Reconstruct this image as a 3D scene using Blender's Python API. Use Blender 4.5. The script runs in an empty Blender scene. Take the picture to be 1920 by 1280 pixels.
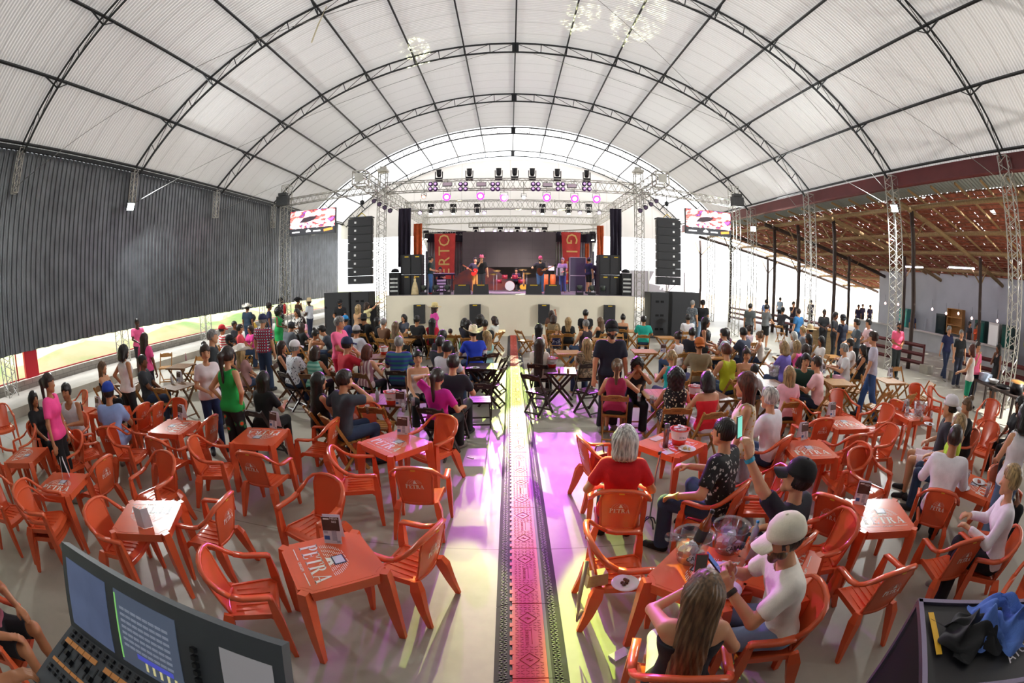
import bpy, math, random
import numpy as np
from mathutils import Vector, Matrix
random.seed(7); rng=np.random.default_rng(7)
S=bpy.context.scene; C=S.collection
# ---------------------------------------------------------------- camera
CAMH=2.76; FPX=841.46; PITCH=0.1421; YAW=0.0052; ROLL=-0.0024
cd=bpy.data.cameras.new('camera'); cam=bpy.data.objects.new('camera',cd); C.objects.link(cam); S.camera=cam
cd.type='PANO'; cd.panorama_type='FISHEYE_EQUISOLID'; cd.fisheye_lens=FPX/1920*36; cd.fisheye_fov=math.pi
cd.sensor_fit='HORIZONTAL'; cd.sensor_width=36; cd.sensor_height=24; cd.clip_start=.02; cd.clip_end=500
cam.location=(0,0,CAMH)
cam.rotation_mode='XYZ'
cam.matrix_world=Matrix.Translation((0,0,CAMH))@Matrix.Rotation(-YAW,4,'Z')@Matrix.Rotation(math.pi/2-PITCH,4,'X')@Matrix.Rotation(-ROLL,4,'Z')
# ---------------------------------------------------------------- world, sun, exposure
S.view_settings.view_transform='Standard'; S.view_settings.look='None'; S.view_settings.gamma=1; S.view_settings.exposure=0.4
w=bpy.data.worlds.new('World'); S.world=w; w.use_nodes=True
bg=w.node_tree.nodes['Background']; bg.inputs[0].default_value=(.93,.96,1,1); bg.inputs[1].default_value=2.8
def lamp(kind,name,loc,energy,color=(1,1,1),target=None,**k):
    L=bpy.data.lights.new(name,kind); L.energy=energy; L.color=color
    for a,b in k.items(): setattr(L,a,b)
    o=bpy.data.objects.new(name,L); C.objects.link(o); o.location=loc
    if target is not None: o.rotation_euler=(Vector(target)-Vector(loc)).to_track_quat('-Z','Y').to_euler()
    return o
lamp('SUN','sun',(18,-24,34),11.0,(1,.96,.9),(0,12,0),angle=.01)
cy=S.cycles; cy.max_bounces=7; cy.diffuse_bounces=4; cy.glossy_bounces=3; cy.transmission_bounces=6; cy.transparent_max_bounces=8
cy.use_denoising=True; cy.sample_clamp_indirect=6; cy.caustics_reflective=False; cy.caustics_refractive=False
# ---------------------------------------------------------------- helpers
def ray(px,py):
    dx,dy=px-960,640-py; r=math.hypot(dx,dy)+1e-9; th=2*math.asin(r/2/FPX)
    x,zc,yc=math.sin(th)*dx/r,math.sin(th)*dy/r,math.cos(th)
    c,s=math.cos(ROLL),math.sin(ROLL); x,zc=c*x+s*zc,-s*x+c*zc
    c,s=math.cos(PITCH),math.sin(PITCH); y=c*yc+s*zc; z=-s*yc+c*zc
    c,s=math.cos(YAW),math.sin(YAW); x,y=c*x+s*y,-s*x+c*y
    return x,y,z
def at(px,py,z=0):
    r=ray(px,py); k=(z-CAMH)/r[2]; return (r[0]*k,r[1]*k)
MATS={}
def node(nt,t,**k):
    n=nt.nodes.new(t)
    for a,b in k.items():
        if a in n.inputs: n.inputs[a].default_value=b
        else: setattr(n,a,b)
    return n
def srgb(c):
    if isinstance(c,str): c=tuple(int(c[i:i+2],16)/255 for i in (0,2,4))
    return tuple(((x/12.92) if x<.04045 else ((x+.055)/1.055)**2.4) for x in c)+(1,)
def M(name,col,rough=.5,metal=0,noise=.0,nscale=8,emit=0,bump=0,col2=None,trans=0,alpha=1,coat=0,kind=None,spec=.5,scale=None):
    """principled material with a gentle procedural variation; kind picks a surface pattern"""
    if name in MATS: return MATS[name]
    m=bpy.data.materials.new(name); m.use_nodes=True; nt=m.node_tree; p=nt.nodes['Principled BSDF']
    base=srgb(col); p.inputs['Base Color'].default_value=base; p.inputs['Roughness'].default_value=rough
    p.inputs['Metallic'].default_value=metal; p.inputs['Specular IOR Level'].default_value=spec
    p.inputs['Coat Weight'].default_value=coat
    if emit: p.inputs['Emission Color'].default_value=base; p.inputs['Emission Strength'].default_value=emit
    if trans: p.inputs['Transmission Weight'].default_value=trans; p.inputs['IOR'].default_value=1.35
    if alpha<1: p.inputs['Alpha'].default_value=alpha
    L=nt.links.new
    tc=node(nt,'ShaderNodeTexCoord')
    def ramp(fac,stops,const=False):
        r=node(nt,'ShaderNodeValToRGB'); r.color_ramp.interpolation='CONSTANT' if const else 'LINEAR'
        e=r.color_ramp.elements
        while len(e)<len(stops): e.new(.5)
        for i,(q,c) in enumerate(stops): e[i].position=q; e[i].color=srgb(c)
        L(fac,r.inputs[0]); return r.outputs[0]
    out=None
    if kind:
        mp=node(nt,'ShaderNodeMapping'); L(tc.outputs['Object'],mp.inputs[0])
        if scale: mp.inputs['Scale'].default_value=scale if not isinstance(scale,(int,float)) else (scale,)*3
    if kind=='stripeh' or kind=='stripex':
        wv=node(nt,'ShaderNodeTexWave',bands_direction='Z' if kind=='stripeh' else 'X'); wv.inputs['Scale'].default_value=4; L(mp.outputs[0],wv.inputs[0])
        out=ramp(wv.outputs['Fac'],[(0,col),(.5,col2)],True)
    elif kind=='floral':
        v=node(nt,'ShaderNodeTexVoronoi'); v.inputs['Scale'].default_value=22; L(mp.outputs[0],v.inputs[0])
        nz=node(nt,'ShaderNodeTexNoise'); nz.inputs['Scale'].default_value=60; L(mp.outputs[0],nz.inputs[0])
        a=node(nt,'ShaderNodeMath',operation='ADD'); L(v.outputs['Distance'],a.inputs[0]); L(nz.outputs['Fac'],a.inputs[1])
        out=ramp(a.outputs[0],[(0,col2),(.78,col)],True)
    elif kind=='dots':
        v=node(nt,'ShaderNodeTexVoronoi'); v.inputs['Scale'].default_value=18; v.inputs['Randomness'].default_value=.3; L(mp.outputs[0],v.inputs[0])
        out=ramp(v.outputs['Distance'],[(0,col2),(.28,col)],True)
    elif kind=='camo':
        nz=node(nt,'ShaderNodeTexNoise'); nz.inputs['Scale'].default_value=9; L(mp.outputs[0],nz.inputs[0])
        out=ramp(nz.outputs['Fac'],[(0,col),(.48,col2),(.56,col)],True)
    elif kind=='plaid':
        w1=node(nt,'ShaderNodeTexWave',bands_direction='X'); w2=node(nt,'ShaderNodeTexWave',bands_direction='Z')
        for q in (w1,w2): q.inputs['Scale'].default_value=5; L(mp.outputs[0],q.inputs[0])
        a=node(nt,'ShaderNodeMath',operation='ADD'); L(w1.outputs['Fac'],a.inputs[0]); L(w2.outputs['Fac'],a.inputs[1])
        h=node(nt,'ShaderNodeMath',operation='MULTIPLY'); h.inputs[1].default_value=.5; L(a.outputs[0],h.inputs[0])
        out=ramp(h.outputs[0],[(0,col),(.45,col2),(.78,'e8e4e0')],True)
    elif kind=='wood':
        mp.inputs['Scale'].default_value=scale or (6,1,6)
        nz=node(nt,'ShaderNodeTexNoise'); nz.inputs['Scale'].default_value=5; nz.inputs['Detail'].default_value=5; L(mp.outputs[0],nz.inputs[0])
        out=ramp(nz.outputs['Fac'],[(.3,col),(.7,col2)])
    elif kind=='noise':
        nz=node(nt,'ShaderNodeTexNoise'); nz.inputs['Scale'].default_value=nscale; nz.inputs['Detail'].default_value=6; L(mp.outputs[0],nz.inputs[0])
        out=ramp(nz.outputs['Fac'],[(.35,col),(.65,col2)])
    elif kind=='flowers':
        v=node(nt,'ShaderNodeTexVoronoi'); v.inputs['Scale'].default_value=8; L(mp.outputs[0],v.inputs[0])
        out0=ramp(v.outputs['Distance'],[(0,'e8663a'),(.22,'2d7a4e'),(.34,'1d1c20')],True)
        out=out0
    elif kind=='brick':
        b=node(nt,'ShaderNodeTexBrick'); L(mp.outputs[0],b.inputs[0]); b.inputs['Color1'].default_value=srgb(col); b.inputs['Color2'].default_value=srgb(col2)
        b.inputs['Mortar'].default_value=srgb('8d8a84'); b.inputs['Scale'].default_value=1; b.inputs['Mortar Size'].default_value=.012
        b.inputs['Brick Width'].default_value=.4; b.inputs['Row Height'].default_value=.2; out=b.outputs[0]
    if out is None and noise>0:
        nz=node(nt,'ShaderNodeTexNoise'); nz.inputs['Scale'].default_value=nscale; nz.inputs['Detail'].default_value=4; L(tc.outputs['Object'],nz.inputs[0])
        hs=node(nt,'ShaderNodeHueSaturation'); hs.inputs['Color'].default_value=base
        mr=node(nt,'ShaderNodeMapRange'); mr.inputs['To Min'].default_value=1-noise; mr.inputs['To Max'].default_value=1+noise; mr.inputs['From Min'].default_value=.3; mr.inputs['From Max'].default_value=.7
        L(nz.outputs['Fac'],mr.inputs[0]); L(mr.outputs[0],hs.inputs['Value']); out=hs.outputs[0]
    if out is not None:
        L(out,p.inputs['Base Color'])
        if emit: L(out,p.inputs['Emission Color'])
    if bump:
        nz=node(nt,'ShaderNodeTexNoise'); nz.inputs['Scale'].default_value=nscale*6; L(tc.outputs['Object'],nz.inputs[0])
        b=node(nt,'ShaderNodeBump'); b.inputs['Strength'].default_value=bump; b.inputs['Distance'].default_value=.01; L(nz.outputs['Fac'],b.inputs['Height']); L(b.outputs[0],p.inputs['Normal'])
    MATS[name]=m; return m
class MB:
    def __init__(s): s.v=[]; s.f=[]; s.sm=[]; s.mi=[]; s.cur=0
    def add(s,v,f,sm=False):
        o=len(s.v); s.v+= [tuple(map(float,q)) for q in v]; s.f+=[tuple(i+o for i in q) for q in f]; s.sm+=[sm]*len(f); s.mi+=[s.cur]*len(f); return s
    def box(s,c,d,rz=0,R=None):
        x,y,z=d[0]/2,d[1]/2,d[2]/2
        V=[Vector((i*x,j*y,k*z)) for i in(-1,1) for j in(-1,1) for k in(-1,1)]
        if rz: R=Matrix.Rotation(rz,3,'Z')
        if R is not None: V=[R@q for q in V]
        V=[q+Vector(c) for q in V]
        return s.add(V,[(0,1,3,2),(4,6,7,5),(0,4,5,1),(2,3,7,6),(0,2,6,4),(1,5,7,3)])
    def tube(s,p,q,r,n=6,r2=None,cap=True,sm=True):
        p,q=Vector(p),Vector(q); d=q-p; 
        if d.length<1e-6: return s
        r2=r if r2 is None else r2
        u=d.orthogonal().normalized(); w_=d.normalized().cross(u)
        if n==4: u,w_=(u+w_).normalized(),(w_-u).normalized()
        V=[];F=[]
        for k in range(n):
            a=2*math.pi*k/n; e=u*math.cos(a)+w_*math.sin(a); V+= [p+e*r,q+e*r2]
        F=[(2*k,2*((k+1)%n),2*((k+1)%n)+1,2*k+1) for k in range(n)]
        if cap: F+=[tuple(2*k for k in range(n))[::-1],tuple(2*k+1 for k in range(n))]
        return s.add(V,F,sm and n>5)
    def path(s,pts,w,h,up=None,sm=True,closed=False,n=0,scales=None):
        """sweep a w x h rectangle (or n-gon) along points"""
        P=[Vector(p) for p in pts]; V=[];F=[]; N=len(P); k0=n or 4
        for i,p in enumerate(P):
            a=P[max(i-1,0)]; b=P[min(i+1,N-1)]
            if closed: a=P[(i-1)%N]; b=P[(i+1)%N]
            t=(b-a).normalized(); U=Vector(up[i] if up and not isinstance(up,Vector) else (up or (0,0,1)))
            sd=t.cross(U); sd=sd.normalized() if sd.length>1e-4 else t.orthogonal().normalized(); U=sd.cross(t)
            g=scales[i] if scales else 1
            if n: V+=[p+sd*math.cos(2*math.pi*j/n)*w/2*g+U*math.sin(2*math.pi*j/n)*h/2*g for j in range(n)]
            else: V+=[p+sd*w/2*g+U*h/2*g,p-sd*w/2*g+U*h/2*g,p-sd*w/2*g-U*h/2*g,p+sd*w/2*g-U*h/2*g]
        for i in range(N if closed else N-1):
            a=i*k0; b=((i+1)%N)*k0
            for j in range(k0): F.append((a+j,a+(j+1)%k0,b+(j+1)%k0,b+j))
        if not closed: F+=[tuple(range(k0))[::-1],tuple(range((N-1)*k0,N*k0))]
        return s.add(V,F,sm)
    def lathe(s,prof,c=(0,0,0),n=20,sm=True,R=None):
        V=[];F=[];m=len(prof)
        for k in range(n):
            a=2*math.pi*k/n
            for r,z in prof:
                q=Vector((r*math.cos(a),r*math.sin(a),z))
                if R is not None: q=R@q
                V.append(q+Vector(c))
        for k in range(n):
            for j in range(m-1):
                a=k*m+j; b=((k+1)%n)*m+j; F.append((a,b,b+1,a+1))
        return s.add(V,F,sm)
    def prism(s,poly,z0,z1,R=None,c=(0,0,0)):
        n=len(poly); V=[Vector((x,y,z0)) for x,y in poly]+[Vector((x,y,z1)) for x,y in poly]
        if R is not None: V=[R@q for q in V]
        V=[q+Vector(c) for q in V]
        return s.add(V,[tuple(range(n))[::-1],tuple(range(n,2*n))]+[(i,(i+1)%n,(i+1)%n+n,i+n) for i in range(n)])
    def grid(s,fn,nu,nv,sm=True):
        V=[fn(i/nu,j/nv) for i in range(nu+1) for j in range(nv+1)]
        return s.add(V,[(i*(nv+1)+j,(i+1)*(nv+1)+j,(i+1)*(nv+1)+j+1,i*(nv+1)+j+1) for i in range(nu) for j in range(nv)],sm)
    def mesh(s,name,mats):
        me=bpy.data.meshes.new(name); me.from_pydata(s.v,[],s.f)
        for m in (mats if isinstance(mats,(list,tuple)) else [mats]): me.materials.append(m)
        me.polygons.foreach_set('use_smooth',s.sm); me.polygons.foreach_set('material_index',s.mi); me.update(); return me
    def obj(s,name,mats,parent=None,loc=(0,0,0),rz=0):
        return link(name,s.mesh(name,mats),parent,loc,rz)
def link(name,me,parent=None,loc=(0,0,0),rz=0):
    o=bpy.data.objects.new(name,me); C.objects.link(o); o.location=loc; o.rotation_euler=(0,0,rz)
    if parent: o.parent=parent
    return o
def tag(o,label,cat,group=None):
    o['label']=label; o['category']=cat
    if group: o['group']=group
    return o
def struct(o): o['kind']='structure'; return o
def empty(name,loc=(0,0,0),rz=0,label=None,cat=None,group=None):
    o=bpy.data.objects.new(name,None); C.objects.link(o); o.location=loc; o.rotation_euler=(0,0,rz); o.empty_display_size=.1
    if label: tag(o,label,cat,group)
    return o
def kids(o): return KID.get(o.name,[])
def copy_tree(o,loc,rz,label=None,group=None,parent=None):
    c=o.copy(); C.objects.link(c)
    if parent: c.parent=parent
    else: c.location=loc; c.rotation_euler=(0,0,rz)
    if label: c['label']=label
    if group: c['group']=group
    for ch in [q for q in o.children]: copy_tree(ch,None,0,parent=c)
    return c
def text(name,s,size,mat,parent=None,loc=(0,0,0),rot=(0,0,0),ext=.002,align='CENTER',sx=1):
    cu=bpy.data.curves.new(name,'FONT'); cu.body=s; cu.size=size; cu.extrude=ext; cu.align_x=align; cu.align_y='CENTER'; cu.resolution_u=2
    t=bpy.data.objects.new(name,cu); me=bpy.data.meshes.new_from_object(t); bpy.data.objects.remove(t)
    me.materials.append(mat); o=bpy.data.objects.new(name,me); C.objects.link(o); o.location=loc; o.rotation_euler=rot; o.scale=(sx,1,1)
    if parent: o.parent=parent
    return o
def truss(mb,p,q,w,h,step=None,up=(0,0,1),r=.022,rb=.012,n=6):
    """box truss with four chords between p and q"""
    p,q=Vector(p),Vector(q); d=(q-p); Lg=d.length; t=d.normalized(); U=Vector(up); sd=t.cross(U).normalized(); U=sd.cross(t)
    cs=[sd*w/2+U*h/2,-sd*w/2+U*h/2,-sd*w/2-U*h/2,sd*w/2-U*h/2]
    for c in cs: mb.tube(p+c,q+c,r,n)
    k=max(1,round(Lg/(step or max(w,h)*1.1)))
    for i in range(k):
        a=p+d*(i/k); b=p+d*((i+1)/k); m=(a+b)/2
        for j in range(4):
            c0,c1=cs[j],cs[(j+1)%4]
            mb.tube(a+c0,m+c1,rb,4,cap=False); mb.tube(m+c1,b+c0,rb,4,cap=False)
    for e in (p,q):
        for j in range(4): mb.tube(e+cs[j],e+cs[(j+1)%4],r*.8,4)
    return mb
# ================================================================ SETTING
AR_R,AR_A,AR_Z,X0=20.88,.7516,-10.37+CAMH,.21
def arc(a,dr=0): return (X0+(AR_R+dr)*math.sin(a),AR_Z+(AR_R+dr)*math.cos(a))
# floor : concrete slab with stains and joints
fm=M('concrete','aaa598',rough=.42,noise=.10,nscale=.35,spec=.35)
nt=fm.node_tree; p=nt.nodes['Principled BSDF']; tc=node(nt,'ShaderNodeTexCoord')
br=node(nt,'ShaderNodeTexBrick'); br.offset=0
br.inputs['Scale'].default_value=1; br.inputs['Brick Width'].default_value=60.0; br.inputs['Row Height'].default_value=3.95; br.inputs['Mortar Size'].default_value=.008
br.inputs['Color1'].default_value=br.inputs['Color2'].default_value=(1,1,1,1); br.inputs['Mortar'].default_value=(.55,.54,.52,1)
nt.links.new(tc.outputs['Object'],br.inputs[0])
mx=node(nt,'ShaderNodeMixRGB',blend_type='MULTIPLY'); mx.inputs[0].default_value=1
src=p.inputs['Base Color'].links[0].from_socket; nt.links.new(src,mx.inputs[1]); nt.links.new(br.outputs[0],mx.inputs[2])
n2=node(nt,'ShaderNodeTexNoise'); n2.inputs['Scale'].default_value=9; n2.inputs['Detail'].default_value=8; nt.links.new(tc.outputs['Object'],n2.inputs[0])
mr=node(nt,'ShaderNodeMapRange'); mr.inputs['To Min'].default_value=.88; mr.inputs['To Max'].default_value=1.08; nt.links.new(n2.outputs['Fac'],mr.inputs[0])
m3=node(nt,'ShaderNodeMixRGB',blend_type='MULTIPLY'); m3.inputs[0].default_value=1; nt.links.new(mx.outputs[0],m3.inputs[1]); nt.links.new(mr.outputs[0],m3.inputs[2]); nt.links.new(m3.outputs[0],p.inputs['Base Color'])
mr2=node(nt,'ShaderNodeMapRange'); mr2.inputs['To Min'].default_value=.3; mr2.inputs['To Max'].default_value=.6; nt.links.new(n2.outputs['Fac'],mr2.inputs[0]); nt.links.new(mr2.outputs[0],p.inputs['Roughness'])
struct(MB().box((2,14,-.15),(33,50,.3)).obj('floor',fm,loc=(0,0,0)))
struct(MB().box((20,40,-.25),(160,130,.3)).obj('ground',M('yard_dirt','c9b79c',rough=.9,noise=.12,nscale=.5)))
struct(MB().box((23.4,17,-.02),(9.9,35,.06)).obj('bar_floor',fm))
# roof : corrugated translucent sheets on a barrel
rm=bpy.data.materials.new('roof_sheet'); rm.use_nodes=True; nt=rm.node_tree; nt.nodes.remove(nt.nodes['Principled BSDF']); out=nt.nodes['Material Output']
tc=node(nt,'ShaderNodeTexCoord'); wv=node(nt,'ShaderNodeTexWave',bands_direction='Y',wave_profile='SAW'); wv.inputs['Scale'].default_value=.314/1.0; nt.links.new(tc.outputs['Object'],wv.inputs[0])
cr=node(nt,'ShaderNodeValToRGB'); e=cr.color_ramp.elements; e[0].position=0; e[0].color=(.5,.49,.48,1); e[1].position=.07; e[1].color=(.76,.75,.745,1); nt.links.new(wv.outputs['Fac'],cr.inputs[0])
di=node(nt,'ShaderNodeBsdfDiffuse'); tr=node(nt,'ShaderNodeBsdfTranslucent'); gl=node(nt,'ShaderNodeBsdfGlossy'); gl.inputs['Roughness'].default_value=.3
mixs=node(nt,'ShaderNodeMixShader'); mixs.inputs[0].default_value=.075; nt.links.new(cr.outputs[0],di.inputs[0]); nt.links.new(cr.outputs[0],tr.inputs[0])
nt.links.new(di.outputs[0],mixs.inputs[1]); nt.links.new(tr.outputs[0],mixs.inputs[2])
mix2=node(nt,'ShaderNodeMixShader'); mix2.inputs[0].default_value=.06; nt.links.new(mixs.outputs[0],mix2.inputs[1]); nt.links.new(gl.outputs[0],mix2.inputs[2]); nt.links.new(mix2.outputs[0],out.inputs[0])
Y0,Y1=-6.25,29.75
P_=.125
def roofpart(y0,y1,mat,name,a0=-AR_A-.012,a1=AR_A+.012):
    ns=int((y1-y0)/P_)*5; na=42
    V=[];F=[]
    for i in range(ns+1):
        y=y0+(y1-y0)*i/ns; dr=.13+.02*math.sin(2*math.pi*(y/P_))
        for j in range(na+1):
            x,z=arc(a0+(a1-a0)*j/na,dr); V.append((x,y,z))
    for i in range(ns):
        for j in range(na): a=i*(na+1)+j; F.append((a,a+na+1,a+na+2,a+1))
    me=bpy.data.meshes.new(name); me.from_pydata(V,[],F); me.materials.append(mat); me.polygons.foreach_set('use_smooth',[True]*len(F)); me.update()
    return struct(link(name,me))
roofpart(Y0,Y1,rm,'ceiling')
rm2=rm.copy(); rm2.name='roof_sheet_clear'; rm2.node_tree.nodes[mixs.name].inputs[0].default_value=.6
roofpart(Y1,36.0,rm2,'ceiling')
# purlins
steel=M('black_steel','23262a',rough=.45,metal=.3,noise=.15,nscale=3)
for j in range(-7,8):
    x,z=arc(AR_A*j/7,.03); 
    mb=MB(); R=Matrix.Rotation(AR_A*j/7,3,'Y'); mb.box((0,0,0),(.06,42.2,.1),R=R); struct(mb.obj('trim_%d'%(j+8),steel,loc=(x,14.9,z)))
# arched roof trusses
ords=['nearest the camera','second from the camera','third from the camera','fourth from the camera','fifth from the camera','last, at the stage gable','just above and behind the camera']
for i,y in enumerate([5.75,11.75,17.75,23.75,29.75,35.75,-.25]):
    mb=MB(); N=28; D=.48
    pa=[arc(AR_A*(k/N*2-1)) for k in range(N+1)]; pb=[arc(AR_A*(k/N*2-1),-D) for k in range(N+1)]
    for P0 in (pa,pb): mb.path([(x,y,z) for x,z in P0],.07,.06,up=Vector((0,1,0)),sm=False)
    for k in range(N):
        mb.tube((pb[k][0],y,pb[k][1]),(pa[k][0],y,pa[k][1]),.018,4,cap=False)
        mb.tube((pb[k][0],y,pb[k][1]),(pa[k+1][0],y,pa[k+1][1]),.016,4,cap=False) if k<N/2 else mb.tube((pb[k+1][0],y,pb[k+1][1]),(pa[k][0],y,pa[k][1]),.016,4,cap=False)
    root=tag(mb.obj('arched_roof_truss',steel),'black steel arched roof truss, '+ords[i],'roof truss','arched roof trusses')
    for j in range(-6,7):
        a=AR_A*j/7; x1,z1=arc(a); x2,z2=arc(a,-D); MB().path([(x1,y-.55,z1),(x2,y,z2),(x1,y+.55,z1)],.036,.036,up=Vector((1,0,0)),sm=False).obj('knee_brace',steel,root)
    MB().box((X0,y,arc(0,-D/2)[1]),(.28,.1,D+.06)).obj('ridge_plate',steel,root)
# tension cables
cm=M('cable_steel','8d8d8a',rough=.5,metal=.5)
for i,(a,b,l) in enumerate([((-14.0,5.75,6.3),(0,11.75,12.6),'left eave up to the second arch crown'),((-13.9,11.75,6.2),(-1,17.75,12.7),'left eave by the floodlight up to the third arch'),((14.1,11.75,6.2),(1,17.75,12.7),'right eave by the floodlight up to the third arch'),
    ((14.1,17.75,6.2),(2,11.9,12.6),'right eave up to the second arch'),((-13.9,17.75,6.4),(-1,23.75,12.7),'left eave up to the fourth arch'),((14.1,11.75,6.7),(8.3,11.85,11.2),'right eave straight up the second arch'),((14.0,5.8,6.5),(5,11.75,12.2),'far right eave to the second arch')]):
    pts=[tuple(np.array(a)*(1-t)+np.array(b)*t-np.array((0,0,.35*4*t*(1-t)))) for t in np.linspace(0,1,9)]
    tag(MB().path(pts,.02,.02,n=5).obj('bracing_cable',cm),'grey steel bracing cable from '+l,'cable','roof bracing cables')
# rope hanging from second arch
tag(MB().path([(-6.3,11.75,10.6),(-6.15,11.7,11.3),(-6.0,11.75,12.1)],.03,.03,n=6).path([(-6.3,11.8,10.6),(-6.05,11.8,12.1)],.02,.02,n=6).obj('rope',M('cream_rope','d8cfae',rough=.9)),'cream rope looped over the second roof arch on the left','rope')
struct(MB().box((0,-6.4,6.6),(31,.2,14)).obj('wall_light_block',M('light_block_grey','77767a',rough=.8,noise=.1,nscale=1)))  # unseen wall added behind the camera to keep out sky and sun
# left wall : dark corrugated sheets
wm=M('dark_sheet','6a6e72',rough=.38,metal=.55,noise=.22,nscale=1.6,spec=.5)
V=[];F=[];y=-4.0;XW=-14.35;prof=[(0,0),(.09,0),(.12,.045),(.19,.045),(.22,0)]
pts=[]
while y<35.2:
    for d,h in prof[:-1]: pts.append((y+d,h))
    y+=.22
for k,(yy,h) in enumerate(pts): V+=[(XW+h,yy,1.5+.01*math.sin(yy*9)),(XW+h,yy,7.52)]; 
F=[(2*k,2*k+2,2*k+3,2*k+1) for k in range(len(pts)-1)]
struct(MB().add(V,F).obj('wall_left',wm))
wl=tag(MB().add([(-14.2+h*.8-.0+ (0),35.3,z) if False else (-14.35+ (yy+4)*.0,yy,z) for yy,h in [] for z in (0,1)],[]).box((-14.42,15.6,1.6),(.06,39,.06)).box((-14.42,15.6,4.0),(.06,39,.08)).box((-14.42,15.6,6.8),(.06,39,.08)).obj('wall_rail',steel),'','')
del wl['category']; del wl['label']; struct(wl)
# low block wall, kerb ledge, grass bank, red rail outside left
bm=M('concrete_block','b5b1a8',rough=.85,kind='brick',col2='a5a199',scale=1); 
MATS['concrete_block'].node_tree.nodes['Mapping'].inputs['Rotation'].default_value=(0,math.pi/2,math.pi/2)
struct(MB().box((-15.3,13,.25),(.2,46,.62)).obj('wall_outside_left',bm))
struct(MB().box((-13.9,14,.14),(2.3,44,.28)).obj('kerb',M('kerb_concrete','b7b1a5',rough=.8,noise=.1,nscale=2)))
struct(MB().path([(-15.2,-8,.62),(-15.2,38,.62)],.05,.05,n=6).obj('trim_20',M('red_paint','c8263a',rough=.4)))
gm=M('grass_bank','8aa860',rough=.95,kind='noise',col2='c9b48a',nscale=.5)
struct(MB().grid(lambda u,v:(-15.5-22*u,-20+75*v,.3+5.5*u+.25*math.sin(9*v*7+u*5)),10,40).obj('terrain',gm))
hd=empty('electrical_cabinet',(-15.0,6.95,.62),0,'red steel hose cabinet on the low block wall under the dark sheeting','cabinet')
MB().box((0,0,.42),(.16,.62,.84)).obj('body',M('red_steel','d81f30',rough=.35),hd); MB().box((.085,0,.42),(.012,.56,.78)).obj('door',M('red_steel','d81f30'),hd)
tag(MB().tube((-15.1,6.3,.6),(-15.1,6.3,2.2),.035,8).obj('red_pipe',M('red_paint','c8263a')),'thin red vertical pipe beside the red cabinet','pipe')
# eave gutter lines, white light gap strip and right fascia
struct(MB().box((-14.1,14.9,7.52),(.12,42.3,.12)).obj('trim_21',steel))
struct(MB().box((14.62,14.9,7.27),(.06,42.3,.62)).box((14.5,14.9,6.99),(.25,42.3,.04)).obj('trim_22',M('fascia_red','6b2a2c',rough=.5,noise=.15,nscale=1)))
# lattice columns
galv=M('white_lattice','c4c3bd',rough=.45,metal=.2,noise=.1,nscale=4)
def column(x,y,z0,z1,label,w=.42,grp='lattice columns along the hall sides',mat=None):
    mb=MB(); truss(mb,(0,0,z0),(0,0,z1),w,w,step=.5,up=(0,1,0),r=.024,rb=.013)
    return tag(mb.obj('lattice_column',mat or galv,loc=(x,y,0)),label,'column',grp)
for y,l in [(5.75,'under the nearest arch'),(11.75,'under the second arch'),(17.75,'under the third arch'),(23.75,'under the fourth arch'),(29.75,'under the fifth arch')]:
    column(14.4,y,0,7.4,'white lattice steel column on the right side '+l)
    column(-14.75,y,0,7.0,'white lattice steel column behind the dark left sheeting '+l)
    mb=MB(); truss(mb,(-14.05,y,6.15),(-14.05,y,7.5),.22,.22,step=.4,up=(0,1,0),r=.02)
    tag(mb.obj('column_head',galv),'white lattice column head in front of the left sheeting '+l,'column head','left column heads')
# end gable tarpaulin behind the stage
tarp=bpy.data.materials.new('tarpaulin'); tarp.use_nodes=True; nt=tarp.node_tree; nt.nodes.remove(nt.nodes['Principled BSDF'])
di=node(nt,'ShaderNodeBsdfDiffuse'); di.inputs[0].default_value=(.62,.6,.58,1); tr=node(nt,'ShaderNodeBsdfTranslucent'); tr.inputs[0].default_value=(.8,.78,.76,1)
wv=node(nt,'ShaderNodeTexWave',bands_direction='X',wave_profile='SAW'); wv.inputs['Scale'].default_value=.08; tcn=node(nt,'ShaderNodeTexCoord'); nt.links.new(tcn.outputs['Object'],wv.inputs[0])
cr=node(nt,'ShaderNodeValToRGB'); e=cr.color_ramp.elements; e[0].color=(.45,.43,.42,1); e[1].position=.02; e[1].color=(.64,.62,.6,1); nt.links.new(wv.outputs['Fac'],cr.inputs[0]); nt.links.new(cr.outputs[0],di.inputs[0])
ms=node(nt,'ShaderNodeMixShader'); ms.inputs[0].default_value=.12; nt.links.new(di.outputs[0],ms.inputs[1]); nt.links.new(tr.outputs[0],ms.inputs[2]); nt.links.new(ms.outputs[0],nt.nodes['Material Output'].inputs[0])
N=60; V=[];F=[]
def gtop(x):
    s=abs(x-.2); return 12.55-.0178*s*s if s<8 else max(11.41-.285*(s-8)-.012*(s-8)**2,6.3)
for k in range(N+1):
    x=-14.3+28.6*k/N; V+=[(x,35.9,gtop(x)),(x,35.9,6.25 if abs(x)>7 else 5.0)]
F=[(2*k,2*k+2,2*k+3,2*k+1) for k in range(N)]
struct(MB().add(V,F).obj('wall_back',tarp))
tag(MB().box((-9.6,36.5,3.0),(5,.1,2.2)).obj('distant_awning',M('far_grey','cfc8cc',rough=.8)),'pale grey awning seen beyond the hall behind the left speakers','awning') if False else None
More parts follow.
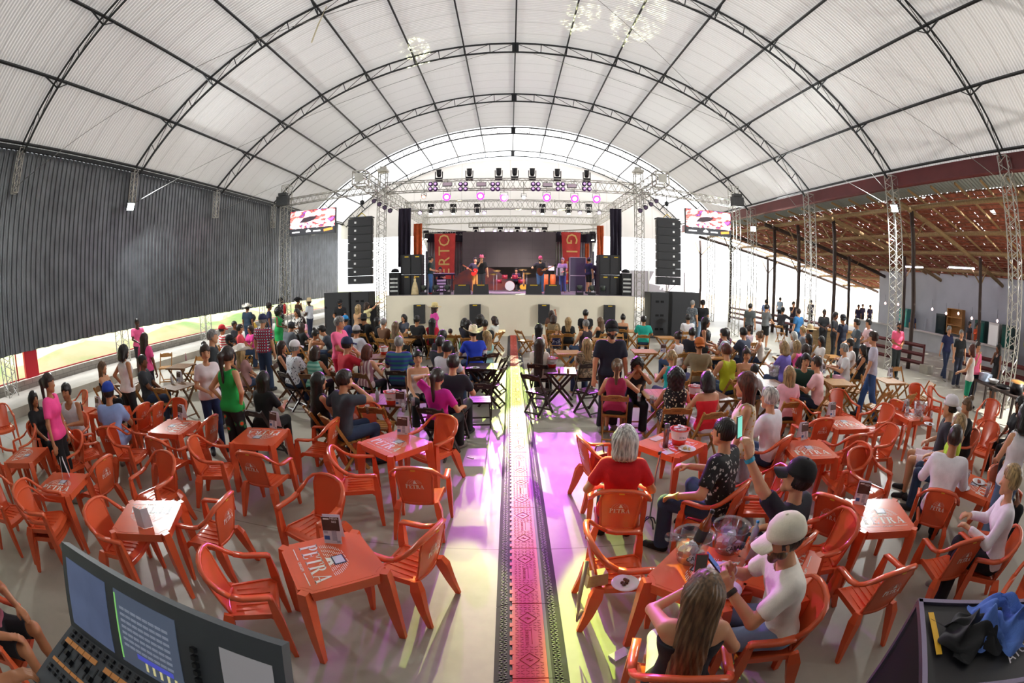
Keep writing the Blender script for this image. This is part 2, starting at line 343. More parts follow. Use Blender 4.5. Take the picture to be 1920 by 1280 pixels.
# ---- right lean-to with clay tiles
RS=.19
def rz_(x): return 7.0-RS*(x-14.6)
clay=M('clay_tile','9a5a46',rough=.8,noise=.35,nscale=2.2)
mb=MB(); V=[];F=[]
tw,tl=.24,.42
nx=int(19/tl); ny=int(34/tw)
for i in range(nx):
    for j in range(ny):
        x=14.75+i*tl; y=-1.0+j*tw; 
        if x<15.6: continue
        gx=random.uniform(-.03,.05); gz=random.uniform(0,.02)+(.035 if random.random()<.3 else 0); tilt=random.uniform(-.02,.05)
        if random.random()<.008: continue
        o=len(V)
        for xx,dz in ((x+gx,.075+gz+tilt),(x+tl+.01+gx*.4,.03+gz)):
            z=rz_(xx)+dz
            for k in range(5):
                a=math.pi*k/4; up=(1 if j%2 else -1)
                V.append((xx,y+tw/2-math.cos(a)*tw*.55,z+up*math.sin(a)*.055+(.03 if j%2 else 0.06)))
        F+=[(o+k,o+k+1,o+k+6,o+k+5) for k in range(4)]
me=bpy.data.meshes.new('clay_roof'); me.from_pydata(V,[],F); me.materials.append(clay); me.update()
struct(link('ceiling',me))
struct(MB().grid(lambda u,v:(14.65+1.3*u,-1+34.6*v,rz_(14.65+1.3*u)+.14+.03*math.sin(v*34.6/.18*6.283)),2,1150).obj('ceiling',M('zinc','9aa3a3',rough=.4,metal=.4)))
timber=M('pale_timber','a58a63',rough=.75,kind='wood',col2='8a6f4c',scale=(.5,3,3)); dark=M('dark_timber','3b2c26',rough=.7,noise=.2,nscale=3)
for k,x in enumerate(np.linspace(15.6,33,70)): pass
bt=MB()
for x in np.arange(15.7,33.5,.42): bt.box((x,16,rz_(x)-.0),(.03,34.5,.03),R=Matrix.Rotation(math.atan(RS),3,'Y'))
struct(bt.obj('roof_batten',M('batten_brown','6e4430',rough=.8)))
ang=Matrix.Rotation(math.atan(RS),3,'Y')
for y in np.arange(-.6,33.6,1.3): struct(MB().box((0,0,0),(18.9/math.cos(math.atan(RS)),.06,.09),R=ang).obj('rafter',timber,loc=(24.2,y,rz_(24.2)-.09)))
bn=0
for x in (16.0,19.2,22.0,25.3,28.6,32.0):
    bn+=1; struct(MB().path([(x+random.uniform(-.05,.05),y,rz_(x)-.25) for y in np.linspace(-1,33.8,9)],.2,.2,n=8).obj('beam',timber))
for y in (5.5,11.9,17.5,23.4,29.4,33.7):
    struct(MB().path([(15.2,y,rz_(15.2)-.42),(24,y,rz_(24)-.42),(33,y,rz_(33)-.42)],.24,.24,n=8).obj('beam',timber if y<20 else dark))
    
pr=[('nearest the buffet table',11.87,15.9),('by the third lattice column',17.49,15.9),('left of the third lattice column',20.8,15.9),('behind the standing men at the bar',23.4,15.9),('beside the stage speakers, inner',29.4,15.9),('farthest, behind the stage speakers',35.0,15.9),('near the bar counter',11.2,22),('in front of the grey wall end',17.2,22),('outer row midway',22.6,22),('outer row toward the light',28.8,22),('outer row far',33.5,22)]
for l,y,x in pr:
    zt=rz_(x)-.45; o=empty('timber_post',(x,y,0),0,'dark wooden roof post '+l,'post','dark roof posts')
    n=8; MB().path([(random.uniform(-.03,.03),random.uniform(-.03,.03),zt*k/n) for k in range(n+1)],.22,.2,n=8,up=Vector((1,0,0))).obj('post',dark,o)
    [MB().path([(0,0,zt-1.3),q],.1,.08,n=6).obj('brace',timber,o) for q in ((1.1,0,zt-.25),(0,1.1,zt-.05))]
# grey building wall and bar
struct(MB().box((27.2,15.6,2.3),(.2,16.8,4.7)).box((25.0,7.2,2.3),(4.6,.2,4.7)).obj('wall_right',M('grey_wall','b4b6be',rough=.75,noise=.05,nscale=1)))
cnt=empty('bar_counter',(23.2,16,0),0,'long white topped bar counter in front of the grey wall','counter')
MB().box((.15,0,.5),(.3,13.4,1.0)).obj('front_panel',M('counter_grey','b8babd',rough=.6,noise=.06,nscale=2),cnt)
MB().box((.2,0,1.03),(.7,13.6,.06)).obj('countertop',M('counter_white','cfcac4',rough=.3),cnt)
# railing of dark red planks beside the posts
rr=M('rail_red','5a2426',rough=.5,noise=.15,nscale=3)
for (xa,ya,xb,yb,l) in [(14.9,16.6,15.9,11.0,'beside the pink shirted waiter'),(16.5,9.4,17.2,5.6,'behind the woman in black dress'),(16.2,30,16.2,17.6,'along the far yard')]:
    o=empty('plank_railing',(0,0,0),0,'dark red plank railing '+l,'railing','plank railings')
    for z in (.35,.68,1.02): MB().tube((xa,ya,z),(xb,yb,z),.075,4).obj('rail',rr,o)
    for t in (0,.5,1): MB().tube((xa+(xb-xa)*t,ya+(yb-ya)*t,0),(xa+(xb-xa)*t,ya+(yb-ya)*t,1.1),.07,4).obj('post',rr,o)
tag(MB().box((16.0,10.8,.17),(.5,.5,.34)).obj('concrete_block',M('block','a8a397',rough=.9,noise=.1,nscale=6)),'concrete footing block at the railing end by the man in navy polo','concrete block','railing footings')
tag(MB().box((16.35,9.3,.17),(.5,.5,.34)).obj('concrete_block',M('block','a8a397')),'concrete footing block at the railing start by the man in black polo','concrete block','railing footings')
# shelf on the bar, fridges, yellow board, string lights
sh=empty('wooden_shelf',(26.2,15.4,1.06),0,'honey wooden shelf unit standing behind the bar counter','shelf')
hw=M('honey_wood','c08a48',rough=.5,kind='wood',col2='a5713a')
for z in (.03,.5,.95,1.45): MB().box((0,0,z),(.5,1.3,.05)).obj('board',hw,sh)
for y in (-.65,.65): MB().box((0,y,.73),(.5,.06,1.46)).obj('side_panel',hw,sh)
MB().box((.25,0,.73),(.02,1.3,1.46)).obj('back_panel',hw,sh)
for y,c,l in [(13.2,'1f4a44','dark green glass door fridge beside the honey shelf'),(20.4,'3d8f86','teal lit drinks fridge far along the bar'),(12.0,'d8d4d0','white fridge with red print behind the bar'),(10.9,'18403a','tall green drinks fridge with lit logo panel'),(16.7,'1b2426','dark open fridge left of the honey shelf')]:
    o=empty('drinks_fridge',(26.3,y,0),0,l,'fridge','bar fridges'); MB().box((.1,0,1.05),(.7,.85,2.1)).obj('body',M('fr_'+c,c,rough=.4),o)
    MB().box((-.27,0,1.1),(.03,.72,1.75)).obj('door',M('frd_'+c,c,rough=.1,emit=.25),o)
tag(MB().box((25.9,8.6,1.5),(.08,1.6,.6)).obj('sign_board',M('yellow_board','c8cf28',rough=.5)),'yellow board leaning on the bar end by the grey wall','board')
tube=M('tube_light','e6dcff',emit=30)
for i,(x,y,z,L_,l) in enumerate([(22,12.6,4.62,1.9,'long fluorescent tube light on the tile roof, right one'),(22,16.4,4.55,1.5,'short fluorescent tube light on the tile roof, left one')]):
    o=empty('tube_light',(x,y,z),0,l,'light','fluorescent tubes'); MB().box((0,0,.05),(.12,L_,.05)).obj('housing',galv,o); MB().tube((0,-L_/2,0),(0,L_/2,0),.035,8).obj('tube',tube,o)
bulb=M('pink_bulb','ffc6c0',emit=6)
bl=MB()
for k,(px,py) in enumerate([(1660,568),(1684,570),(1748,579),(1774,587),(1797,587),(1822,596),(1870,601)]):
    r=ray(px,py); x=21.5; y_=r[1]*x/r[0]; z=CAMH+r[2]*x/r[0]; o=tag(MB().lathe([(.0,-.09),(.06,-.05),(.07,0),(.03,.05),(0,.07)],(0,0,0),8).obj('festoon_bulb',bulb,loc=(x,y_,z)),'small pink glowing festoon bulb above the bar, '+['leftmost','second from the left','third from the left','fourth, the middle one','third from the right','second from the right','rightmost by the end column'][k],'bulb','festoon bulbs above the bar')
    MB().tube((0,0,.06),(0,0,.5),.008,4).obj('wire',steel,o)
# floodlights
flm=M('flood_led','f4fffd',emit=90)
for x,y,z,l,g in [(-13.75,11.42,6.03,'glowing white floodlight on the left column head',1),(14.05,11.4,6.08,'glowing white floodlight on the second right column',1),(14.05,23.0,6.06,'glowing white floodlight on the fourth right column',1)]:
    d=Vector((0-x,8-y,0-z)).normalized(); R=d.to_track_quat('-Z','Y').to_matrix()
    o=empty('floodlight',(x,y,z),0,l,'floodlight','hall floodlights'); MB().box((0,0,0),(.34,.3,.1),R=R).obj('housing',steel,o)
    MB().box(d*.055,(.3,.26,.01),R=R).obj('lens',flm,o); MB().tube((0,0,0),(-.3 if x<0 else .35,0,.05),.02,6).obj('bracket',steel,o)
    lamp('AREA','flood',Vector((x,y,z))+d*.09,850,(.96,1,.98),(0,15,0),shape='RECTANGLE',size=.3,size_y=.26)

bk=M('bark_grey','7d7468',rough=.9,noise=.2,nscale=4)
def bare_tree(x,y,h,label,seed,lean):
    o=empty('bare_tree',(x,y,0),0,label,'tree','trees beside the hall'); rs=random.Random(seed); mb=MB()
    def grow(p,d,L,r,lv):
        q=p+d*L; mb.tube(p,q,r,8,r2=r*.7)
        if lv==0: return
        for k in range(3 if lv>2 else 2):
            nd=(d+Vector((rs.uniform(-.6,.6),rs.uniform(-.5,.6),rs.uniform(-.1,.35)))).normalized(); grow(q,nd,L*rs.uniform(.65,.85),r*.62,lv-1)
    grow(Vector((0,0,0)),Vector((0,0,1)),h*.55,.32,0); grow(Vector((0,0,h*.55)),Vector(lean).normalized(),h*.28,.24,5); mb.obj('trunk',bk,o)
bare_tree(17.8,-8.5,17,'bare branching tree rising beside the right rear of the hall',4,(-.25,.75,.6)); bare_tree(-16.5,-8.5,16,'bare branching tree rising beside the left rear of the hall',9,(.3,.6,.7))
# ================================================================ STAGE
SY=21.1; SZ=1.95
struct(MB().box((.03,26.8,SZ/2),(12.06,11.4,SZ)).obj('stage_wall',M('stage_cream','efe6d0',rough=.7,noise=.04,nscale=1)))
struct(MB().box((.03,26.8,SZ+.01),(12.0,11.3,.02)).obj('stage_floor',M('stage_grey','7b7478',rough=.5,noise=.1,nscale=2)))
alu=M('aluminium','b9b7b0',rough=.4,metal=.55,noise=.08,nscale=5)
def gtruss(a,b,w,h,name,label,grp,step=None,up=(0,0,1)):
    mb=MB(); truss(mb,a,b,w,h,step,up); return tag(mb.obj(name,alu),label,'truss',grp)
for x,l in ((-6.25,'left'),(6.3,'right')):
    gtruss((x,21.2,0),(x,21.2,8.1),.38,.38,'stage_tower','tall aluminium truss tower at the %s front corner of the stage'%l,'stage truss towers',up=(0,1,0))
    gtruss((x,32.6,0),(x,32.6,7.8),.38,.38,'stage_tower','aluminium truss tower at the %s rear corner of the stage'%l,'stage truss towers',up=(0,1,0))
    gtruss((x-.25 if x<0 else x+.25,18.9,7.25),(x,33.2,7.05),.5,.6,'roof_grid_truss','heavy aluminium truss running back along the %s side above the stage'%l,'stage side trusses')
    sb=MB(); s=-1 if x<0 else 1; xc=x+s*.32; 
    for a in (-.3,.3):
        for b in (-.3,.3):
            for q in range(3): 
                p0=[0,0,0];p1=[0,0,0]; p0[q]=-.3;p1[q]=.3; p0[(q+1)%3]=p1[(q+1)%3]=a; p0[(q+2)%3]=p1[(q+2)%3]=b; sb.tube(Vector(p0)+Vector((xc,18.75,7.3)),Vector(p1)+Vector((xc,18.75,7.3)),.03,6)
    sb.box((xc,18.46,7.3),(.4,.02,.4)); tag(sb.obj('corner_block',alu),'aluminium truss corner cube at the %s front end of the stage grid'%l,'corner block','truss corner cubes')
    h=MB(); h.box((x,21.2,8.2),(.5,.5,.12)).tube((x-.15,21.2,8.32),(x+.15,21.2,8.32),.12,10); tag(h.obj('tower_head',alu),'pulley head on top of the %s front stage tower'%l,'tower head','tower pulley heads')
for y,z,l in ((21.3,7.3,'front lighting truss across the stage opening'),(25.6,7.0,'second lighting truss across the stage'),(31.6,6.9,'third lighting truss across the back of the stage')):
    gtruss((-6.1,y,z),(6.15,y,z),.45,.5,'lighting_truss','long aluminium '+l,'lighting trusses')
gtruss((-5.9,29.6,6.0),(-2.6,30.2,5.75),.3,.3,'lighting_truss','short low aluminium truss above the left red banner','lighting trusses')
gtruss((2.4,30.2,5.75),(5.9,29.6,6.0),.3,.3,'lighting_truss','short low aluminium truss above the right red banner','lighting trusses')
for s,l in ((-1,'left'),(1,'right')):
    gtruss((s*11.9,21.5,0),(s*11.9,21.5,8.05),.45,.45,'speaker_tower','tall aluminium truss tower beside the %s video screen'%l,'screen towers',up=(0,1,0))
    gtruss((s*12.0,21.5,7.1),(s*6.6,21.3,7.3),.32,.34,'beam_truss','aluminium truss carrying the %s video screen and speaker array'%l,'screen trusses')
    tag(MB().box((s*11.9,21.1,7.15),(.7,.3,.5)).box((s*11.9,21.1,7.5),(.5,.3,.15)).obj('motor_box',M('motor','2b2c2e',rough=.5,noise=.2,nscale=9)),'black hoist box on the %s screen tower'%l,'hoist','hoists')
zr=CAMH+ray(938,437)[2]*29.4/ray(938,437)[1]+.35+.22
gtruss((-2.7,29.5,zr),(2.5,29.5,zr),.3,.3,'lighting_truss','low aluminium truss above the video wall carrying the back row of lights','lighting trusses')
# line arrays
spk=M('speaker_black','1c1c1e',rough=.55,noise=.15,nscale=20); grl=M('speaker_grille','333336',rough=.7,kind='noise',col2='2a2a2d',nscale=90); lg=M('logo_white','e8e8e8',rough=.4); ylw=M('logo_yellow','d8b62a',rough=.5)
for s,xc,l in ((-1,-7.3,'left'),(1,7.78,'right')):
    for k in range(8):
        z=5.6-k*.405; R=Matrix.Rotation(.03*k*0,3,'X')
        o=empty('line_array_speaker',(xc,21.15,z),0,'black line array speaker cabinet %s in the %s hanging stack'%(['topmost','second from the top','third from the top','fourth from the top','fourth from the bottom','third from the bottom','second from the bottom','lowest'][k],l),'speaker','%s line array cabinets'%l)
        b=MB(); b.prism([(-.64,-.2),(.64,-.2),(.52,.34),(-.52,.34)],-.195,.195); b.obj('cabinet',spk,o)
        MB().box((0,-.215,0),(1.2,.03,.34)).obj('grille',grl,o); MB().box((-.24*s*-1 if s>0 else -.24,-.235,0),(.1,.012,.1)).obj('logo',lg,o)
        for sx in (-1,1): MB().box((sx*.6,.1,0),(.03,.1,.36)).obj('rigging_plate',alu,o)
    f=empty('rigging_frame',(xc,21.2,5.86),0,'steel rigging frame with hook above the %s line array'%l,'rigging frame','array rigging frames')
    MB().box((0,0,0),(1.2,.5,.06)).obj('frame',steel,f); MB().tube((-.25,0,.03),(0,0,.25),.02,6).tube((.25,0,.03),(0,0,.25),.02,6).obj('bridle',ylw,f); MB().tube((0,0,.25),(0,0,1.2),.015,6).lathe([(0,-.1),(.1,-.05),(.12,.1),(0,.18)],(0,0,.75),8).obj('chain_hoist',steel,f)
# video screens with the show poster
def screen(xc,rz,l):
    o=empty('video_screen',(xc,21.1,5.85),rz,'video screen showing a pink and purple show poster, hung on the %s truss'%l,'screen','side video screens')
    MB().box((0,.06,0),(2.7,.12,1.3)).obj('housing',steel,o)
    sm=M('screen_poster','ffb4ee',emit=1.5,kind='noise',nscale=3,col2='b25ad0'); 
    nt=sm.node_tree; r_=[n for n in nt.nodes if n.type=='VALTORGB'][0].color_ramp
    if len(r_.elements)<5:
        for q,c in ((.45,'fff0fa'),(.52,'ff6a5a'),(.58,'3a2038')): e=r_.elements.new(q); e.color=srgb(c)
        [n for n in nt.nodes if n.type=='MAPPING'][0].inputs['Scale'].default_value=(.5,1,1.3)
    MB().box((0,-.01,.17),(2.62,.01,.92)).obj('picture',sm,o); MB().box((0,-.012,-.47),(2.62,.01,.3)).obj('caption_band',M('band_dark','2c2a33',emit=.3),o)
    wt=M('screen_white','ffffff',emit=1.6)
    text('title_lettering','GRATÉ PARA BRILHAR',.001,wt) if False else None
    b=MB(); 
    for x,w_ in ((-.95,.45),(-.2,.28),(.3,.42)): b.box((x,-.022,-.48),(w_,.006,.06))
    b.prism([(-.34,-.45),(-.06,-.45),(-.2,-.36)],-.004,.004,R=Matrix.Rotation(math.pi/2,3,'X'),c=(0,-.022,0)); b.obj('sponsor_lettering',wt,o)
    MB().box((.95,-.022,-.45),(.5,.006,.12),R=Matrix.Rotation(-.12,3,'Y')).obj('sponsor_logo',M('screen_gold','ff9a3a',emit=1.3),o)
    f=MB(); random.seed(3)
    for k in range(26): f.lathe([(0,-.006),(.05+random.random()*.06,0),(0,.006)],(random.uniform(-1.2,1.2),-.02,random.uniform(-.25,.0)),8,R=Matrix.Rotation(math.pi/2,3,'X'))
    f.lathe([(0,-.006),(.17,0),(0,.006)],(-.25,-.02,.42),12,R=Matrix.Rotation(math.pi/2,3,'X')).lathe([(0,-.006),(.17,0),(0,.006)],(.4,-.02,.45),12,R=Matrix.Rotation(math.pi/2,3,'X')); f.obj('poster_crowd',M('screen_pale','ffe4f4',emit=1.6),o)
    MB().prism([(-.75,-.1),(-.5,.14),(-.1,.2),(.3,.18),(.1,0),(-.3,-.1)],-.003,.003,R=Matrix.Rotation(math.pi/2,3,'X'),c=(0,-.02,.1)).obj('poster_hat',M('screen_dark','3a2230',emit=.4),o)
screen(-10.05,.0,'left'); screen(10.1,.0,'right')
# subwoofers at the sides
def sub(x,y,w,d,h,l,slot=False,z=0):
    o=empty('subwoofer_stack',(x,y,z),0,l,'speaker','ground speakers'); MB().box((0,0,h/2),(w,d,h)).obj('cabinet',spk,o); MB().box((0,-d/2-.012,h/2),(w-.06,.02,h-.06)).obj('grille',grl,o)
    if slot:
        for k in range(3): 
            for sx in (-.13,.13): MB().box((sx,-d/2-.03,h*(.2+.3*k)),(.16,.02,.1)).obj('port',M('port_grey','0c0c0d',rough=.9),o)
    return o
sub(-8.35,20.9,1.35,1.0,2.2,'wide black subwoofer stack left of the stage'); sub(-7.15,21.0,.95,1.0,2.2,'black subwoofer stack with ports beside the left stage tower',True)
sub(7.15,21.0,.95,1.0,2.2,'black subwoofer stack with ports beside the right stage tower',True); sub(8.5,20.9,1.5,1.0,2.25,'wide black subwoofer stack right of the stage')
sub(-6.62,21.1,.35,.5,1.5,'narrow dark speaker beside the left stage tower')
for x,l in ((-4.29,'farthest left'),(-1.62,'left of the aisle'),(1.6,'right of the aisle'),(4.75,'farthest right')):
    o=empty('front_fill_speaker',(x,20.95,.62),0,'slim black speaker hung on the cream stage front, '+l,'speaker','stage front speakers')
    MB().box((0,0,.45),(.52,.3,.9)).obj('cabinet',grl,o); MB().box((0,-.16,.86),(.2,.01,.04)).obj('logo',ylw,o)
# sidefill cabinets on stage
for x,l in ((-4.9,'left'),(4.95,'right')):
    for dx in (-.27,.27):
        for k,z in enumerate((0,1.0)):
            o=empty('side_fill_speaker',(x+dx,22.3,SZ+.02+z),.0,'black side fill cabinet, %s %s of the %s stage stack'%('upper' if k else 'lower','inner' if dx*x<0 else 'outer',l),'speaker','side fill speakers')
            MB().box((0,0,.5),(.53,.8,.99)).obj('cabinet',spk,o); MB().box((0,-.41,.5),(.46,.02,.9)).obj('grille',grl,o); MB().box((.05,-.425,.88),(.2,.01,.05)).obj('logo',ylw,o)
for x,l in ((-5.72,'left'),(5.78,'right')):
    o=empty('equipment_rack',(x,21.9,SZ+.02),0,'equipment rack with glowing panels on the %s stage edge'%l,'rack','stage racks'); MB().box((0,0,.55),(.5,.6,1.1)).obj('case',spk,o)
    for k in range(4): MB().box((0,-.31,.2+.2*k),(.4,.02,.09)).obj('panel',M('rack_panel','cfd2cf',rough=.4),o)
    MB().lathe([(.2,0),(.22,.06),(.16,.16),(0,.2)],(0,0,1.12),10).obj('cover',M('cover_black','141416',rough=.9),o)
# LED wall
lw=empty('led_wall',(-.05,29.0,3.45),0,'large dark unlit video wall at the back of the stage','video wall')
MB().box((0,0,1.15),(6.0,.15,2.3)).obj('screen',M('led_dark','5e5356',rough=.6,noise=.05,nscale=2),lw)
fr=MB(); [fr.box((-3+6*k/8,-.08,1.15),(.01,.01,2.3)) for k in range(9)]; [fr.box((0,-.08,2.3*k/4),(6,.01,.01)) for k in range(5)]; fr.obj('seam',M('seam','4d4447'),lw)
# drapes and banners
def drape(x0,x1,z0,z1,y,mat,name,label,amp=.06,fr_=14,y2=None,cat='drape',grp='stage drapes'):
    y2=y if y2 is None else y2
    return tag(MB().grid(lambda u,v:(x0+(x1-x0)*u,y+(y2-y)*u+amp*math.sin(u*fr_*2*math.pi)+.03*math.sin(v*7+u*5),z0+(z1-z0)*v),fr_*6,6).obj(name,mat),label,cat,grp)
dg=M('drape_grey','86838c',rough=.8,noise=.2,nscale=2); dp=M('drape_dark','2a2334',rough=.85); og=M('banner_orange','d5632c',rough=.7,noise=.2,nscale=4)
drape(-5.6,-3.0,SZ,5.5,30.2,dg,'grey_drape','grey gathered drape left of the video wall'); drape(3.0,5.6,SZ,5.5,30.2,dg,'grey_drape','grey gathered drape right of the video wall')
drape(-6.0,-5.3,3.4,6.6,23.6,dp,'dark_drape','dark drape hanging inside the left stage truss',fr_=3); drape(5.35,6.0,3.2,6.6,23.6,dp,'dark_drape','dark drape hanging inside the right stage truss',fr_=3)
drape(-5.6,-2.9,5.2,5.9,29.9,dp,'dark_valance','dark purple valance above the left banner',fr_=6); drape(2.9,5.8,5.2,5.9,29.9,dp,'dark_valance','dark purple valance above the right banner',fr_=6)
drape(-5.45,-4.95,3.5,5.9,25.0,og,'orange_banner','orange banner inside the left dark drape',fr_=2,cat='banner'); drape(4.9,5.3,3.3,5.8,25.0,og,'orange_banner','orange banner inside the right dark drape',fr_=2,cat='banner'); drape(4.55,4.8,2.0,4.9,27.0,og,'orange_banner','narrow orange banner near the standing stage hand',fr_=2,cat='banner')
rd=M('banner_red','c43a35',rough=.7,noise=.12,nscale=3); gold=M('banner_gold','d9b06a',rough=.6)
def banner(xc,w0,w1,z0,z1,letters,rot,label):
    o=empty('hanging_banner',(xc,29.2,0),0,label,'banner','red stage banners')
    MB().grid(lambda u,v:((u-.5)*(w0+(w1-w0)*v),.04*math.sin(u*9+v*4),z0+(z1-z0)*v),12,10).obj('cloth',rd,o)
    n=len(letters); 
    for k,ch in enumerate(letters):
        t=k/(n-1) if n>1 else .5; z=(z0+.45)+(z1-z0-.9)*(t if rot>0 else 1-t); text('lettering',ch,1.05,gold,o,(0,-.09,z),(math.pi/2,-rot,0),align='CENTER',sx=1)
banner(-4.25,1.25,1.4,2.7,5.7,'ERTO',math.pi/2,'tall red banner with vertical gold letters left of the video wall')
banner(4.0,.9,1.3,2.4,5.8,'GILM',-math.pi/2,'tall red banner with gold letters right of the video wall')
struct(MB().box((0,30.6,3.3),(11.6,.05,2.7)).obj('wall_stage_back',M('stage_back','4a3f4c',rough=.8,noise=.15,nscale=1)))
# ---- fixtures
body=M('fixture_black','1d1b22',rough=.5); 
def lensm(n,c,e): return M('lens_'+n,c,emit=e)
MAG=(.78,.14,1.0); YEL=(.8,1.0,.25)
def moving(x,y,z,label,lens='w',down=True,aim=(0,-.3,-1),grp='moving head lights',e=25):
    o=empty('moving_head_light',(x,y,z),0,label,'stage light',grp); s=-1 if down else 1
    MB().box((0,0,0),(.34,.3,.14)).obj('base',body,o)
    y_=MB().path([(-.17,0,s*.4),(-.17,0,s*.08),(.17,0,s*.08),(.17,0,s*.4)],.04,.12,up=Vector((0,1,0)),sm=False)
    y_.obj('yoke',body,o)
    d=Vector(aim).normalized() if down else Vector((0,-.25,1)).normalized(); c=Vector((0,0,s*.32)); R=d.to_track_quat('Z','Y').to_matrix()
    MB().lathe([(0,-.2),(.09,-.18),(.12,-.05),(.12,.1),(.13,.2),(.11,.2)],c,12,R=R).obj('head',body,o)
    col,em={'w':('fff8e0',e),'m':('ff7bff',e*1.3),'y':('e4ff7a',e*1.3),'o':('2a2430',0)}[lens]
    MB().lathe([(0,.205),(.105,.2)],c,12,R=R).obj('lens',lensm(lens+str(e),col,em),o)
def par(x,y,z,label,col='m',aim=(0,-1,-.5),big=False,grp='par can lights',e=20):
    o=empty('par_light',(x,y,z),0,label,'stage light',grp); d=Vector(aim).normalized(); R=d.to_track_quat('Z','Y').to_matrix(); q=1.5 if big else 1
    MB().lathe([(0,-.14*q),(.07*q,-.12*q),(.1*q,0),(.11*q,.1*q),(.095*q,.1*q)],(0,0,0),12,R=R).obj('can',body,o)
    MB().path([(-.12*q,0,0),(-.12*q,0,.16*q),(.12*q,0,.16*q),(.12*q,0,0)],.02,.02).obj('bracket',body,o); MB().tube((0,0,.16*q),(0,0,.16*q+.6),.018,6).obj('hanger',alu,o)
    c={'m':'f27dff','w':'ffeef6','r':'ff9a80','d':'5b4a66','p':'e9b4ff'}[col]
    MB().lathe([(0,.09*q),((.096 if not big else .07)*q,.09*q)],(0,0,0),12,R=R).obj('lens',M('parlens_'+col+str(e if col!='d' else 0),c,emit=0 if col=='d' else e),o)
    if big: MB().lathe([(.072*q,.092*q),(.13*q,.085*q)],(0,0,0),18,R=R).obj('halo_ring',M('ring_magenta','e23cff',emit=4),o)  # glowing ring added around the lens to imitate its magenta halo
# top row sitting on the front truss
def ap(px,py,y): r=ray(px,py); k=y/r[1]; return r[0]*k,CAMH+r[2]*k
nm=['farthest left','second from the left','third from the left','fourth from the left','third from the right','second from the right','farthest right']
for k,px in enumerate((823,880,935,965,998,1045,1100)):
    x,z=ap(px,330,21.3); moving(x,21.3,7.6,'dark moving head standing upright on the front truss, '+nm[k],'o',False,grp='upright moving heads')
# 4 eye blinders under front truss top
for k,px in enumerate((813,869,929,1004,1050,1099)):
    x,z=ap(px,351,21.2); o=empty('blinder_light',(x,21.0,z),0,'purple lit four eyed blinder on the front truss, '+(['leftmost','second','third','fourth','fifth','rightmost'][k]),'stage light','four eyed blinders')
    pm=M('blinder_body','4a2160',rough=.5)
    for a in (-1,1):
        for b in (-1,1): MB().lathe([(0,.06),(.1,.05),(.12,-.03),(.1,-.06),(0,-.05)],(a*.12,0,b*.12),12,R=Matrix.Rotation(math.pi/2,3,'X')).obj('cell',pm,o); MB().lathe([(0,0),(.06,0)],(a*.12,-.065,b*.12),10,R=Matrix.Rotation(math.pi/2,3,'X')).obj('cell_lens',M('blinder_lens','d9b0e8',rough=.2,emit=.5),o)
for k,(px,py) in enumerate(((840,347),(903,347),(1026,348),(1071,350))):
    x,z=ap(px,py,21.2); o=empty('strobe_panel',(x,21.0,z),0,'flat rectangular strobe panel on the front truss, '+(['leftmost','left of centre','right of centre','rightmost'][k]),'stage light','strobe panels')
    MB().box((0,0,0),(.46,.1,.2)).obj('housing',body,o); MB().tube((0,.05,0),(0,.2,.25),.018,6).obj('hanger',alu,o); MB().box((0,-.055,0),(.42,.01,.16)).obj('panel',M('strobe_face','cbb6c8',rough=.4),o)
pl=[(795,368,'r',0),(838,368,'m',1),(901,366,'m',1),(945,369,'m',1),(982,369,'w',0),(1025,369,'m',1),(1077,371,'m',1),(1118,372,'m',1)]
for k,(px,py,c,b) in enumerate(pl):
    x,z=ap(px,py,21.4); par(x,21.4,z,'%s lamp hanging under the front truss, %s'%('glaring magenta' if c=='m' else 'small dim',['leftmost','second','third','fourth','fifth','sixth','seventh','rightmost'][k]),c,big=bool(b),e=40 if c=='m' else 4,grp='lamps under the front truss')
for k,(px,c) in enumerate(((808,'w'),(850,'w'),(895,'w'),(1017,'w'),(1066,'w'),(1104,'w'))):
    x,z=ap(px,396,25.6); moving(x,25.6,z+.35,'hanging moving head with white beam on the second truss, '+['leftmost','second','third','fourth','fifth','rightmost'][k],c,e=12,grp='second truss moving heads')
for k,px in enumerate((788,827,876,908,1001,1040,1087,1123)):
    x,z=ap(px,398,25.4); par(x,25.4,z,'small pinkish par can on the second truss, '+['leftmost','second','third','fourth','fifth','sixth','seventh','rightmost'][k],'p',e=5,grp='second truss par cans')
row=[(799,444,'w'),(836,449,'w'),(876,450,'w'),(892,437,'w'),(938,437,'w'),(970,437,'y'),(994,438,'y'),(1021,438,'y'),(1038,449,'w'),(1074,447,'w'),(1111,446,'w')]
for k,(px,py,c) in enumerate(row):
    x,z=ap(px,py,29.4); moving(x,29.4,z+.35,'hanging moving head with %s beam in the low back row, %s'%('green yellow' if c=='y' else 'warm white',['leftmost','second','third','fourth','fifth','sixth','seventh','eighth','ninth','tenth','rightmost'][k]),c,e=14 if c=='w' else 40,grp='back row moving heads')
for k,px in enumerate((905,928,949,959,983,1007)):
    x,z=ap(px,432,29.3); par(x,29.3,z,'violet par can in the low back row, '+['leftmost','second','third','fourth','fifth','rightmost'][k],'p',e=8,grp='back row par cans')
for s,bx,l in ((-1,717,'left'),(1,1215,'right')):
    for k in range(4):
        x,z=ap(bx+(k-1.5)*10,376+ (k*6 if s<0 else (3-k)*6),20.0); par(x,20.0,z,'small black par can clustered under the %s grid corner, number %s out'%(l,['one','two','three','four'][k]) if False else 'black par can clustered under the %s grid corner, %s'%(l,['outermost','second outward','third outward','innermost'][k if s<0 else 3-k]),'d',grp='corner par cans')
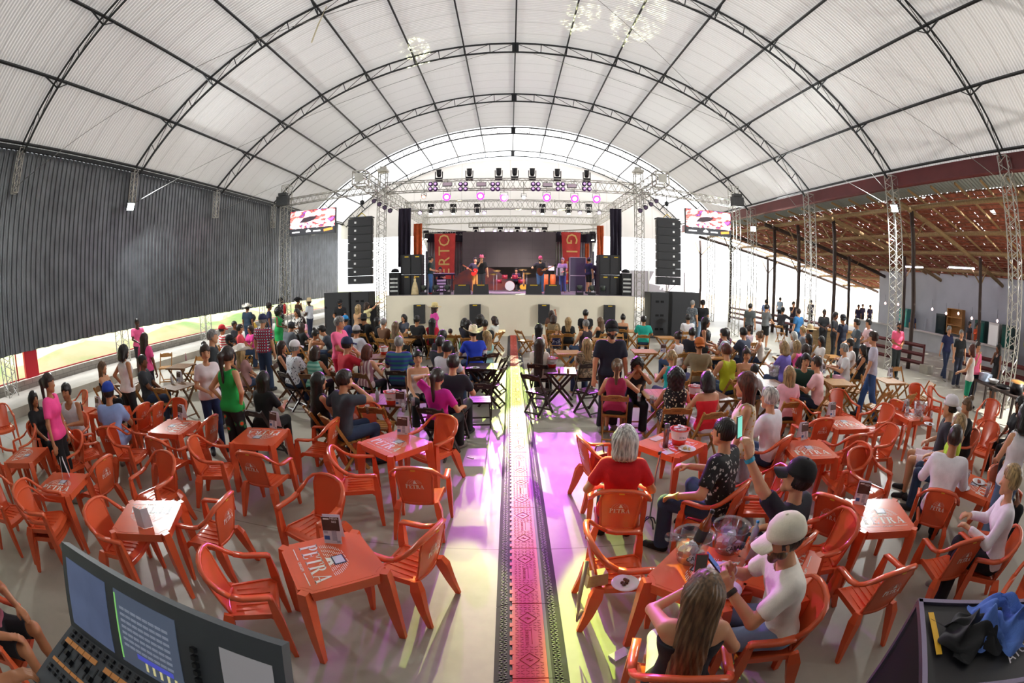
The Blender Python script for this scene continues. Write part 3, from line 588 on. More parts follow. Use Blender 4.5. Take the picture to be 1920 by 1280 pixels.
# ground movers on the stage edge
for k,px in enumerate((794,817,838,1087,1110,1131)):
    x,z=ap(px,545,21.4); o=empty('floor_moving_light',(x,21.45,SZ+.02),0,'moving head standing on the stage lip, '+['leftmost','second','third','fourth','fifth','rightmost'][k],'stage light','stage lip moving heads')
    MB().box((0,0,.06),(.34,.3,.12)).obj('base',body,o); MB().path([(-.16,0,.4),(-.16,0,.1),(.16,0,.1),(.16,0,.4)],.04,.12,up=Vector((0,1,0)),sm=False).obj('yoke',body,o); MB().lathe([(0,-.14),(.1,-.1),(.13,.0),(.12,.13),(0,.14)],(0,0,.33),12).obj('head',M('mover_green','39423a',rough=.3),o); MB().lathe([(0,.145),(.1,.145)],(0,0,.33),12).obj('lens',M('mover_lens','e8e6dc',rough=.1),o)
# wedges
for k,(px,l) in enumerate(((866,'leftmost'),(901,'second'),(1001,'third'),(1037,'rightmost'))):
    x,z=ap(px,545,21.3); o=empty('floor_monitor',(x,21.55,SZ+.02),0,'black wedge monitor on the stage lip, '+l,'speaker','wedge monitors')
    MB().add([(-.38,-.25,0),(.38,-.25,0),(.38,.3,0),(-.38,.3,0),(-.36,-.12,.48),(.36,-.12,.48),(.36,.3,.3),(-.36,.3,.3)],[(0,1,5,4),(1,2,6,5),(2,3,7,6),(3,0,4,7),(4,5,6,7),(3,2,1,0)]).obj('cabinet',grl,o); MB().box((0,-.14,.44),(.36,.02,.04)).obj('logo',ylw,o)
# instruments
dk=empty('drum_kit',(.0,26.0,SZ+.02),0,'drum kit with magenta lit cymbals at the back centre of the stage','drum kit')
Ry=Matrix.Rotation(math.pi/2,3,'X'); dr=M('drum_red','8a2430',rough=.3); sk=M('drum_skin','a9b8a6',rough=.5); brs=M('cymbal','c99a4a',rough=.25,metal=.9)
MB().lathe([(0,-.25),(.3,-.25),(.3,.25),(0,.25)],(0,0,.32),20,R=Ry).obj('bass_drum',dr,dk); MB().lathe([(0,.255),(.28,.255)],(0,0,.32),20,R=Ry).obj('drum_head',sk,dk)
for x,y,z,r in ((-.3,.05,.85,.17),(.3,.05,.85,.17),(.7,.2,.6,.22),(-.65,.3,.6,.19)): MB().lathe([(0,.1),(r,.1),(r,-.13),(0,-.13)],(x,y,z),16).obj('drum',dr,dk)
for x,y,z in ((-.75,0,1.2),(.75,0,1.25),(-.95,.4,1.0),(1.0,.45,1.05)): MB().lathe([(0,.03),(.06,.02),(.24,0)],(x,y,z),20,R=Matrix.Rotation(.25,3,'X')).obj('cymbal',brs,dk); MB().tube((x,y,0),(x,y,z),.014,6).obj('stand',alu,dk)
kb=empty('keyboard',(-3.75,25.2,SZ+.02),0,'keyboard on a dark stand with a small rack at stage left','keyboard')
MB().box((0,0,1.0),(1.4,.35,.1)).obj('body',spk,kb); MB().box((0,-.1,1.06),(1.3,.15,.02)).obj('keys',M('keys_white','e8e4dc',rough=.3),kb); MB().box((-.5,0,.48),(.05,.3,.95)).box((.5,0,.48),(.05,.3,.95)).obj('stand',steel,kb); 
o=empty('equipment_rack',(-3.75,24.6,SZ+.02),0,'white faced rack standing in front of the keyboard','rack','stage racks'); MB().box((0,0,.35),(.6,.4,.7)).obj('case',spk,o); [MB().box((0,-.21,.15+.17*k),(.5,.02,.1)).obj('panel',M('rack_panel','cfd2cf'),o) for k in range(4)]
def guitar(name,loc,rz,col,label,tilt=0):
    g=empty(name,loc,rz,label,'guitar','guitars'); R=Matrix.Rotation(tilt,3,'Y')
    bp=[]; 
    for k in range(24):
        a=2*math.pi*k/24; r=.17+.05*math.cos(2*a)-.03*math.sin(a); bp.append((r*math.cos(a)*.95,r*math.sin(a)))
    MB().prism([(x,y) for x,y in bp],-.04,.04,R=R@Matrix.Rotation(math.pi/2,3,'X')).obj('body',M('gtr_'+col,col,rough=.25),g)
    MB().box(R@Vector((0,-.045,.45)),(.05,.025,.62),R=R).obj('neck',hw,g); MB().box(R@Vector((0,-.045,.8)),(.08,.025,.15),R=R).obj('headstock',body,g); MB().lathe([(0,0),(.045,0)],R@Vector((0,-.045,.05)),12,R=R@Matrix.Rotation(math.pi/2,3,'X')).obj('sound_hole',body,g)
    return g
guitar('acoustic_guitar',(ap(982,528,23.5)[0],23.5,SZ+.35),0,'d9a13a','yellow acoustic guitar on a stand right of the drum kit')
o=empty('flight_case',(ap(1082,515,26)[0],26,SZ+.02),0,'tall grey road case with metal edges on stage right','road case'); MB().box((0,0,1.0),(.95,.6,2.0)).obj('case',M('case_grey','3e4246',rough=.5),o)
e_=MB(); [e_.box((sx*.47,-.3,1.0),(.04,.04,2.02)) for sx in (-1,1)]; [e_.box((0,-.3,z),(.98,.04,.04)) for z in (.02,.95,2.0)]; e_.obj('edging',alu,o)
o=empty('guitar_amplifier',(ap(1048,535,26.5)[0],26.5,SZ+.02),0,'black bass amplifier behind the accordion player','amplifier'); MB().box((0,0,.45),(.7,.4,.9)).obj('cabinet',spk,o); MB().lathe([(0,0),(.25,0)],(0,-.21,.4),20,R=Ry).obj('speaker_cone',grl,o)
pc=empty('percussion_stand',(ap(1030,520,25.5)[0],25.5,SZ+.02),0,'pair of tall orange congas near the singer with the guitar','percussion'); 
for dx in (-.2,.2): MB().lathe([(0,1.0),(.14,1.0),(.17,.7),(.12,.05),(0,.05)],(dx,0,0),16).obj('drum',M('conga_orange','c9672c',rough=.4),pc)
MB().box((.1,0,1.35),(.35,.02,.25)).obj('music_sheet',lg,pc); MB().tube((.1,.02,0),(.1,.02,1.3),.012,6).obj('stand',steel,pc)
# statue at stage left edge and mic stand
st=empty('statue',(ap(778,545,21.4)[0],21.4,SZ+.02),0,'small cream and gold robed statue on the left stage lip','statue'); MB().lathe([(0,0),(.2,0),(.19,.08),(.16,.3),(.1,.55),(.07,.62),(.05,.66),(.06,.72),(.05,.8),(0,.83)],(0,0,0),16).obj('robe',M('robe_cream','cdb98c',rough=.5,noise=.15,nscale=8),st); MB().lathe([(.05,.8),(.06,.86),(.04,.9),(0,.95)],(0,0,0),10).obj('crown',brs,st)
ms_=empty('microphone_stand',(1.95,22.6,SZ+.02),0,'thin black microphone stand before the singer with the guitar','microphone stand'); MB().lathe([(0,0),(.14,0),(.13,.03),(0,.04)],(0,0,0),14).obj('base',steel,ms_); MB().tube((0,0,.03),(0,0,1.55),.012,6).tube((0,0,1.55),(-.15,.1,1.62),.01,6).obj('pole',steel,ms_); MB().lathe([(0,-.05),(.02,-.04),(.03,.03),(0,.06)],(-.16,.1,1.63),8).obj('microphone',body,ms_)
cl=empty('backdrop_arch',(-1.9,28.6,SZ+.02),0,'rounded dark riser screen with orange panel behind the drums','screen panel'); MB().prism([(1.9*math.cos(a),1.5*math.sin(a)) for a in np.linspace(0,math.pi,20)],-.05,.05,R=Ry).obj('panel',M('arch_dark','4b3644',rough=.6,kind='noise',col2='8a4030',nscale=1.5),cl)
# apex small fairy lights above the stage
# ---- coloured stage light thrown into the hall
def spot(loc,tgt,e,col,ang,blend=.3,rad=.05,gobo=False):
    o=lamp('SPOT','stage_beam',loc,e,col,tgt,spot_size=math.radians(ang),spot_blend=blend,shadow_soft_size=rad)
    if gobo:
        L=o.data; L.use_nodes=True; nt=L.node_tree; em=nt.nodes['Emission']; tc=node(nt,'ShaderNodeTexCoord'); mp=node(nt,'ShaderNodeMapping'); v=node(nt,'ShaderNodeTexVoronoi'); v.inputs['Scale'].default_value=gobo; v.inputs['Randomness'].default_value=.5
        nt.links.new(tc.outputs['Normal'],mp.inputs[0]); nt.links.new(mp.outputs[0],v.inputs[0]); r=node(nt,'ShaderNodeValToRGB'); e_=r.color_ramp.elements; e_[0].position=.0; e_[0].color=(1,1,1,1); e_[1].position=.5; e_[1].color=(.0,.0,.0,1); nt.links.new(v.outputs['Distance'],r.inputs[0])
        rm_=node(nt,'ShaderNodeMath',operation='MULTIPLY'); rm_.inputs[1].default_value=1; nt.links.new(r.outputs[0],rm_.inputs[0]); nt.links.new(rm_.outputs[0],em.inputs[1])
    return o
def roofpt(px,py):
    r=ray(px,py); lo,hi=5,60
    for k in range(60):
        m=(lo+hi)/2; x,z=r[0]*m-X0,CAMH+r[2]*m-AR_Z
        if math.hypot(x,z)<AR_R: lo=m
        else: hi=m
    return (r[0]*lo,r[1]*lo,CAMH+r[2]*lo)
for px,py,a,l in ((780,100,5.5,-2.5),(1085,40,5.5,0),(1190,50,7.5,2.5)):
    spot((l,28.3,5.2),roofpt(px,py),160000,(1,1,.55),a,.25,.03,gobo=90)
LT=[((-3.2,21.6,6.6),(-.9,4.0,0),4200,MAG,14),((0,21.6,6.7),(1.35,5.0,0),6500,MAG,15),((2.6,21.6,6.6),(1.1,3.4,0),4000,MAG,13),((4.4,21.6,6.5),(4,6,0),1300,MAG,22),((-4,21.6,6.5),(-3,8,0),900,MAG,20),((3,21.6,6.6),(1.0,8.5,0),2600,MAG,8),((1.5,21.6,6.6),(2.6,2.3,0),1500,MAG,14),((-1.5,21.6,6.6),(-2.2,2.2,0),1200,MAG,12),
 ((.3,28.3,5.2),(.2,10.0,0),9000,YEL,7),((1.2,28.3,5.2),(.95,2.0,0),24000,YEL,3.6),((-.6,28.3,5.2),(-.55,2.6,0),12000,YEL,2.6),((2,28.3,5.2),(.1,15.5,0),7000,(1,.95,.6),12),((-1,28.3,5.2),(-.35,5.2,0),7000,YEL,3),((.7,21.0,6.9),(.98,1.9,0),42000,(.7,1,.1),4.4),((-.3,21.0,6.9),(-.5,2.6,0),15000,YEL,3.5),((1.2,21.6,6.7),(.75,1.3,0),4000,YEL,2.6),((0,28.3,5.2),(.15,6.6,0),12000,(1,1,.45),3.4),((3,28.3,5.2),(1.3,6.4,0),9000,YEL,2)]
for a,b,e,c,g in LT: spot(a,b,e,c,g,.25,.04,gobo=False)
for x in (-4,-1.3,1.3,4): spot((x,22.5,6.6),(x*.8,24.5,2),420,MAG,70,.6,.2)
spot((0,20.5,7.0),(0,25,3),1800,(1,.9,.8),60,.6,.2)
# ================================================================ FURNITURE PROTOTYPES
PLO=M('orange_plastic','e0623a',rough=.25,noise=.06,nscale=2,spec=.55); WHT=M('print_white','f0e6dc',rough=.4); YLT=M('yellow_mark','d9a820',rough=.5)
# serif letters of the table print, drawn as strokes on a unit-height em
def L_quads(ch):
    t=.19; s=.045; q=[]
    def bar(x0,y0,x1,y1): q.append([(x0,y0),(x1,y0),(x1,y1),(x0,y1)])
    def ring(cx,cy,rx,ry,tx,ty,a0,a1,n=10):
        for k in range(n):
            a=math.radians(a0+(a1-a0)*k/n); b=math.radians(a0+(a1-a0)*(k+1)/n)
            q.append([(cx+rx*math.cos(a),cy+ry*math.sin(a)),(cx+rx*math.cos(b),cy+ry*math.sin(b)),(cx+(rx-tx)*math.cos(b),cy+(ry-ty)*math.sin(b)),(cx+(rx-tx)*math.cos(a),cy+(ry-ty)*math.sin(a))])
    if ch in 'PR':
        bar(.08,0,.08+t,1); bar(0,0,.36,s); bar(0,1-s,.3,1); ring(.28,.74,.3,.26,.17,.07,-90,90); bar(.2,.93,.3,1); bar(.2,.48,.3,.55)
        if ch=='R': q.append([(.33,.52),(.5,.5),(.74,.03),(.52,.03)]); bar(.5,0,.8,s)
        w=.62 if ch=='P' else .8
    elif ch=='E':
        bar(.08,0,.08+t,1); bar(0,0,.6,s+.02); bar(0,1-s-.02,.58,1); bar(.2,.48,.46,.54); q.append([(.6,0),(.6,.27),(.56,.27),(.5,.05)]); q.append([(.58,1),(.58,.75),(.54,.75),(.48,.95)]); bar(.43,.38,.47,.64); w=.62
    elif ch=='T':
        bar(.27,0,.27+t,1); bar(.17,0,.56,s); bar(0,.94,.72,1); q.append([(0,1),(0,.7),(.04,.7),(.1,.95)]); q.append([(.72,1),(.72,.7),(.68,.7),(.62,.95)]); w=.72
    else:
        q.append([(.52,0),(.74,0),(.46,1),(.36,1)]); q.append([(.06,0),(.12,0),(.42,.92),(.36,1)]); bar(.17,.28,.6,.34); bar(0,0,.22,s); bar(.44,0,.82,s); w=.82
    return q,w
def petra(mb,W,z,cap=True):
    """write the word across width W centred at origin in the XY plane, at height z"""
    x=0; Q=[]
    for i,ch in enumerate('PETRA'):
        q,w=L_quads(ch); sc=1.12 if i==0 else 1.0; yo=0
        Q+=[[(x+a*sc,b*sc) for a,b in p] for p in q]; x+=w*sc+.05
    k=W/x; h=k
    for p in Q: 
        v=[((a-x/2)*k,b*k,z) for a,b in p]; mb.add(v,[(0,1,2,3)])
    return h
def mountain(mb,W,y0,z,rows=7):
    for r in range(rows):
        t=r/rows; y=y0+W*.36*t; half=W*.5*math.sqrt(max(1-t*t,.02)); n=max(3,int(8*(1-t*.6)))
        for k in range(n):
            xa=-half+2*half*k/n; ln=2*half/n*.72; mb.add([(xa,y,z),(xa+ln,y+W*.006,z),(xa+ln,y+W*.017,z),(xa,y+W*.009,z)],[(0,1,2,3)])
    mb.add([(0,y0+W*.30,z+.0004),(-W*.09,y0,z+.0004),(W*.02,y0,z+.0004),(W*.05,y0+W*.06,z+.0004),(W*.09,y0,z+.0004),(W*.16,y0,z+.0004)],[(0,1,2,3,4,5)])
# ---- monobloc armchair (local +Y is where the sitter looks)
def make_armchair():
    o=empty('plastic_armchair')
    def seat(u,v): # u across, v back->front
        w=.20+.035*v; x=(u-.5)*2*w; y=-.2+.42*v
        z=.425-.018*math.cos((u-.5)*math.pi)+.02*v-(.05*max(0,(v-.85)/.15)**2)
        return (x,y,z)
    m=MB().grid(seat,10,10)
    fr=[seat(k/10,1) for k in range(11)]; m.path([(x,y,z-.012) for x,y,z in fr],.02,.045,sm=False)
    for e in (0,1): m.path([(x,y,z-.015) for x,y,z in [seat(e,k/8) for k in range(9)]],.02,.05,sm=False)
    for k in range(5): m.box((0+(k-2)*.07,.02,.424),(.006,.3,.012))
    m.obj('seat',PLO,o)
    hoop=[(.285,.21,.655),(.29,.1,.66),(.292,0,.665),(.29,-.09,.69),(.275,-.17,.745),(.245,-.235,.81),(.19,-.275,.858),(.1,-.298,.882),(0,-.305,.888)]
    full=hoop+[(-x,y,z) for x,y,z in hoop[-2::-1]]
    i0,i1=3,len(full)-4
    b=MB()
    def bk(u,v):
        w=.165+.035*v-.03*max(0,v-.8)/.2; x=(u-.5)*2*w; y=-.2-.1*v-.012*math.sin(v*3)+.035*(1-math.cos((u-.5)*2.2))*1.2
        z=.425+.46*v-.035*abs((u-.5)*2)**2.2*max(0,(v-.7)/.3)
        return (x,y,z)
    b.grid(bk,10,12); b.grid(lambda u,v:tuple(np.array(bk(u,v))+(0,-.008,0)),10,12)
    b.path([bk(k/10,0) for k in range(11)],.03,.03)
    for e in (0,1): b.path([tuple(np.array(bk(e,k/10))+(0,-.006,0)) for k in range(11)],.022,.016)
    b.path(full[i0:i1+1],.042,.028,up=[Vector((0,-.3,1))]*(i1-i0+1))
    b.obj('backrest',PLO,o)
    for s in (1,-1):
        a=[(s*x,y,z) for x,y,z in hoop[:4]]; MB().path([(s*.285,.23,.64)]+a,.058,.026).obj('armrest',PLO,o)
        MB().path([(s*.285,.215,.65),(s*.285,.225,.45),(s*.29,.235,.2),(s*.295,.245,0)],.05,.04,up=Vector((1,0,0)),sm=False,scales=[.9,1.5,1.2,.75]).obj('leg',PLO,o)
        MB().path([(s*.2,-.19,.44),(s*.225,-.215,.36),(s*.25,-.26,.18),(s*.27,-.32,0)],.07,.045,up=Vector((1,0,0)),sm=False,scales=[1.1,1.5,1.1,.65]).obj('leg',PLO,o)
    lg_=MB(); h=petra(lg_,.2,0); mountain(lg_,.17,h*1.25,0,6)
    lo=lg_.obj('logo',WHT,o); lo.location=(0,-.274,.64); lo.rotation_euler=(math.pi/2+.22,0,0)
    MB().box((0,-.322,.868),(.05,.004,.012)).obj('yellow_mark',YLT,o)
    return o
# ---- square plastic table with notched corners
def make_table():
    o=empty('plastic_table'); h=.35; n=.055
    poly=[]
    for k in range(4):
        R=Matrix.Rotation(k*math.pi/2,2)
        for p in ((h,-h+n*1.5),(h,h-n*1.5),(h-n*.5,h-n*1.35),(h-n*1.0,h-n*.85),(h-n*1.35,h-n*.5),(h-n*1.5,h)): 
            q=R@Vector(p); poly.append((q.x,q.y))
    t=MB().prism(poly,.69,.72); t.prism([(x*.985,y*.985) for x,y in poly],.64,.692)
    t.prism([(x*.93,y*.93) for x,y in poly],.72,.7215); t.obj('tabletop',PLO,o)
    for sx in (1,-1):
        for sy in (1,-1):
            a=.31; V=[]
            lm=MB(); ps=[(sx*a,sy*a,.72),(sx*(a+.005),sy*(a+.005),.62),(sx*(a+.025),sy*(a+.025),.3),(sx*(a+.045),sy*(a+.045),0)]
            lm.path(ps,.11,.085,up=Vector((sx,-sy,0)),sm=False,scales=[.85,1.0,.8,.5]); lm.obj('leg',PLO,o)
    pr=MB(); hh=petra(pr,.54,0); 
    for v in pr.v: pass
    pr2=MB(); pr2.v=[(x,y-.2,.7235) for x,y,z in pr.v]; pr2.f=pr.f; pr2.sm=pr.sm; pr2.mi=pr.mi
    mt=MB(); mountain(mt,.46,0,.7235,11); mv=MB(); mv.v=[(x,y-.2+hh*1.2,z) for x,y,z in mt.v]; mv.f=mt.f; mv.sm=mt.sm; mv.mi=mt.mi
    pr2.add(mv.v,mv.f); pr2.add([(-.26,-.245,.7235),(-.09,-.245,.7235),(-.09,-.252,.7235),(-.26,-.252,.7235)],[(0,1,2,3)]); pr2.add([(.26,-.245,.7235),(.09,-.245,.7235),(.09,-.252,.7235),(.26,-.252,.7235)],[(0,1,2,3)])
    pr2.obj('print',WHT,o); text('small_print','ORIGEM',.035,WHT,o,(0,-.25,.7225),ext=.001)
    st=MB().box((.02,.06,.7245),(.12,.1,.002)).obj('sticker',M('sticker_blue','2b3350',rough=.3),o); MB().box((.02,.06,.7262),(.1,.08,.001)).obj('sticker_face',M('sticker_face','c9c9d6',rough=.3),st)
    return o
# ---- wooden folding chair / table
WD={'h':M('wood_honey','b9833f',rough=.45,kind='wood',col2='9c6a30',scale=(5,5,5)),'d':M('wood_dark','3a2620',rough=.4,kind='wood',col2='2a1a18',scale=(5,5,5)),'b':M('wood_brown','7d5230',rough=.45,kind='wood',col2='63401f',scale=(5,5,5))}
def make_fold(k):
    m=WD[k]; o=empty('folding_chair')
    for s in (1,-1):
        MB().path([(s*.2,-.3,.82),(s*.2,-.1,.46),(s*.2,.2,0)],.022,.045,up=Vector((0,1,0)),sm=False).obj('leg',m,o)
        MB().path([(s*.172,.17,.44),(s*.172,-.05,.2),(s*.172,-.25,0)],.022,.04,up=Vector((0,1,0)),sm=False).obj('leg',m,o)
    st=MB()
    for j in range(5): st.box((0,-.16+.085*j,.45),(.37,.07,.018))
    for s in (1,-1): st.box((s*.15,0,.432),(.025,.38,.022))
    st.obj('seat',m,o)
    R=Matrix.Rotation(math.radians(30),3,'X')
    MB().prism([(-.22,-.06),(.22,-.06),(.22,.035),(.12,.035),(.09,.055),(-.09,.055),(-.12,.035),(-.22,.035)],-.01,.01,R=Matrix.Rotation(math.pi/2+math.radians(28),3,'X'),c=(0,-.275,.765)).obj('backrest',m,o)
    for a in ((.165,.06,.2,.016),(-.21,.05,.17,.016),(-.05,.39,.2,.012)): MB().tube((-a[2],a[0],a[1]),(a[2],a[0],a[1]),a[3],4).obj('stretcher',m,o)
    lo=MB(); petra(lo,.1,0); l=lo.obj('logo',M('burnt_logo','5a3a1a') if k!='d' else M('pale_logo','b8a888'),o); l.location=(0,-.2945,.755); l.rotation_euler=(math.pi/2+math.radians(28),0,0)
    return o
def make_ftable(k):
    m=WD[k]; o=empty('folding_table'); t=MB()
    for j in range(7): t.box((-.3+.1*j,0,.745),(.096,.7,.018))
    t.box((0,.33,.725),(.7,.04,.03)).box((0,-.33,.725),(.7,.04,.03)); t.obj('tabletop',m,o)
    for s in (1,-1):
        MB().path([(-.3,s*.27,.72),(.3,s*.27,0)],.03,.05,up=Vector((1,0,0)),sm=False).obj('leg',m,o)
        MB().path([(.3,s*.24,.72),(-.3,s*.24,0)],.03,.05,up=Vector((1,0,0)),sm=False).obj('leg',m,o)
    for a in ((.22,.27,.1),(-.22,.24,.1),(0,.27,.36)): MB().tube((a[0],-a[1],a[2]),(a[0],a[1],a[2]),.016,4).obj('stretcher',m,o)
    return o
PROTO={}; USED={}
def place(kind,maker,x,y,rz,label,cat,group,z=0):
    if kind not in PROTO:
        PROTO[kind]=maker(); o=PROTO[kind]; o.location=(x,y,z); o.rotation_euler=(0,0,rz); tag(o,label,cat,group); return o
    o=copy_tree(PROTO[kind],(x,y,z),rz,label,group); o['category']=cat; return o
def chair(px,py,face,label,z=.44):
    """px,py: pixel of the seat centre; face: bearing the sitter looks, 0=stage, 90=right"""
    x,y=at(px,py,z); return place('arm',make_armchair,x,y,-math.radians(face),'orange plastic armchair '+label,'chair','orange plastic armchairs')
CHP=[]
def chairw(x,y,face,label): return place('arm',make_armchair,x,y,-math.radians(face),'orange plastic armchair '+label,'chair','orange plastic armchairs')
def fold(x,y,face,k,label):
    w={'h':'honey','d':'dark','b':'brown'}[k]; return big(place)('f'+k,lambda:make_fold(k),x,y,-math.radians(face),w+' wooden folding chair '+label,'chair','wooden folding chairs')
def ftab(x,y,rz,k,label):
    w={'h':'honey','d':'dark','b':'brown'}[k]; return place('t'+k,lambda:make_ftable(k),x,y,math.radians(rz),w+' wooden folding table '+label,'table','wooden folding tables')
def big(fn):
    def g(*a,**k): o=fn(*a,**k); o.scale=(1.07,)*3; return o
    return g
TB={}
def table(key,x,y,rz,label):
    TB[key]=(x,y,rz); return place('tab',make_table,x,y,math.radians(rz),'square orange plastic table '+label,'table','orange plastic tables')
# ---- orange tables (centre, rotation of the print)
for a in [('T1',-1.35,2.60,-52,'with a menu card, closest to the camera'),('T2',-1.46,5.2,-37,'with a menu card, left of the aisle and nearest to it'),('T3',-3.43,5.07,188,'behind which the woman in green stands'),
 ('T4',-5.15,5.0,100,'left of the woman in navy trousers'),('T5',at(205,768,.72)[0],at(205,768,.72)[1],10,'where the man in the blue cap sits'),('T5b',at(150,772,.72)[0]-.1,at(150,772,.72)[1],10,'joined on the left of the blue cap man\'s table'),
 ('T6',-6.94,2.72,-60,'at the left picture edge, second row'),('T7',-5.25,2.49,25,'on the left with its print reading upright'),('T8',-3.43,2.57,205,'with a folded white card on it'),
 ('T9',2.06,5.08,34,'holding the bucket and steel bottle, with grey haired woman'),('T10',3.89,4.43,-14,'in front of the man raising his phone, print upright'),('T11',5.32,5.22,-14,'with menu card, behind the upright print table'),
 ('T12',3.56,2.57,-24,'with glaring white reflections and a menu card'),('T13',7.2,5.05,-10,'with clear bucket where the white capped man sits'),('T14',5.5,2.3,15,'with food where the man in white shirt sits'),
 ('T15',1.42,2.42,44,'with the clear ice buckets, nearest right'),('T16',2.02,2.30,44,'joined behind the ice buckets, under the menu card'),('T17',-.0-7.9,4.2,0,'half hidden at the left edge, third row')]:
    table(*a)
# ---- orange armchairs
CH=[(470,1120,62,'at the left of the closest table, facing it'),(765,1055,-70,'at the right of the closest table, facing left'),(592,985,200,'behind the closest table, facing the camera'),
 (398,1000,-95,'right of the white card table'),(297,925,185,'behind the white card table, facing the camera'),(232,1020,75,'left of the white card table, glossy back'),
 (92,990,60,'near the lower left, under another stacked chair'),(185,915,-100,'right of the left table with upright print'),(135,870,185,'behind the left table with upright print'),
 (52,850,190,'behind the second row left edge table'),(18,960,70,'left of the upright print table at the picture edge'),(10,800,100,'at the left picture edge, third row'),(5,880,60,'at the left picture edge, second row'),
 (148,775,190,'behind the table of the blue cap man'),(165,850,25,'in front of the joined left tables, logo visible'),(258,800,-95,'right of the blue cap man, nearer one'),(283,800,-100,'right of the blue cap man, second one'),
 (245,850,75,'turned right, between the left tables'),(322,865,5,'in front of the table left of the navy trousers woman'),(325,800,182,'behind the table left of the navy trousers woman'),(380,830,-95,'just behind the woman in navy trousers'),
 (405,880,70,'turned right before the table of the woman in green'),(497,815,182,'with menu card before it, behind the green woman table'),(500,895,2,'in front of the table of the woman in green'),(600,840,-88,'right of the table of the woman in green'),
 (672,905,72,'left of the aisle table, tilted toward it'),(692,815,150,'back left of the aisle table'),(812,845,215,'back right of the aisle table'),(790,925,0,'in front of the aisle table, logo facing us'),
 (1128,880,80,'left of the grey haired woman, with a bag on it'),(1160,1072,92,'with a plate and a purse on its seat'),
 (1415,945,-70,'empty between the floral shirt man and the phone man'),(1405,860,-60,'behind the floral shirt man, seat glowing pink'),
 (1520,825,3,'in front of the far upright table, small logo'),(1500,790,75,'bright orange left of the far table'),(1578,778,182,'behind the far table with menu card'),(1640,805,-85,'red lit right of the far table'),
 (1578,858,2,'right behind the upright print table, logo visible'),(1580,895,-80,'right of the upright print table, turned left'),(1620,915,175,'behind the glaring table with menu card'),(1560,985,62,'left of the glaring table'),
 (1625,1115,8,'in front of the glaring table, bright orange back'),(1770,1060,20,'in front of the food table, logo facing us'),(1755,765,165,'behind the clear bucket table, menu card before it'),(1722,760,195,'back left of the clear bucket table'),
 (1690,790,85,'red, left of the clear bucket table'),(1850,790,-100,'pink gleaming at the back right'),(1840,840,-90,'right of the bun haired woman'),(1525,1045,-75,'arching behind the cream capped man'),(1905,1155,-95,'behind the dark road case, bottom right'),(1640,850,-75,'orange with bright seat right of the print tables')]
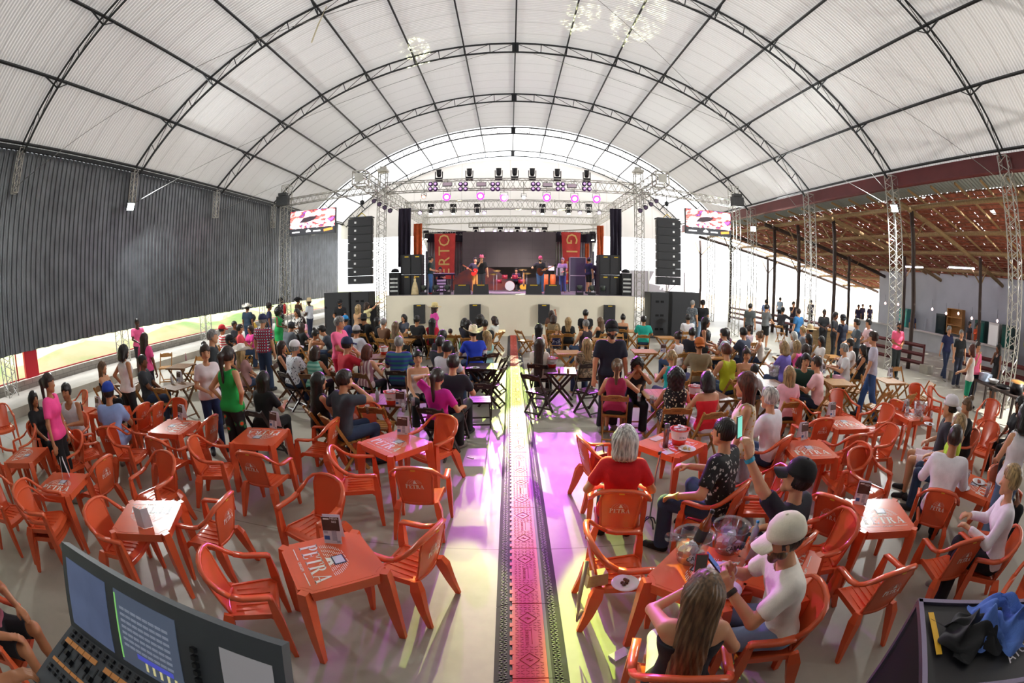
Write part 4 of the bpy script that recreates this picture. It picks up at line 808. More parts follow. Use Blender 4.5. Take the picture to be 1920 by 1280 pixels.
# ================================================================ PEOPLE : implicit bodies meshed by surface nets
f32=np.float32
def sd_cone(P,a,b,ra,rb):
    a=np.array(a,f32); b=np.array(b,f32); ba=b-a; l2=float(ba@ba)+1e-9; q=P-a
    t=np.clip((q@ba)/l2,0,1); return np.sqrt(((q-t[...,None]*ba)**2).sum(-1))-(ra+(rb-ra)*t)
def sd_ell(P,c,r,R=None):
    q=P-np.array(c,f32)
    if R is not None: q=q@np.array(R,f32)
    r=np.array(r,f32); k0=np.sqrt(((q/r)**2).sum(-1)); k1=np.sqrt(((q/(r*r))**2).sum(-1))+1e-6
    return k0*(k0-1)/k1
class Field:
    """smooth union of primitives, evaluated only near each one"""
    def __init__(s,lo,hi,h):
        s.h=h; s.lo=np.array(lo,f32); n=np.ceil((np.array(hi)-s.lo)/h).astype(int)+1; s.n=n
        s.ax=[s.lo[k]+h*np.arange(n[k],dtype=f32) for k in range(3)]; s.D=np.full(n,.2,f32)
    def sub(s,lo,hi):
        i0=np.clip(((np.array(lo)-s.lo)/s.h).astype(int),0,s.n-1); i1=np.clip(((np.array(hi)-s.lo)/s.h).astype(int)+2,1,s.n)
        sl=tuple(slice(a,b) for a,b in zip(i0,i1)); X,Y,Z=np.meshgrid(*[s.ax[k][sl[k]] for k in range(3)],indexing='ij'); return sl,np.stack([X,Y,Z],-1)
    def put(s,prim,k=.03,grow=0,op='u'):
        kind=prim[0]
        if kind=='c': _,a,b,ra,rb=prim; m=max(ra,rb)+grow+k+.03; lo=np.minimum(a,b)-m; hi=np.maximum(a,b)+m; sl,P=s.sub(lo,hi); d=sd_cone(P,a,b,ra+grow,rb+grow)
        else: _,c,r,R=prim; m=max(r)+grow+k+.03; sl,P=s.sub(np.array(c)-m,np.array(c)+m); d=sd_ell(P,c,[x+grow for x in r],R)
        D=s.D[sl]
        if op=='u':
            hh=np.clip(.5+.5*(D-d)/k,0,1); s.D[sl]=D*(1-hh)+d*hh-k*hh*(1-hh)
        elif op=='s': s.D[sl]=np.maximum(D,-d)
    def cut(s,fn):
        X,Y,Z=np.meshgrid(*s.ax,indexing='ij'); s.D=np.maximum(s.D,fn(X,Y,Z))
    def mesh(s,name,mat):
        D=s.D; D[0]=D[-1]=.1; D[:,0]=D[:,-1]=.1; D[:,:,0]=D[:,:,-1]=.1
        I=D<0; c=[I[i:I.shape[0]-1+i,j:I.shape[1]-1+j,k:I.shape[2]-1+k] for i in(0,1) for j in(0,1) for k in(0,1)]
        sm=sum(x.astype(np.int8) for x in c); ix=np.argwhere((sm>0)&(sm<8))
        if len(ix)==0: return None
        idx=np.full(sm.shape,-1,np.int32); idx[tuple(ix.T)]=np.arange(len(ix))
        acc=np.zeros((len(ix),3)); cnt=np.zeros(len(ix)); off=[(i,j,k) for i in(0,1) for j in(0,1) for k in(0,1)]
        vals=np.stack([D[ix[:,0]+o[0],ix[:,1]+o[1],ix[:,2]+o[2]] for o in off],1)
        for a in range(8):
            for b in range(a+1,8):
                if bin(a^b).count('1')!=1: continue
                va,vb=vals[:,a],vals[:,b]; m=(va<0)!=(vb<0); t=np.where(m,va/(va-vb+1e-12),0)
                p=np.array(off[a])+t[:,None]*(np.array(off[b])-np.array(off[a])); acc[m]+=p[m]; cnt+=m
        V=(ix+acc/cnt[:,None])*s.h+s.lo; F=[]
        for ax in range(3):
            u,v=(ax+1)%3,(ax+2)%3; A=I; sh=[slice(None)]*3; sh2=[slice(None)]*3; sh[ax]=slice(0,-1); sh2[ax]=slice(1,None)
            a,b=A[tuple(sh)],A[tuple(sh2)]; e=np.argwhere(a!=b)
            e=e[(e[:,u]>0)&(e[:,v]>0)&(e[:,u]<A.shape[u]-1)&(e[:,v]<A.shape[v]-1)]
            eu=np.zeros(3,int);ev=np.zeros(3,int);eu[u]=1;ev[v]=1
            q=np.stack([idx[tuple((e-eu-ev).T)],idx[tuple((e-ev).T)],idx[tuple(e.T)],idx[tuple((e-eu).T)]],1); fl=a[tuple(e.T)]; q[~fl]=q[~fl][:,::-1]; F.append(q)
        F=np.concatenate(F); F=F[(F>=0).all(1)]
        me=bpy.data.meshes.new(name); me.vertices.add(len(V)); me.vertices.foreach_set('co',V.astype(f32).ravel()); me.loops.add(F.size); me.loops.foreach_set('vertex_index',F.ravel().astype(np.int32))
        me.polygons.add(len(F)); me.polygons.foreach_set('loop_start',np.arange(0,F.size,4,dtype=np.int32)); me.polygons.foreach_set('loop_total',np.full(len(F),4,np.int32)); me.polygons.foreach_set('use_smooth',np.ones(len(F),bool))
        me.materials.append(mat); me.update(); me.validate(); return me
def V3(*a): return np.array(a,float)
def ik(s,w,l1,l2,pole):
    s,w=np.array(s,float),np.array(w,float); d=w-s; L=np.linalg.norm(d); u=d/L; L=min(L,(l1+l2)*.995); w=s+u*L
    a=(l1*l1-l2*l2+L*L)/(2*L); h=math.sqrt(max(l1*l1-a*a,0)); p=np.array(pole,float); p-=u*(p@u); p/=np.linalg.norm(p)+1e-9
    return s+u*a+p*h,w
def hand_prims(w,d,nrm,side,curl=.5,fine=True):
    """palm, four fingers of unequal length and a thumb; d=direction, nrm=palm normal (fingers curl toward it), side=towards the thumb"""
    d,nrm=np.array(d,float),np.array(nrm,float); d/=np.linalg.norm(d); nrm-=d*(nrm@d); nrm/=np.linalg.norm(nrm)+1e-9; sd=np.cross(d,nrm)*side
    o=[]; r=.0105 if fine else .013
    for q in (-.026,-.009,.009,.025): o.append(('c',w+d*.01+sd*q*.6,w+d*.085+sd*q,.015,.0125))
    for q,L in ((.027,.072),(.009,.08),(-.009,.074),(-.027,.058)):
        b=w+d*.088+sd*q; a1=curl*.7; d1=d*math.cos(a1)+nrm*math.sin(a1); m=b+d1*L*.5; a2=curl*1.7; d2=d*math.cos(a2)+nrm*math.sin(a2); e=m+d2*L*.5
        o+=[('f',b,m,r*.95,r*.86),('f',m,e,r*.86,r*.7)]
    b=w+d*.03+sd*.025; t1=d*.65+sd*.6+nrm*.35; t1/=np.linalg.norm(t1); m=b+t1*.04; t2=d*.85+sd*.15+nrm*.5; t2/=np.linalg.norm(t2)
    o+=[('f',b,m,r*1.25,r),('f',m,m+t2*.032,r,r*.8)]
    return o
POSES={ # sit?, lean, (left wrist),(right wrist) in body coords, head yaw, pitch
 'sit':dict(sit=1,lean=-.08,L=(-.13,.32,.62),R=(.13,.32,.62)),
 'tab':dict(sit=1,lean=.16,L=(-.14,.42,.80),R=(.16,.40,.80)),
 'lean':dict(sit=1,lean=.42,L=(-.1,.5,.82),R=(.12,.5,.82),pitch=-.35),
 'eat':dict(sit=1,lean=.12,L=(-.14,.42,.80),R=(.06,.22,1.13)),
 'sprawl':dict(sit=1,lean=-.1,L=(-.52,.25,.82),R=(.12,.24,1.0),spread=.5),
 'ext':dict(sit=1,lean=.15,L=(-.14,.38,.80),R=(.42,.5,.86)),
 'arm':dict(sit=1,lean=-.06,L=(-.3,.16,.70),R=(.3,.16,.70)),
 'head':dict(sit=1,lean=.0,L=(-.16,-.08,1.25),R=(.28,.25,.75),pole=(-1,.2,.6)),
 'face':dict(sit=1,lean=.25,L=(-.05,.27,1.1),R=(.05,.27,1.1),pitch=-.3),
 'photo':dict(sit=1,lean=.0,L=(-.14,.3,.64),R=(.12,.45,1.3)),
 'st':dict(lean=.0,L=(-.27,.05,.87),R=(.27,.05,.87)),
 'fold':dict(lean=.0,L=(-.06,.24,1.12),R=(.08,.24,1.08)),
 'hips':dict(lean=.0,L=(-.19,.0,1.02),R=(.19,.0,1.02),pole=(0,-1.2,-.1),out=1),
 'up':dict(lean=-.03,L=(-.26,.06,.87),R=(.15,.42,1.72)),
 'mic':dict(lean=-.02,L=(-.3,.05,.9),R=(.03,.2,1.5)),
 'gtr':dict(lean=.02,L=(-.05,.2,1.1),R=(.42,.22,1.22)),
 'hold':dict(lean=.02,L=(-.12,.34,1.08),R=(.14,.34,1.08)),
 'walk':dict(lean=.05,L=(-.27,.15,.9),R=(.28,-.08,.9),stride=.22),
 'face2':dict(lean=.0,L=(-.24,.06,.88),R=(.05,.17,1.42)),
}
def skel(ps,sex):
    p=dict(POSES[ps]) if isinstance(ps,str) else dict(ps); F=sex=='F'; sit=p.get('sit'); z0=.55 if sit else .97
    a=p.get('lean',0); u=V3(0,math.sin(a),math.cos(a)); f=V3(0,math.cos(a),-math.sin(a)); X=V3(1,0,0)
    Pv=V3(0,0,z0); w=.155 if F else .18; wide=p.get('wide',1.0); k=dict(P=Pv,u=u,f=f,F=F,sit=sit,p=p,z0=z0)
    T=[]
    hipr=.118 if F else .11
    T.append(('c',Pv-X*.075+f*-.005,Pv+X*.075,hipr*wide,hipr*wide))
    T.append(('c',Pv+u*.17-X*.05,Pv+u*.17+X*.05,(.088 if F else .1)*wide,(.088 if F else .1)*wide))
    T.append(('c',Pv+u*.33-X*(.06 if F else .085),Pv+u*.33+X*(.06 if F else .085),.098*wide,.098*wide))
    T.append(('c',Pv+u*.425-X*(w-.06),Pv+u*.425+X*(w-.06),.078,.078))
    if F: T+= [('c',Pv+u*.33+f*.07-X*.06,Pv+u*.33+f*.085-X*.06,.05,.045),('c',Pv+u*.33+f*.07+X*.06,Pv+u*.33+f*.085+X*.06,.05,.045)]
    k['torso']=T; nk=Pv+u*.50; hy=p.get('yaw',0); hp=p.get('pitch',0)
    Hc=Pv+u*.60+V3(0,.03+.06*max(0,-hp),.075-.04*max(0,-hp)); k['neck']=('c',nk,Hc-V3(0,.02,.05),.058 if not F else .048,.05 if not F else .044); k['Hc']=Hc
    k['R']=np.array(Matrix.Rotation(-hy,3,'Z')@Matrix.Rotation(hp,3,'X'))*1.09 # columns: head axes
    arms=[]
    for s,key in ((-1,'L'),(1,'R')):
        sh=Pv+u*.45+X*s*w; pole=p.get('pole') if p.get('pole') and (p.get('out') or key=='L') else (s*.7,-.5,-.75)
        if p.get('out'): pole=(s*1,-.6,-.0)
        if key+'pole' in p: pole=p[key+'pole']
        e,wr=ik(sh,p[key],.285,.255,pole); arms.append((s,sh,e,wr))
    k['arms']=arms; legs=[]
    for s in (-1,1):
        hp_=Pv+V3(s*.088,0,-.03)
        if sit:
            sp=p.get('spread',.13); kn=Pv+V3(s*(.1+.25*sp),.43,-.02); an=V3(kn[0]*1.02,kn[1]-.03+p.get('foot',0),.085)
        else:
            st=p.get('stride',.03)*s; kn=V3(s*.095,.03+st*.5,.50); an=V3(s*.11,-.02+st,.085)
        legs.append((s,hp_,kn,an,an+V3(s*.03,.15,-.05)))
    k['legs']=legs; return k
def bounds(k,pad=.12):
    pts=[k['P'],k['Hc']+V3(0,0,.12)]+[q for a in k['arms'] for q in a[1:]]+[q for l in k['legs'] for q in l[1:]]
    pts=np.array(pts); return pts.min(0)-pad,pts.max(0)+pad
SKIN={}
def skinmat(t):
    c={0:'e2b08e',1:'cf9670',2:'b0754f',3:'7d4d33',4:'4d2f22'}[t]
    return M('skin%d'%t,c,rough=.5,noise=.06,nscale=10)
BODY={}
def armr(F): return (.05,.038,.036,.026) if F else (.057,.043,.042,.03)
def body_mesh(ps,sex,h,key):
    if key in BODY: return BODY[key]
    k=skel(ps,sex); lo,hi=bounds(k); G=Field(lo,hi,h); F=k['F']; fine=h<.009
    for t in k['torso']: G.put(t,.06)
    G.put(k['neck'],.03); R=k['R']; Hc=k['Hc']; tw=lambda v:Hc+R@np.array(v,float); Ru=R/1.09
    G.put(('e',Hc+R@V3(0,-.008,.02),(.082,.103,.107),Ru),.02)
    G.put(('c',tw((0,.03,-.03)),tw((0,.052,-.088)),.063,.033),.03)
    G.put(('c',tw((-.045,.02,-.05)),tw((.045,.02,-.05)),.03,.03),.02)
    G.put(('c',tw((0,.082,.0)),tw((0,.1,-.028)),.011,.015),.012)
    for s in (-1,1): G.put(('c',tw((s*.076,-.002,.01)),tw((s*.076,-.006,-.022)),.013,.009),.008)
    if fine:
        G.put(('c',tw((-.02,.083,-.056)),tw((.02,.083,-.056)),.009,.009),.01)
        for s in (-1,1): G.put(('c',tw((s*.018,.083,.018)),tw((s*.045,.076,.02)),.01,.008),.01)
    r1,r2,r3,r4=armr(F)
    for s,sh,e,w in k['arms']:
        G.put(('c',sh,e,r1,r2),.035); G.put(('c',e,w,r3,r4),.02)
        d=w-e; nr=np.array(k['p'].get('palm',(0,0,-1)),float)
        if s>0 and 'palmR' in k['p']: nr=np.array(k['p']['palmR'],float)
        if s<0 and 'palmL' in k['p']: nr=np.array(k['p']['palmL'],float)
        dd=d.copy()
        hk='hand'+('R' if s>0 else 'L')
        if hk in k['p']: dd=np.array(k['p'][hk],float)
        for q in hand_prims(w,dd,nr,s*k['p'].get('th',1),k['p'].get('curl',.6),fine):
            if q[0]=='f': G.put(('c',)+q[1:],.004 if fine else .012,grow=0 if fine else max(0,h*.35-.004))
            else: G.put(q,.012,grow=0)
    for s,hp,kn,an,to in k['legs']:
        G.put(('c',hp,kn,.085 if not F else .088,.058),.04); G.put(('c',kn,(kn*.6+an*.4)+V3(0,-.01,0),.055,.054),.02); G.put(('c',(kn*.6+an*.4)+V3(0,-.01,0),an,.052,.036),.02); G.put(('c',an+V3(0,-.03,-.03),to,.032,.026),.02)
    me=G.mesh('body',skinmat(1)); BODY[key]=(k,me); return BODY[key]
CLO={}
def cloth_mesh(kind,key,k,h):
    if (kind,key) in CLO: return CLO[(kind,key)]
    lo,hi=bounds(k); G=Field(lo,hi,h); F=k['F']; r1,r2,r3,r4=armr(F); P,u,f=k['P'],k['u'],k['f']
    if kind in('tee','long','tank','strap','dress','crop'):
        for t in k['torso']: G.put(t,.07,grow=.017)
        al=lambda X,Y,Z:(Y-P[1])*u[1]+(Z-P[2])*u[2]
        if kind in('tee','long','crop'):
            for s,sh,e,w in k['arms']:
                m=sh+(e-sh)*.62
                if kind in ('tee','crop'): G.put(('c',sh,m,r1+.014,r1+.012),.035)
                else: G.put(('c',sh,e,r1+.013,r2+.015),.035); G.put(('c',e,w-(w-e)*.08,r3+.014,r4+.014),.02)
            for s,sh,e,w in k['arms']:
                if kind in('tee','crop'):
                    d=(e-sh)/np.linalg.norm(e-sh); m=sh+(e-sh)*.66; G.put(('c',m+d*.055,m+d*.2,.056,.062),op='s')
        if kind=='tank':
            for s,sh,e,w in k['arms']: G.put(('c',sh+V3(s*.0,0,0)+u*.02,sh+V3(s*.06,0,-.02),.062,.08),op='s')
        if kind in('strap',): G.cut(lambda X,Y,Z:al(X,Y,Z)-.385+ (.0))
        bot={'crop':.06,'dress':-.6}.get(kind,-.055)
        if kind=='dress' and k['sit']:
            for s,hp,kn,an,to in k['legs']: G.put(('c',hp,kn,.105,.085),.08)
            bot=-.3
        elif kind=='dress':
            G.put(('c',P,P+V3(0,0,-.42),.16,.2),.08); bot=-.5
        G.put(('c',k['neck'][1]+u*(-.03 if kind in('tank','dress') else .0)+(f*.03 if kind in('tank','dress') else f*.012),k['neck'][2]+u*.05,.062+(.022 if kind in('tank','dress') else .006),.09),op='s')
        G.cut((lambda X,Y,Z:bot-al(X,Y,Z)) if kind=='dress' else (lambda X,Y,Z:np.minimum(bot-al(X,Y,Z),.2-abs(X))))
    elif kind in('trousers','shorts','leggings'):
        g=.006 if kind=='leggings' else .014
        G.put(k['torso'][0],.05,grow=g-.004)
        G.put(('c',P+u*.05-V3(.06,0,0),P+u*.05+V3(.06,0,0),.088,.088),.04,grow=g-.006)
        for s,hp,kn,an,to in k['legs']:
            G.put(('c',hp,kn,.087,.062),.04,grow=g)
            if kind!='shorts': G.put(('c',kn,an+V3(0,0,.02),.058,.042+(.02 if kind=='trousers' else 0)),.02,grow=g)
            else:
                d=(kn-hp)/np.linalg.norm(kn-hp); m=hp+(kn-hp)*.82; G.put(('c',m+d*.12,m+d*.3,.125,.14),op='s'); 
        al=lambda X,Y,Z:(Y-P[1])*u[1]+(Z-P[2])*u[2]
        G.cut(lambda X,Y,Z:Z-(P[2]+.06))
        G.cut(lambda X,Y,Z:.07-Z)
    elif kind.startswith('shoe'):
        for s,hp,kn,an,to in k['legs']:
            if (s<0)==(kind=='shoeL'): G.put(('c',an+V3(0,-.03,-.035),to+V3(0,.0,.0),.042,.038),.02,grow=.004); G.put(('c',an+V3(0,0,-.02),an,.042,.042),.02)
        G.cut(lambda X,Y,Z:-Z+.0)
    me=G.mesh(kind,skinmat(1)); CLO[(kind,key)]=me; return me
HAIR={}
def hair_mesh(style,h=.012):
    if (style,h) in HAIR: return HAIR[(style,h)]
    G=Field((-.3,-.4,-.75 if style=='xlong' else -.5),(.3,.25,.35),h); g={'shaved':.004,'curly':.03,'afro':.05}.get(style,.012)
    G.put(('e',V3(0,-.014,.026),(.078,.098,.1),None),.02,grow=g)
    if style=='short': G.put(('e',V3(0,.03,.085),(.055,.06,.04),None),.03)
    if style not in ('shaved',): pass
    # open the face
    G.put(('e',V3(0,.10,-.04),(.068,.065,.088),None),op='s'); G.cut(lambda X,Y,Z:np.minimum(-.045-Z,0*Z+1) if style in('short','shaved','bun','pony') else -1+0*Z)
    G.cut(lambda X,Y,Z:np.minimum(np.minimum(Y-.03,.03-Z),.09-abs(X)*0) if style in('short','shaved','bun','pony') else -1+0*Z)
    if style in('long','xlong','bob','curly','afro','wavy'):
        L={'long':-.30,'xlong':-.62,'bob':-.10,'curly':-.28,'afro':-.12,'wavy':-.24}[style]; wd=.055 if style!='curly' and style!='afro' else .085
        for s in (-1,0,1):
            G.put(('c',V3(s*.05,-.05,0),V3(s*.055,-.085 if style!='xlong' else -.15,L),wd,.028 if style!='bob' else .05),.05)
            if s: G.put(('c',V3(s*.068,-.01,.03),V3(s*.075,-.0,max(L,-.2)),.026,.02),.03)
        if style in('curly','afro','wavy'):
            X,Y,Z=np.meshgrid(*G.ax,indexing='ij'); G.D+=(.012*np.sin(X*90)*np.sin(Y*85+1)*np.sin(Z*80)).astype(f32)
        G.put(('e',V3(0,.115,-.05),(.062,.075,.1),None),op='s')
    if style=='pony':
        G.put(('c',V3(0,-.1,.06),V3(0,-.15,.03),.03,.035),.02); G.put(('c',V3(0,-.15,.03),V3(0,-.14,-.3),.035,.016),.03)
    if style=='xpony': pass
    if style=='bun': G.put(('e',V3(0,-.08,.13),(.045,.045,.04),None),.02)
    X,Y,Z=np.meshgrid(*G.ax,indexing='ij'); G.D+=(.0035*np.sin(np.arctan2(X,Y+.02)*26+6*np.sin(Z*9))).astype(f32)
    me=G.mesh('hair_'+style,skinmat(1)); HAIR[(style,h)]=me; return me
HATS={}
def hat_mesh(kind):
    if kind in HATS: return HATS[kind]
    m=MB()
    if kind in('cap','capback'):
        s=1 if kind=='cap' else -1
        m.lathe([(.0,.135),(.03,.133),(.06,.12),(.083,.09),(.093,.05),(.094,.02),(.09,.02)],(0,-.012,.012),24)
        m.v=[(x*.94,y*1.13,z) for x,y,z in m.v]
        b=MB(); b.grid(lambda u,v:((u-.5)*.165*(1-.25*v*v),s*(.075+.095*v*math.sqrt(max(.05,1-((u-.5)*1.7)**2))),.045-.03*v-.04*(u-.5)**2*4*.6),12,5); b.grid(lambda u,v:((u-.5)*.165*(1-.25*v*v),s*(.075+.095*v*math.sqrt(max(.05,1-((u-.5)*1.7)**2))),.039-.03*v-.04*(u-.5)**2*4*.6),12,5)
        m.add(b.v,b.f,True); m.lathe([(0,.008),(.009,.004),(.01,0)],(0,-.012,.145),8)
    else:
        st=kind=='straw'
        n=32; pr=[(.0,.145),(.045,.15),(.075,.135),(.085,.08),(.09,.03)]
        m.lathe(pr,(0,-.01,.02),24); m.v=[(x*.95,y*1.15,z-(.02 if abs(x)<.02 and z>.14 else 0)) for x,y,z in m.v]
        def br(u,v):
            a=2*math.pi*u; r=.085+(.1 if not st else .09)*v; lift=(0.075*v*v*abs(math.cos(a))**2-.02*v*abs(math.sin(a))) if not st else -.015*v
            return (r*math.cos(a),-.01+r*math.sin(a)*1.15,.05+lift)
        m.grid(br,n,5); m.grid(lambda u,v:tuple(np.array(br(u,v))-(0,0,.005)),n,5)
        b=MB(); 
    m.v=[(x*1.09,y*1.07,z*1.05) for x,y,z in m.v]; me=m.mesh('hat_'+kind,skinmat(1)); HATS[kind]=me; return me
def face_mesh():
    if 'face' in HATS: return HATS['face']
    for s,q in ((-1,'L'),(1,'R')):
        HATS['eye'+q]=MB().lathe([(0,.009),(.008,.006),(.0135,0)],(s*.031,.074,.004),10,R=Matrix.Rotation(-math.pi/2+.1,3,'X')@Matrix.Diagonal((1,.65,1))).mesh('eye',M('eye_dark','2a1c16',rough=.2))
        HATS['brow'+q]=MB().path([(s*.014,.088,.022),(s*.032,.086,.028),(s*.05,.073,.022)],.004,.006,n=5).mesh('eyebrow',M('brow','2e1f18',rough=.9))
    HATS['face']=1
    l=MB(); l.path([(-.024,.086,-.056),(-.01,.093,-.054),(.01,.093,-.054),(.024,.086,-.056)],.006,.012,n=6); HATS['lips']=l.mesh('lips',M('lips','a2514a',rough=.5))
    g=MB(); 
    for s in (-1,1): g.lathe([(0,.004),(.024,.003),(.025,0)],(s*.033,.094,.0),12,R=Matrix.Rotation(-math.pi/2,3,'X')@Matrix.Diagonal((1,.8,1))); g.path([(s*.056,.09,.005),(s*.078,.0,.012)],.004,.004)
    g.path([(-.015,.097,.004),(.015,.097,.004)],.004,.004); HATS['shades']=g.mesh('sunglasses',M('shade_black','0b0b0d',rough=.1))
    be=Field((-.12,-.05,-.18),(.12,.16,.05),.009); be.put(('c',V3(0,.034,-.05),V3(0,.058,-.094),.06,.034),.02); be.put(('c',V3(-.05,.02,-.05),V3(.05,.02,-.05),.032,.032),.02); be.put(('e',V3(0,.10,-.015),(.05,.045,.045),None),op='s'); be.cut(lambda X,Y,Z:Z+.02); HATS['beard']=be.mesh('beard',skinmat(1))
    return HATS['face']
def setmat(o,m): o.material_slots[0].link='OBJECT'; o.material_slots[0].material=m
HC={'k':'17120f','b':'35221a','r':'5e2b1c','l':'a88a5c','m':'6d5238','g':'8d8b88','w':'c6c4bf','d':'2b1d18'}
def cmat(spec):
    """colour spec: hex or kind:hex:hex"""
    if ':' in spec:
        k,a,b=spec.split(':'); return M('cloth_'+spec,a,rough=.85,kind=k,col2=b)
    return M('cloth_'+spec,spec,rough=.85,noise=.07,nscale=14,bump=.15)
def hmat(c):
    h=HC.get(c,c); a=[int(h[i:i+2],16) for i in (0,2,4)]; d=''.join('%02x'%max(0,int(v*.6)) for v in a); l=''.join('%02x'%min(255,int(v*1.12+5)) for v in a)
    return M('hair_'+c,d,rough=.42,kind='noise',col2=l,nscale=6,scale=(9,9,1.2))
NP=0
def person(label,x,y,face,pose,sex='M',top='tee/222222',bot='trousers/2a3550',hair='short/k',hat=None,skin=1,yaw=0,res=.018,shoes=None,z=0,scale=1.0,beard=None,shades=0,facing=None,extra=None,group='people in the hall'):
    """place one figure; pose is a key or a dict, face the compass bearing it looks along (0 = stage)"""
    global NP; NP+=1; yb=round(yaw/30)*30
    ps=dict(POSES[pose]) if isinstance(pose,str) else dict(pose); ps['yaw']=math.radians(yb)
    key=(pose if isinstance(pose,str) else 'x%d'%NP,sex,yb,res); k,me=body_mesh(ps,sex,res,key)
    o=link('person',me,None,(x,y,z),-math.radians(face)); o.scale=(scale,)*3; tag(o,label,'person',group); setmat(o,skinmat(skin))
    def kid(name,mesh,mat,loc=None,R=None):
        c=link(name,mesh,o); setmat(c,mat)
        if loc is not None: c.matrix_local=Matrix.Translation(Vector(loc))@(Matrix(R.tolist()).to_4x4() if R is not None else Matrix())
        return c
    for part in top.split('+'):
        kd,c=part.split('/'); nm={'tee':'shirt','long':'shirt','tank':'tank_top','strap':'strap_top','dress':'dress','crop':'crop_top'}[kd]; m_=cloth_mesh(kd,key,k,res)
        if m_: kid(nm,m_,cmat(c))
    if bot:
        kd,c=bot.split('/'); m_=cloth_mesh(kd,key,k,res); m_ and kid(kd,m_,cmat(c))
    if shoes:
        for q in('shoeL','shoeR'): m_=cloth_mesh(q,key,k,max(res*.8,.008)); m_ and kid('shoe',m_,cmat(shoes))
    if hair:
        st,c=hair.split('/'); kid('hair',hair_mesh(st,.012 if res>.01 else .008),hmat(c),k['Hc'],k['R'])
    if hat: kd,c=hat.split('/'); kid({'cap':'cap','capback':'cap','cow':'cowboy_hat','straw':'straw_hat'}[kd],hat_mesh(kd),cmat(c),k['Hc'],k['R'])
    tf=(face+yb)%360
    if 70<tf<290 or res<.01:
        face_mesh()
        for nm in('eyeL','eyeR','browL','browR','lips'):
            e=link({'eye':'eye','bro':'eyebrow','lip':'lips'}[nm[:3]],HATS[nm],o); e.matrix_local=Matrix.Translation(Vector(k['Hc']))@Matrix(k['R'].tolist()).to_4x4()
    if shades or beard: face_mesh()
    if shades: e=link('sunglasses',HATS['shades'],o); e.matrix_local=Matrix.Translation(Vector(k['Hc']))@Matrix(k['R'].tolist()).to_4x4()
    if beard: kid('beard',HATS['beard'],hmat(beard),k['Hc'],k['R'])
    if extra: extra(o,k)
    return o,k
# ================================================================ THE CROWD
def near(a,b,d): return (a[0]-b[0])**2+(a[1]-b[1])**2<d*d
QUEUE=[]; FIX=[]
def who(px,py,pose,sex,face,top,bot,hair,skin,ch,short,detail='',defer=False,xw=None,**o):
    ps=POSES[pose] if isinstance(pose,str) else pose; sc=o.pop('scale',1.03 if sex=='M' else .97)*1.075; z=o.get('z',0)
    k=skel(dict(ps,yaw=0),sex); H=k['Hc']*sc; z=z-(.03 if ch=='o' else 0); o['z']=z; x,y=at(px,py,H[2]+z)
    a=-math.radians(face); x-=H[0]*math.cos(a)-H[1]*math.sin(a); y-=H[0]*math.sin(a)+H[1]*math.cos(a)
    if xw: r_=ray(px,py); x,y=xw,r_[1]*xw/r_[0]
    d=math.hypot(x,y); res=o.pop('res',.013 if d<7 else .018 if d<12 else .024)
    lab=short+(', '+detail if detail else ''); job=[x,y,face,pose,sex,top,bot,hair,skin,res,sc,o,lab,ch,short,1 if ps.get('sit') else 0]
    if defer: QUEUE.append(job); return
    FIX.append((x,y,.5)); return build_job(job)
CHAIRS=[]
def build_job(j):
    x,y,face,pose,sex,top,bot,hair,skin,res,sc,o,lab,ch,short,_=j
    if 'shoes' not in o and (not _ or math.hypot(x,y)<8) and math.hypot(x,y)<22: o['shoes']='2b2a2e' if len(lab)%3 else '8a8680'
    p=person(lab,x,y,face,pose,sex,top,bot,hair,skin=skin,res=res,scale=sc,**o)
    if ch:
        fx,fy=math.sin(math.radians(face)),math.cos(math.radians(face)); cx,cy_=x+fx*.05,y+fy*.05; CHAIRS.append((cx,cy_))
        if ch=='o': chairw(cx,cy_,face,'under the '+short)
        else: fold(cx,cy_,face,ch,'under the '+short)
    return p
def flush():
    P=np.array([[j[0],j[1]] for j in QUEUE]); O=P.copy(); n=len(P); tabs=np.array([wt(i) for i in range(len(WT))]+[TB[k][:2] for k in TB]); fx=np.array([f[:2] for f in FIX])
    for it in range(80):
        D=P[:,None]-P[None]; d=np.sqrt((D**2).sum(-1))+1e-6; np.fill_diagonal(d,9); m=np.clip(.52-d,0,1); P+=(D/d[...,None]*m[...,None]*.35).sum(1)
        for Q,r in ((tabs,.56),(fx,.6)):
            D=P[:,None]-Q[None]; d=np.sqrt((D**2).sum(-1))+1e-6; m=np.clip(r-d,0,1); P+=(D/d[...,None]*m[...,None]*.4).sum(1)
    for j,p in zip(QUEUE,P): j[0],j[1]=float(p[0]),float(p[1]); build_job(j)
    return P
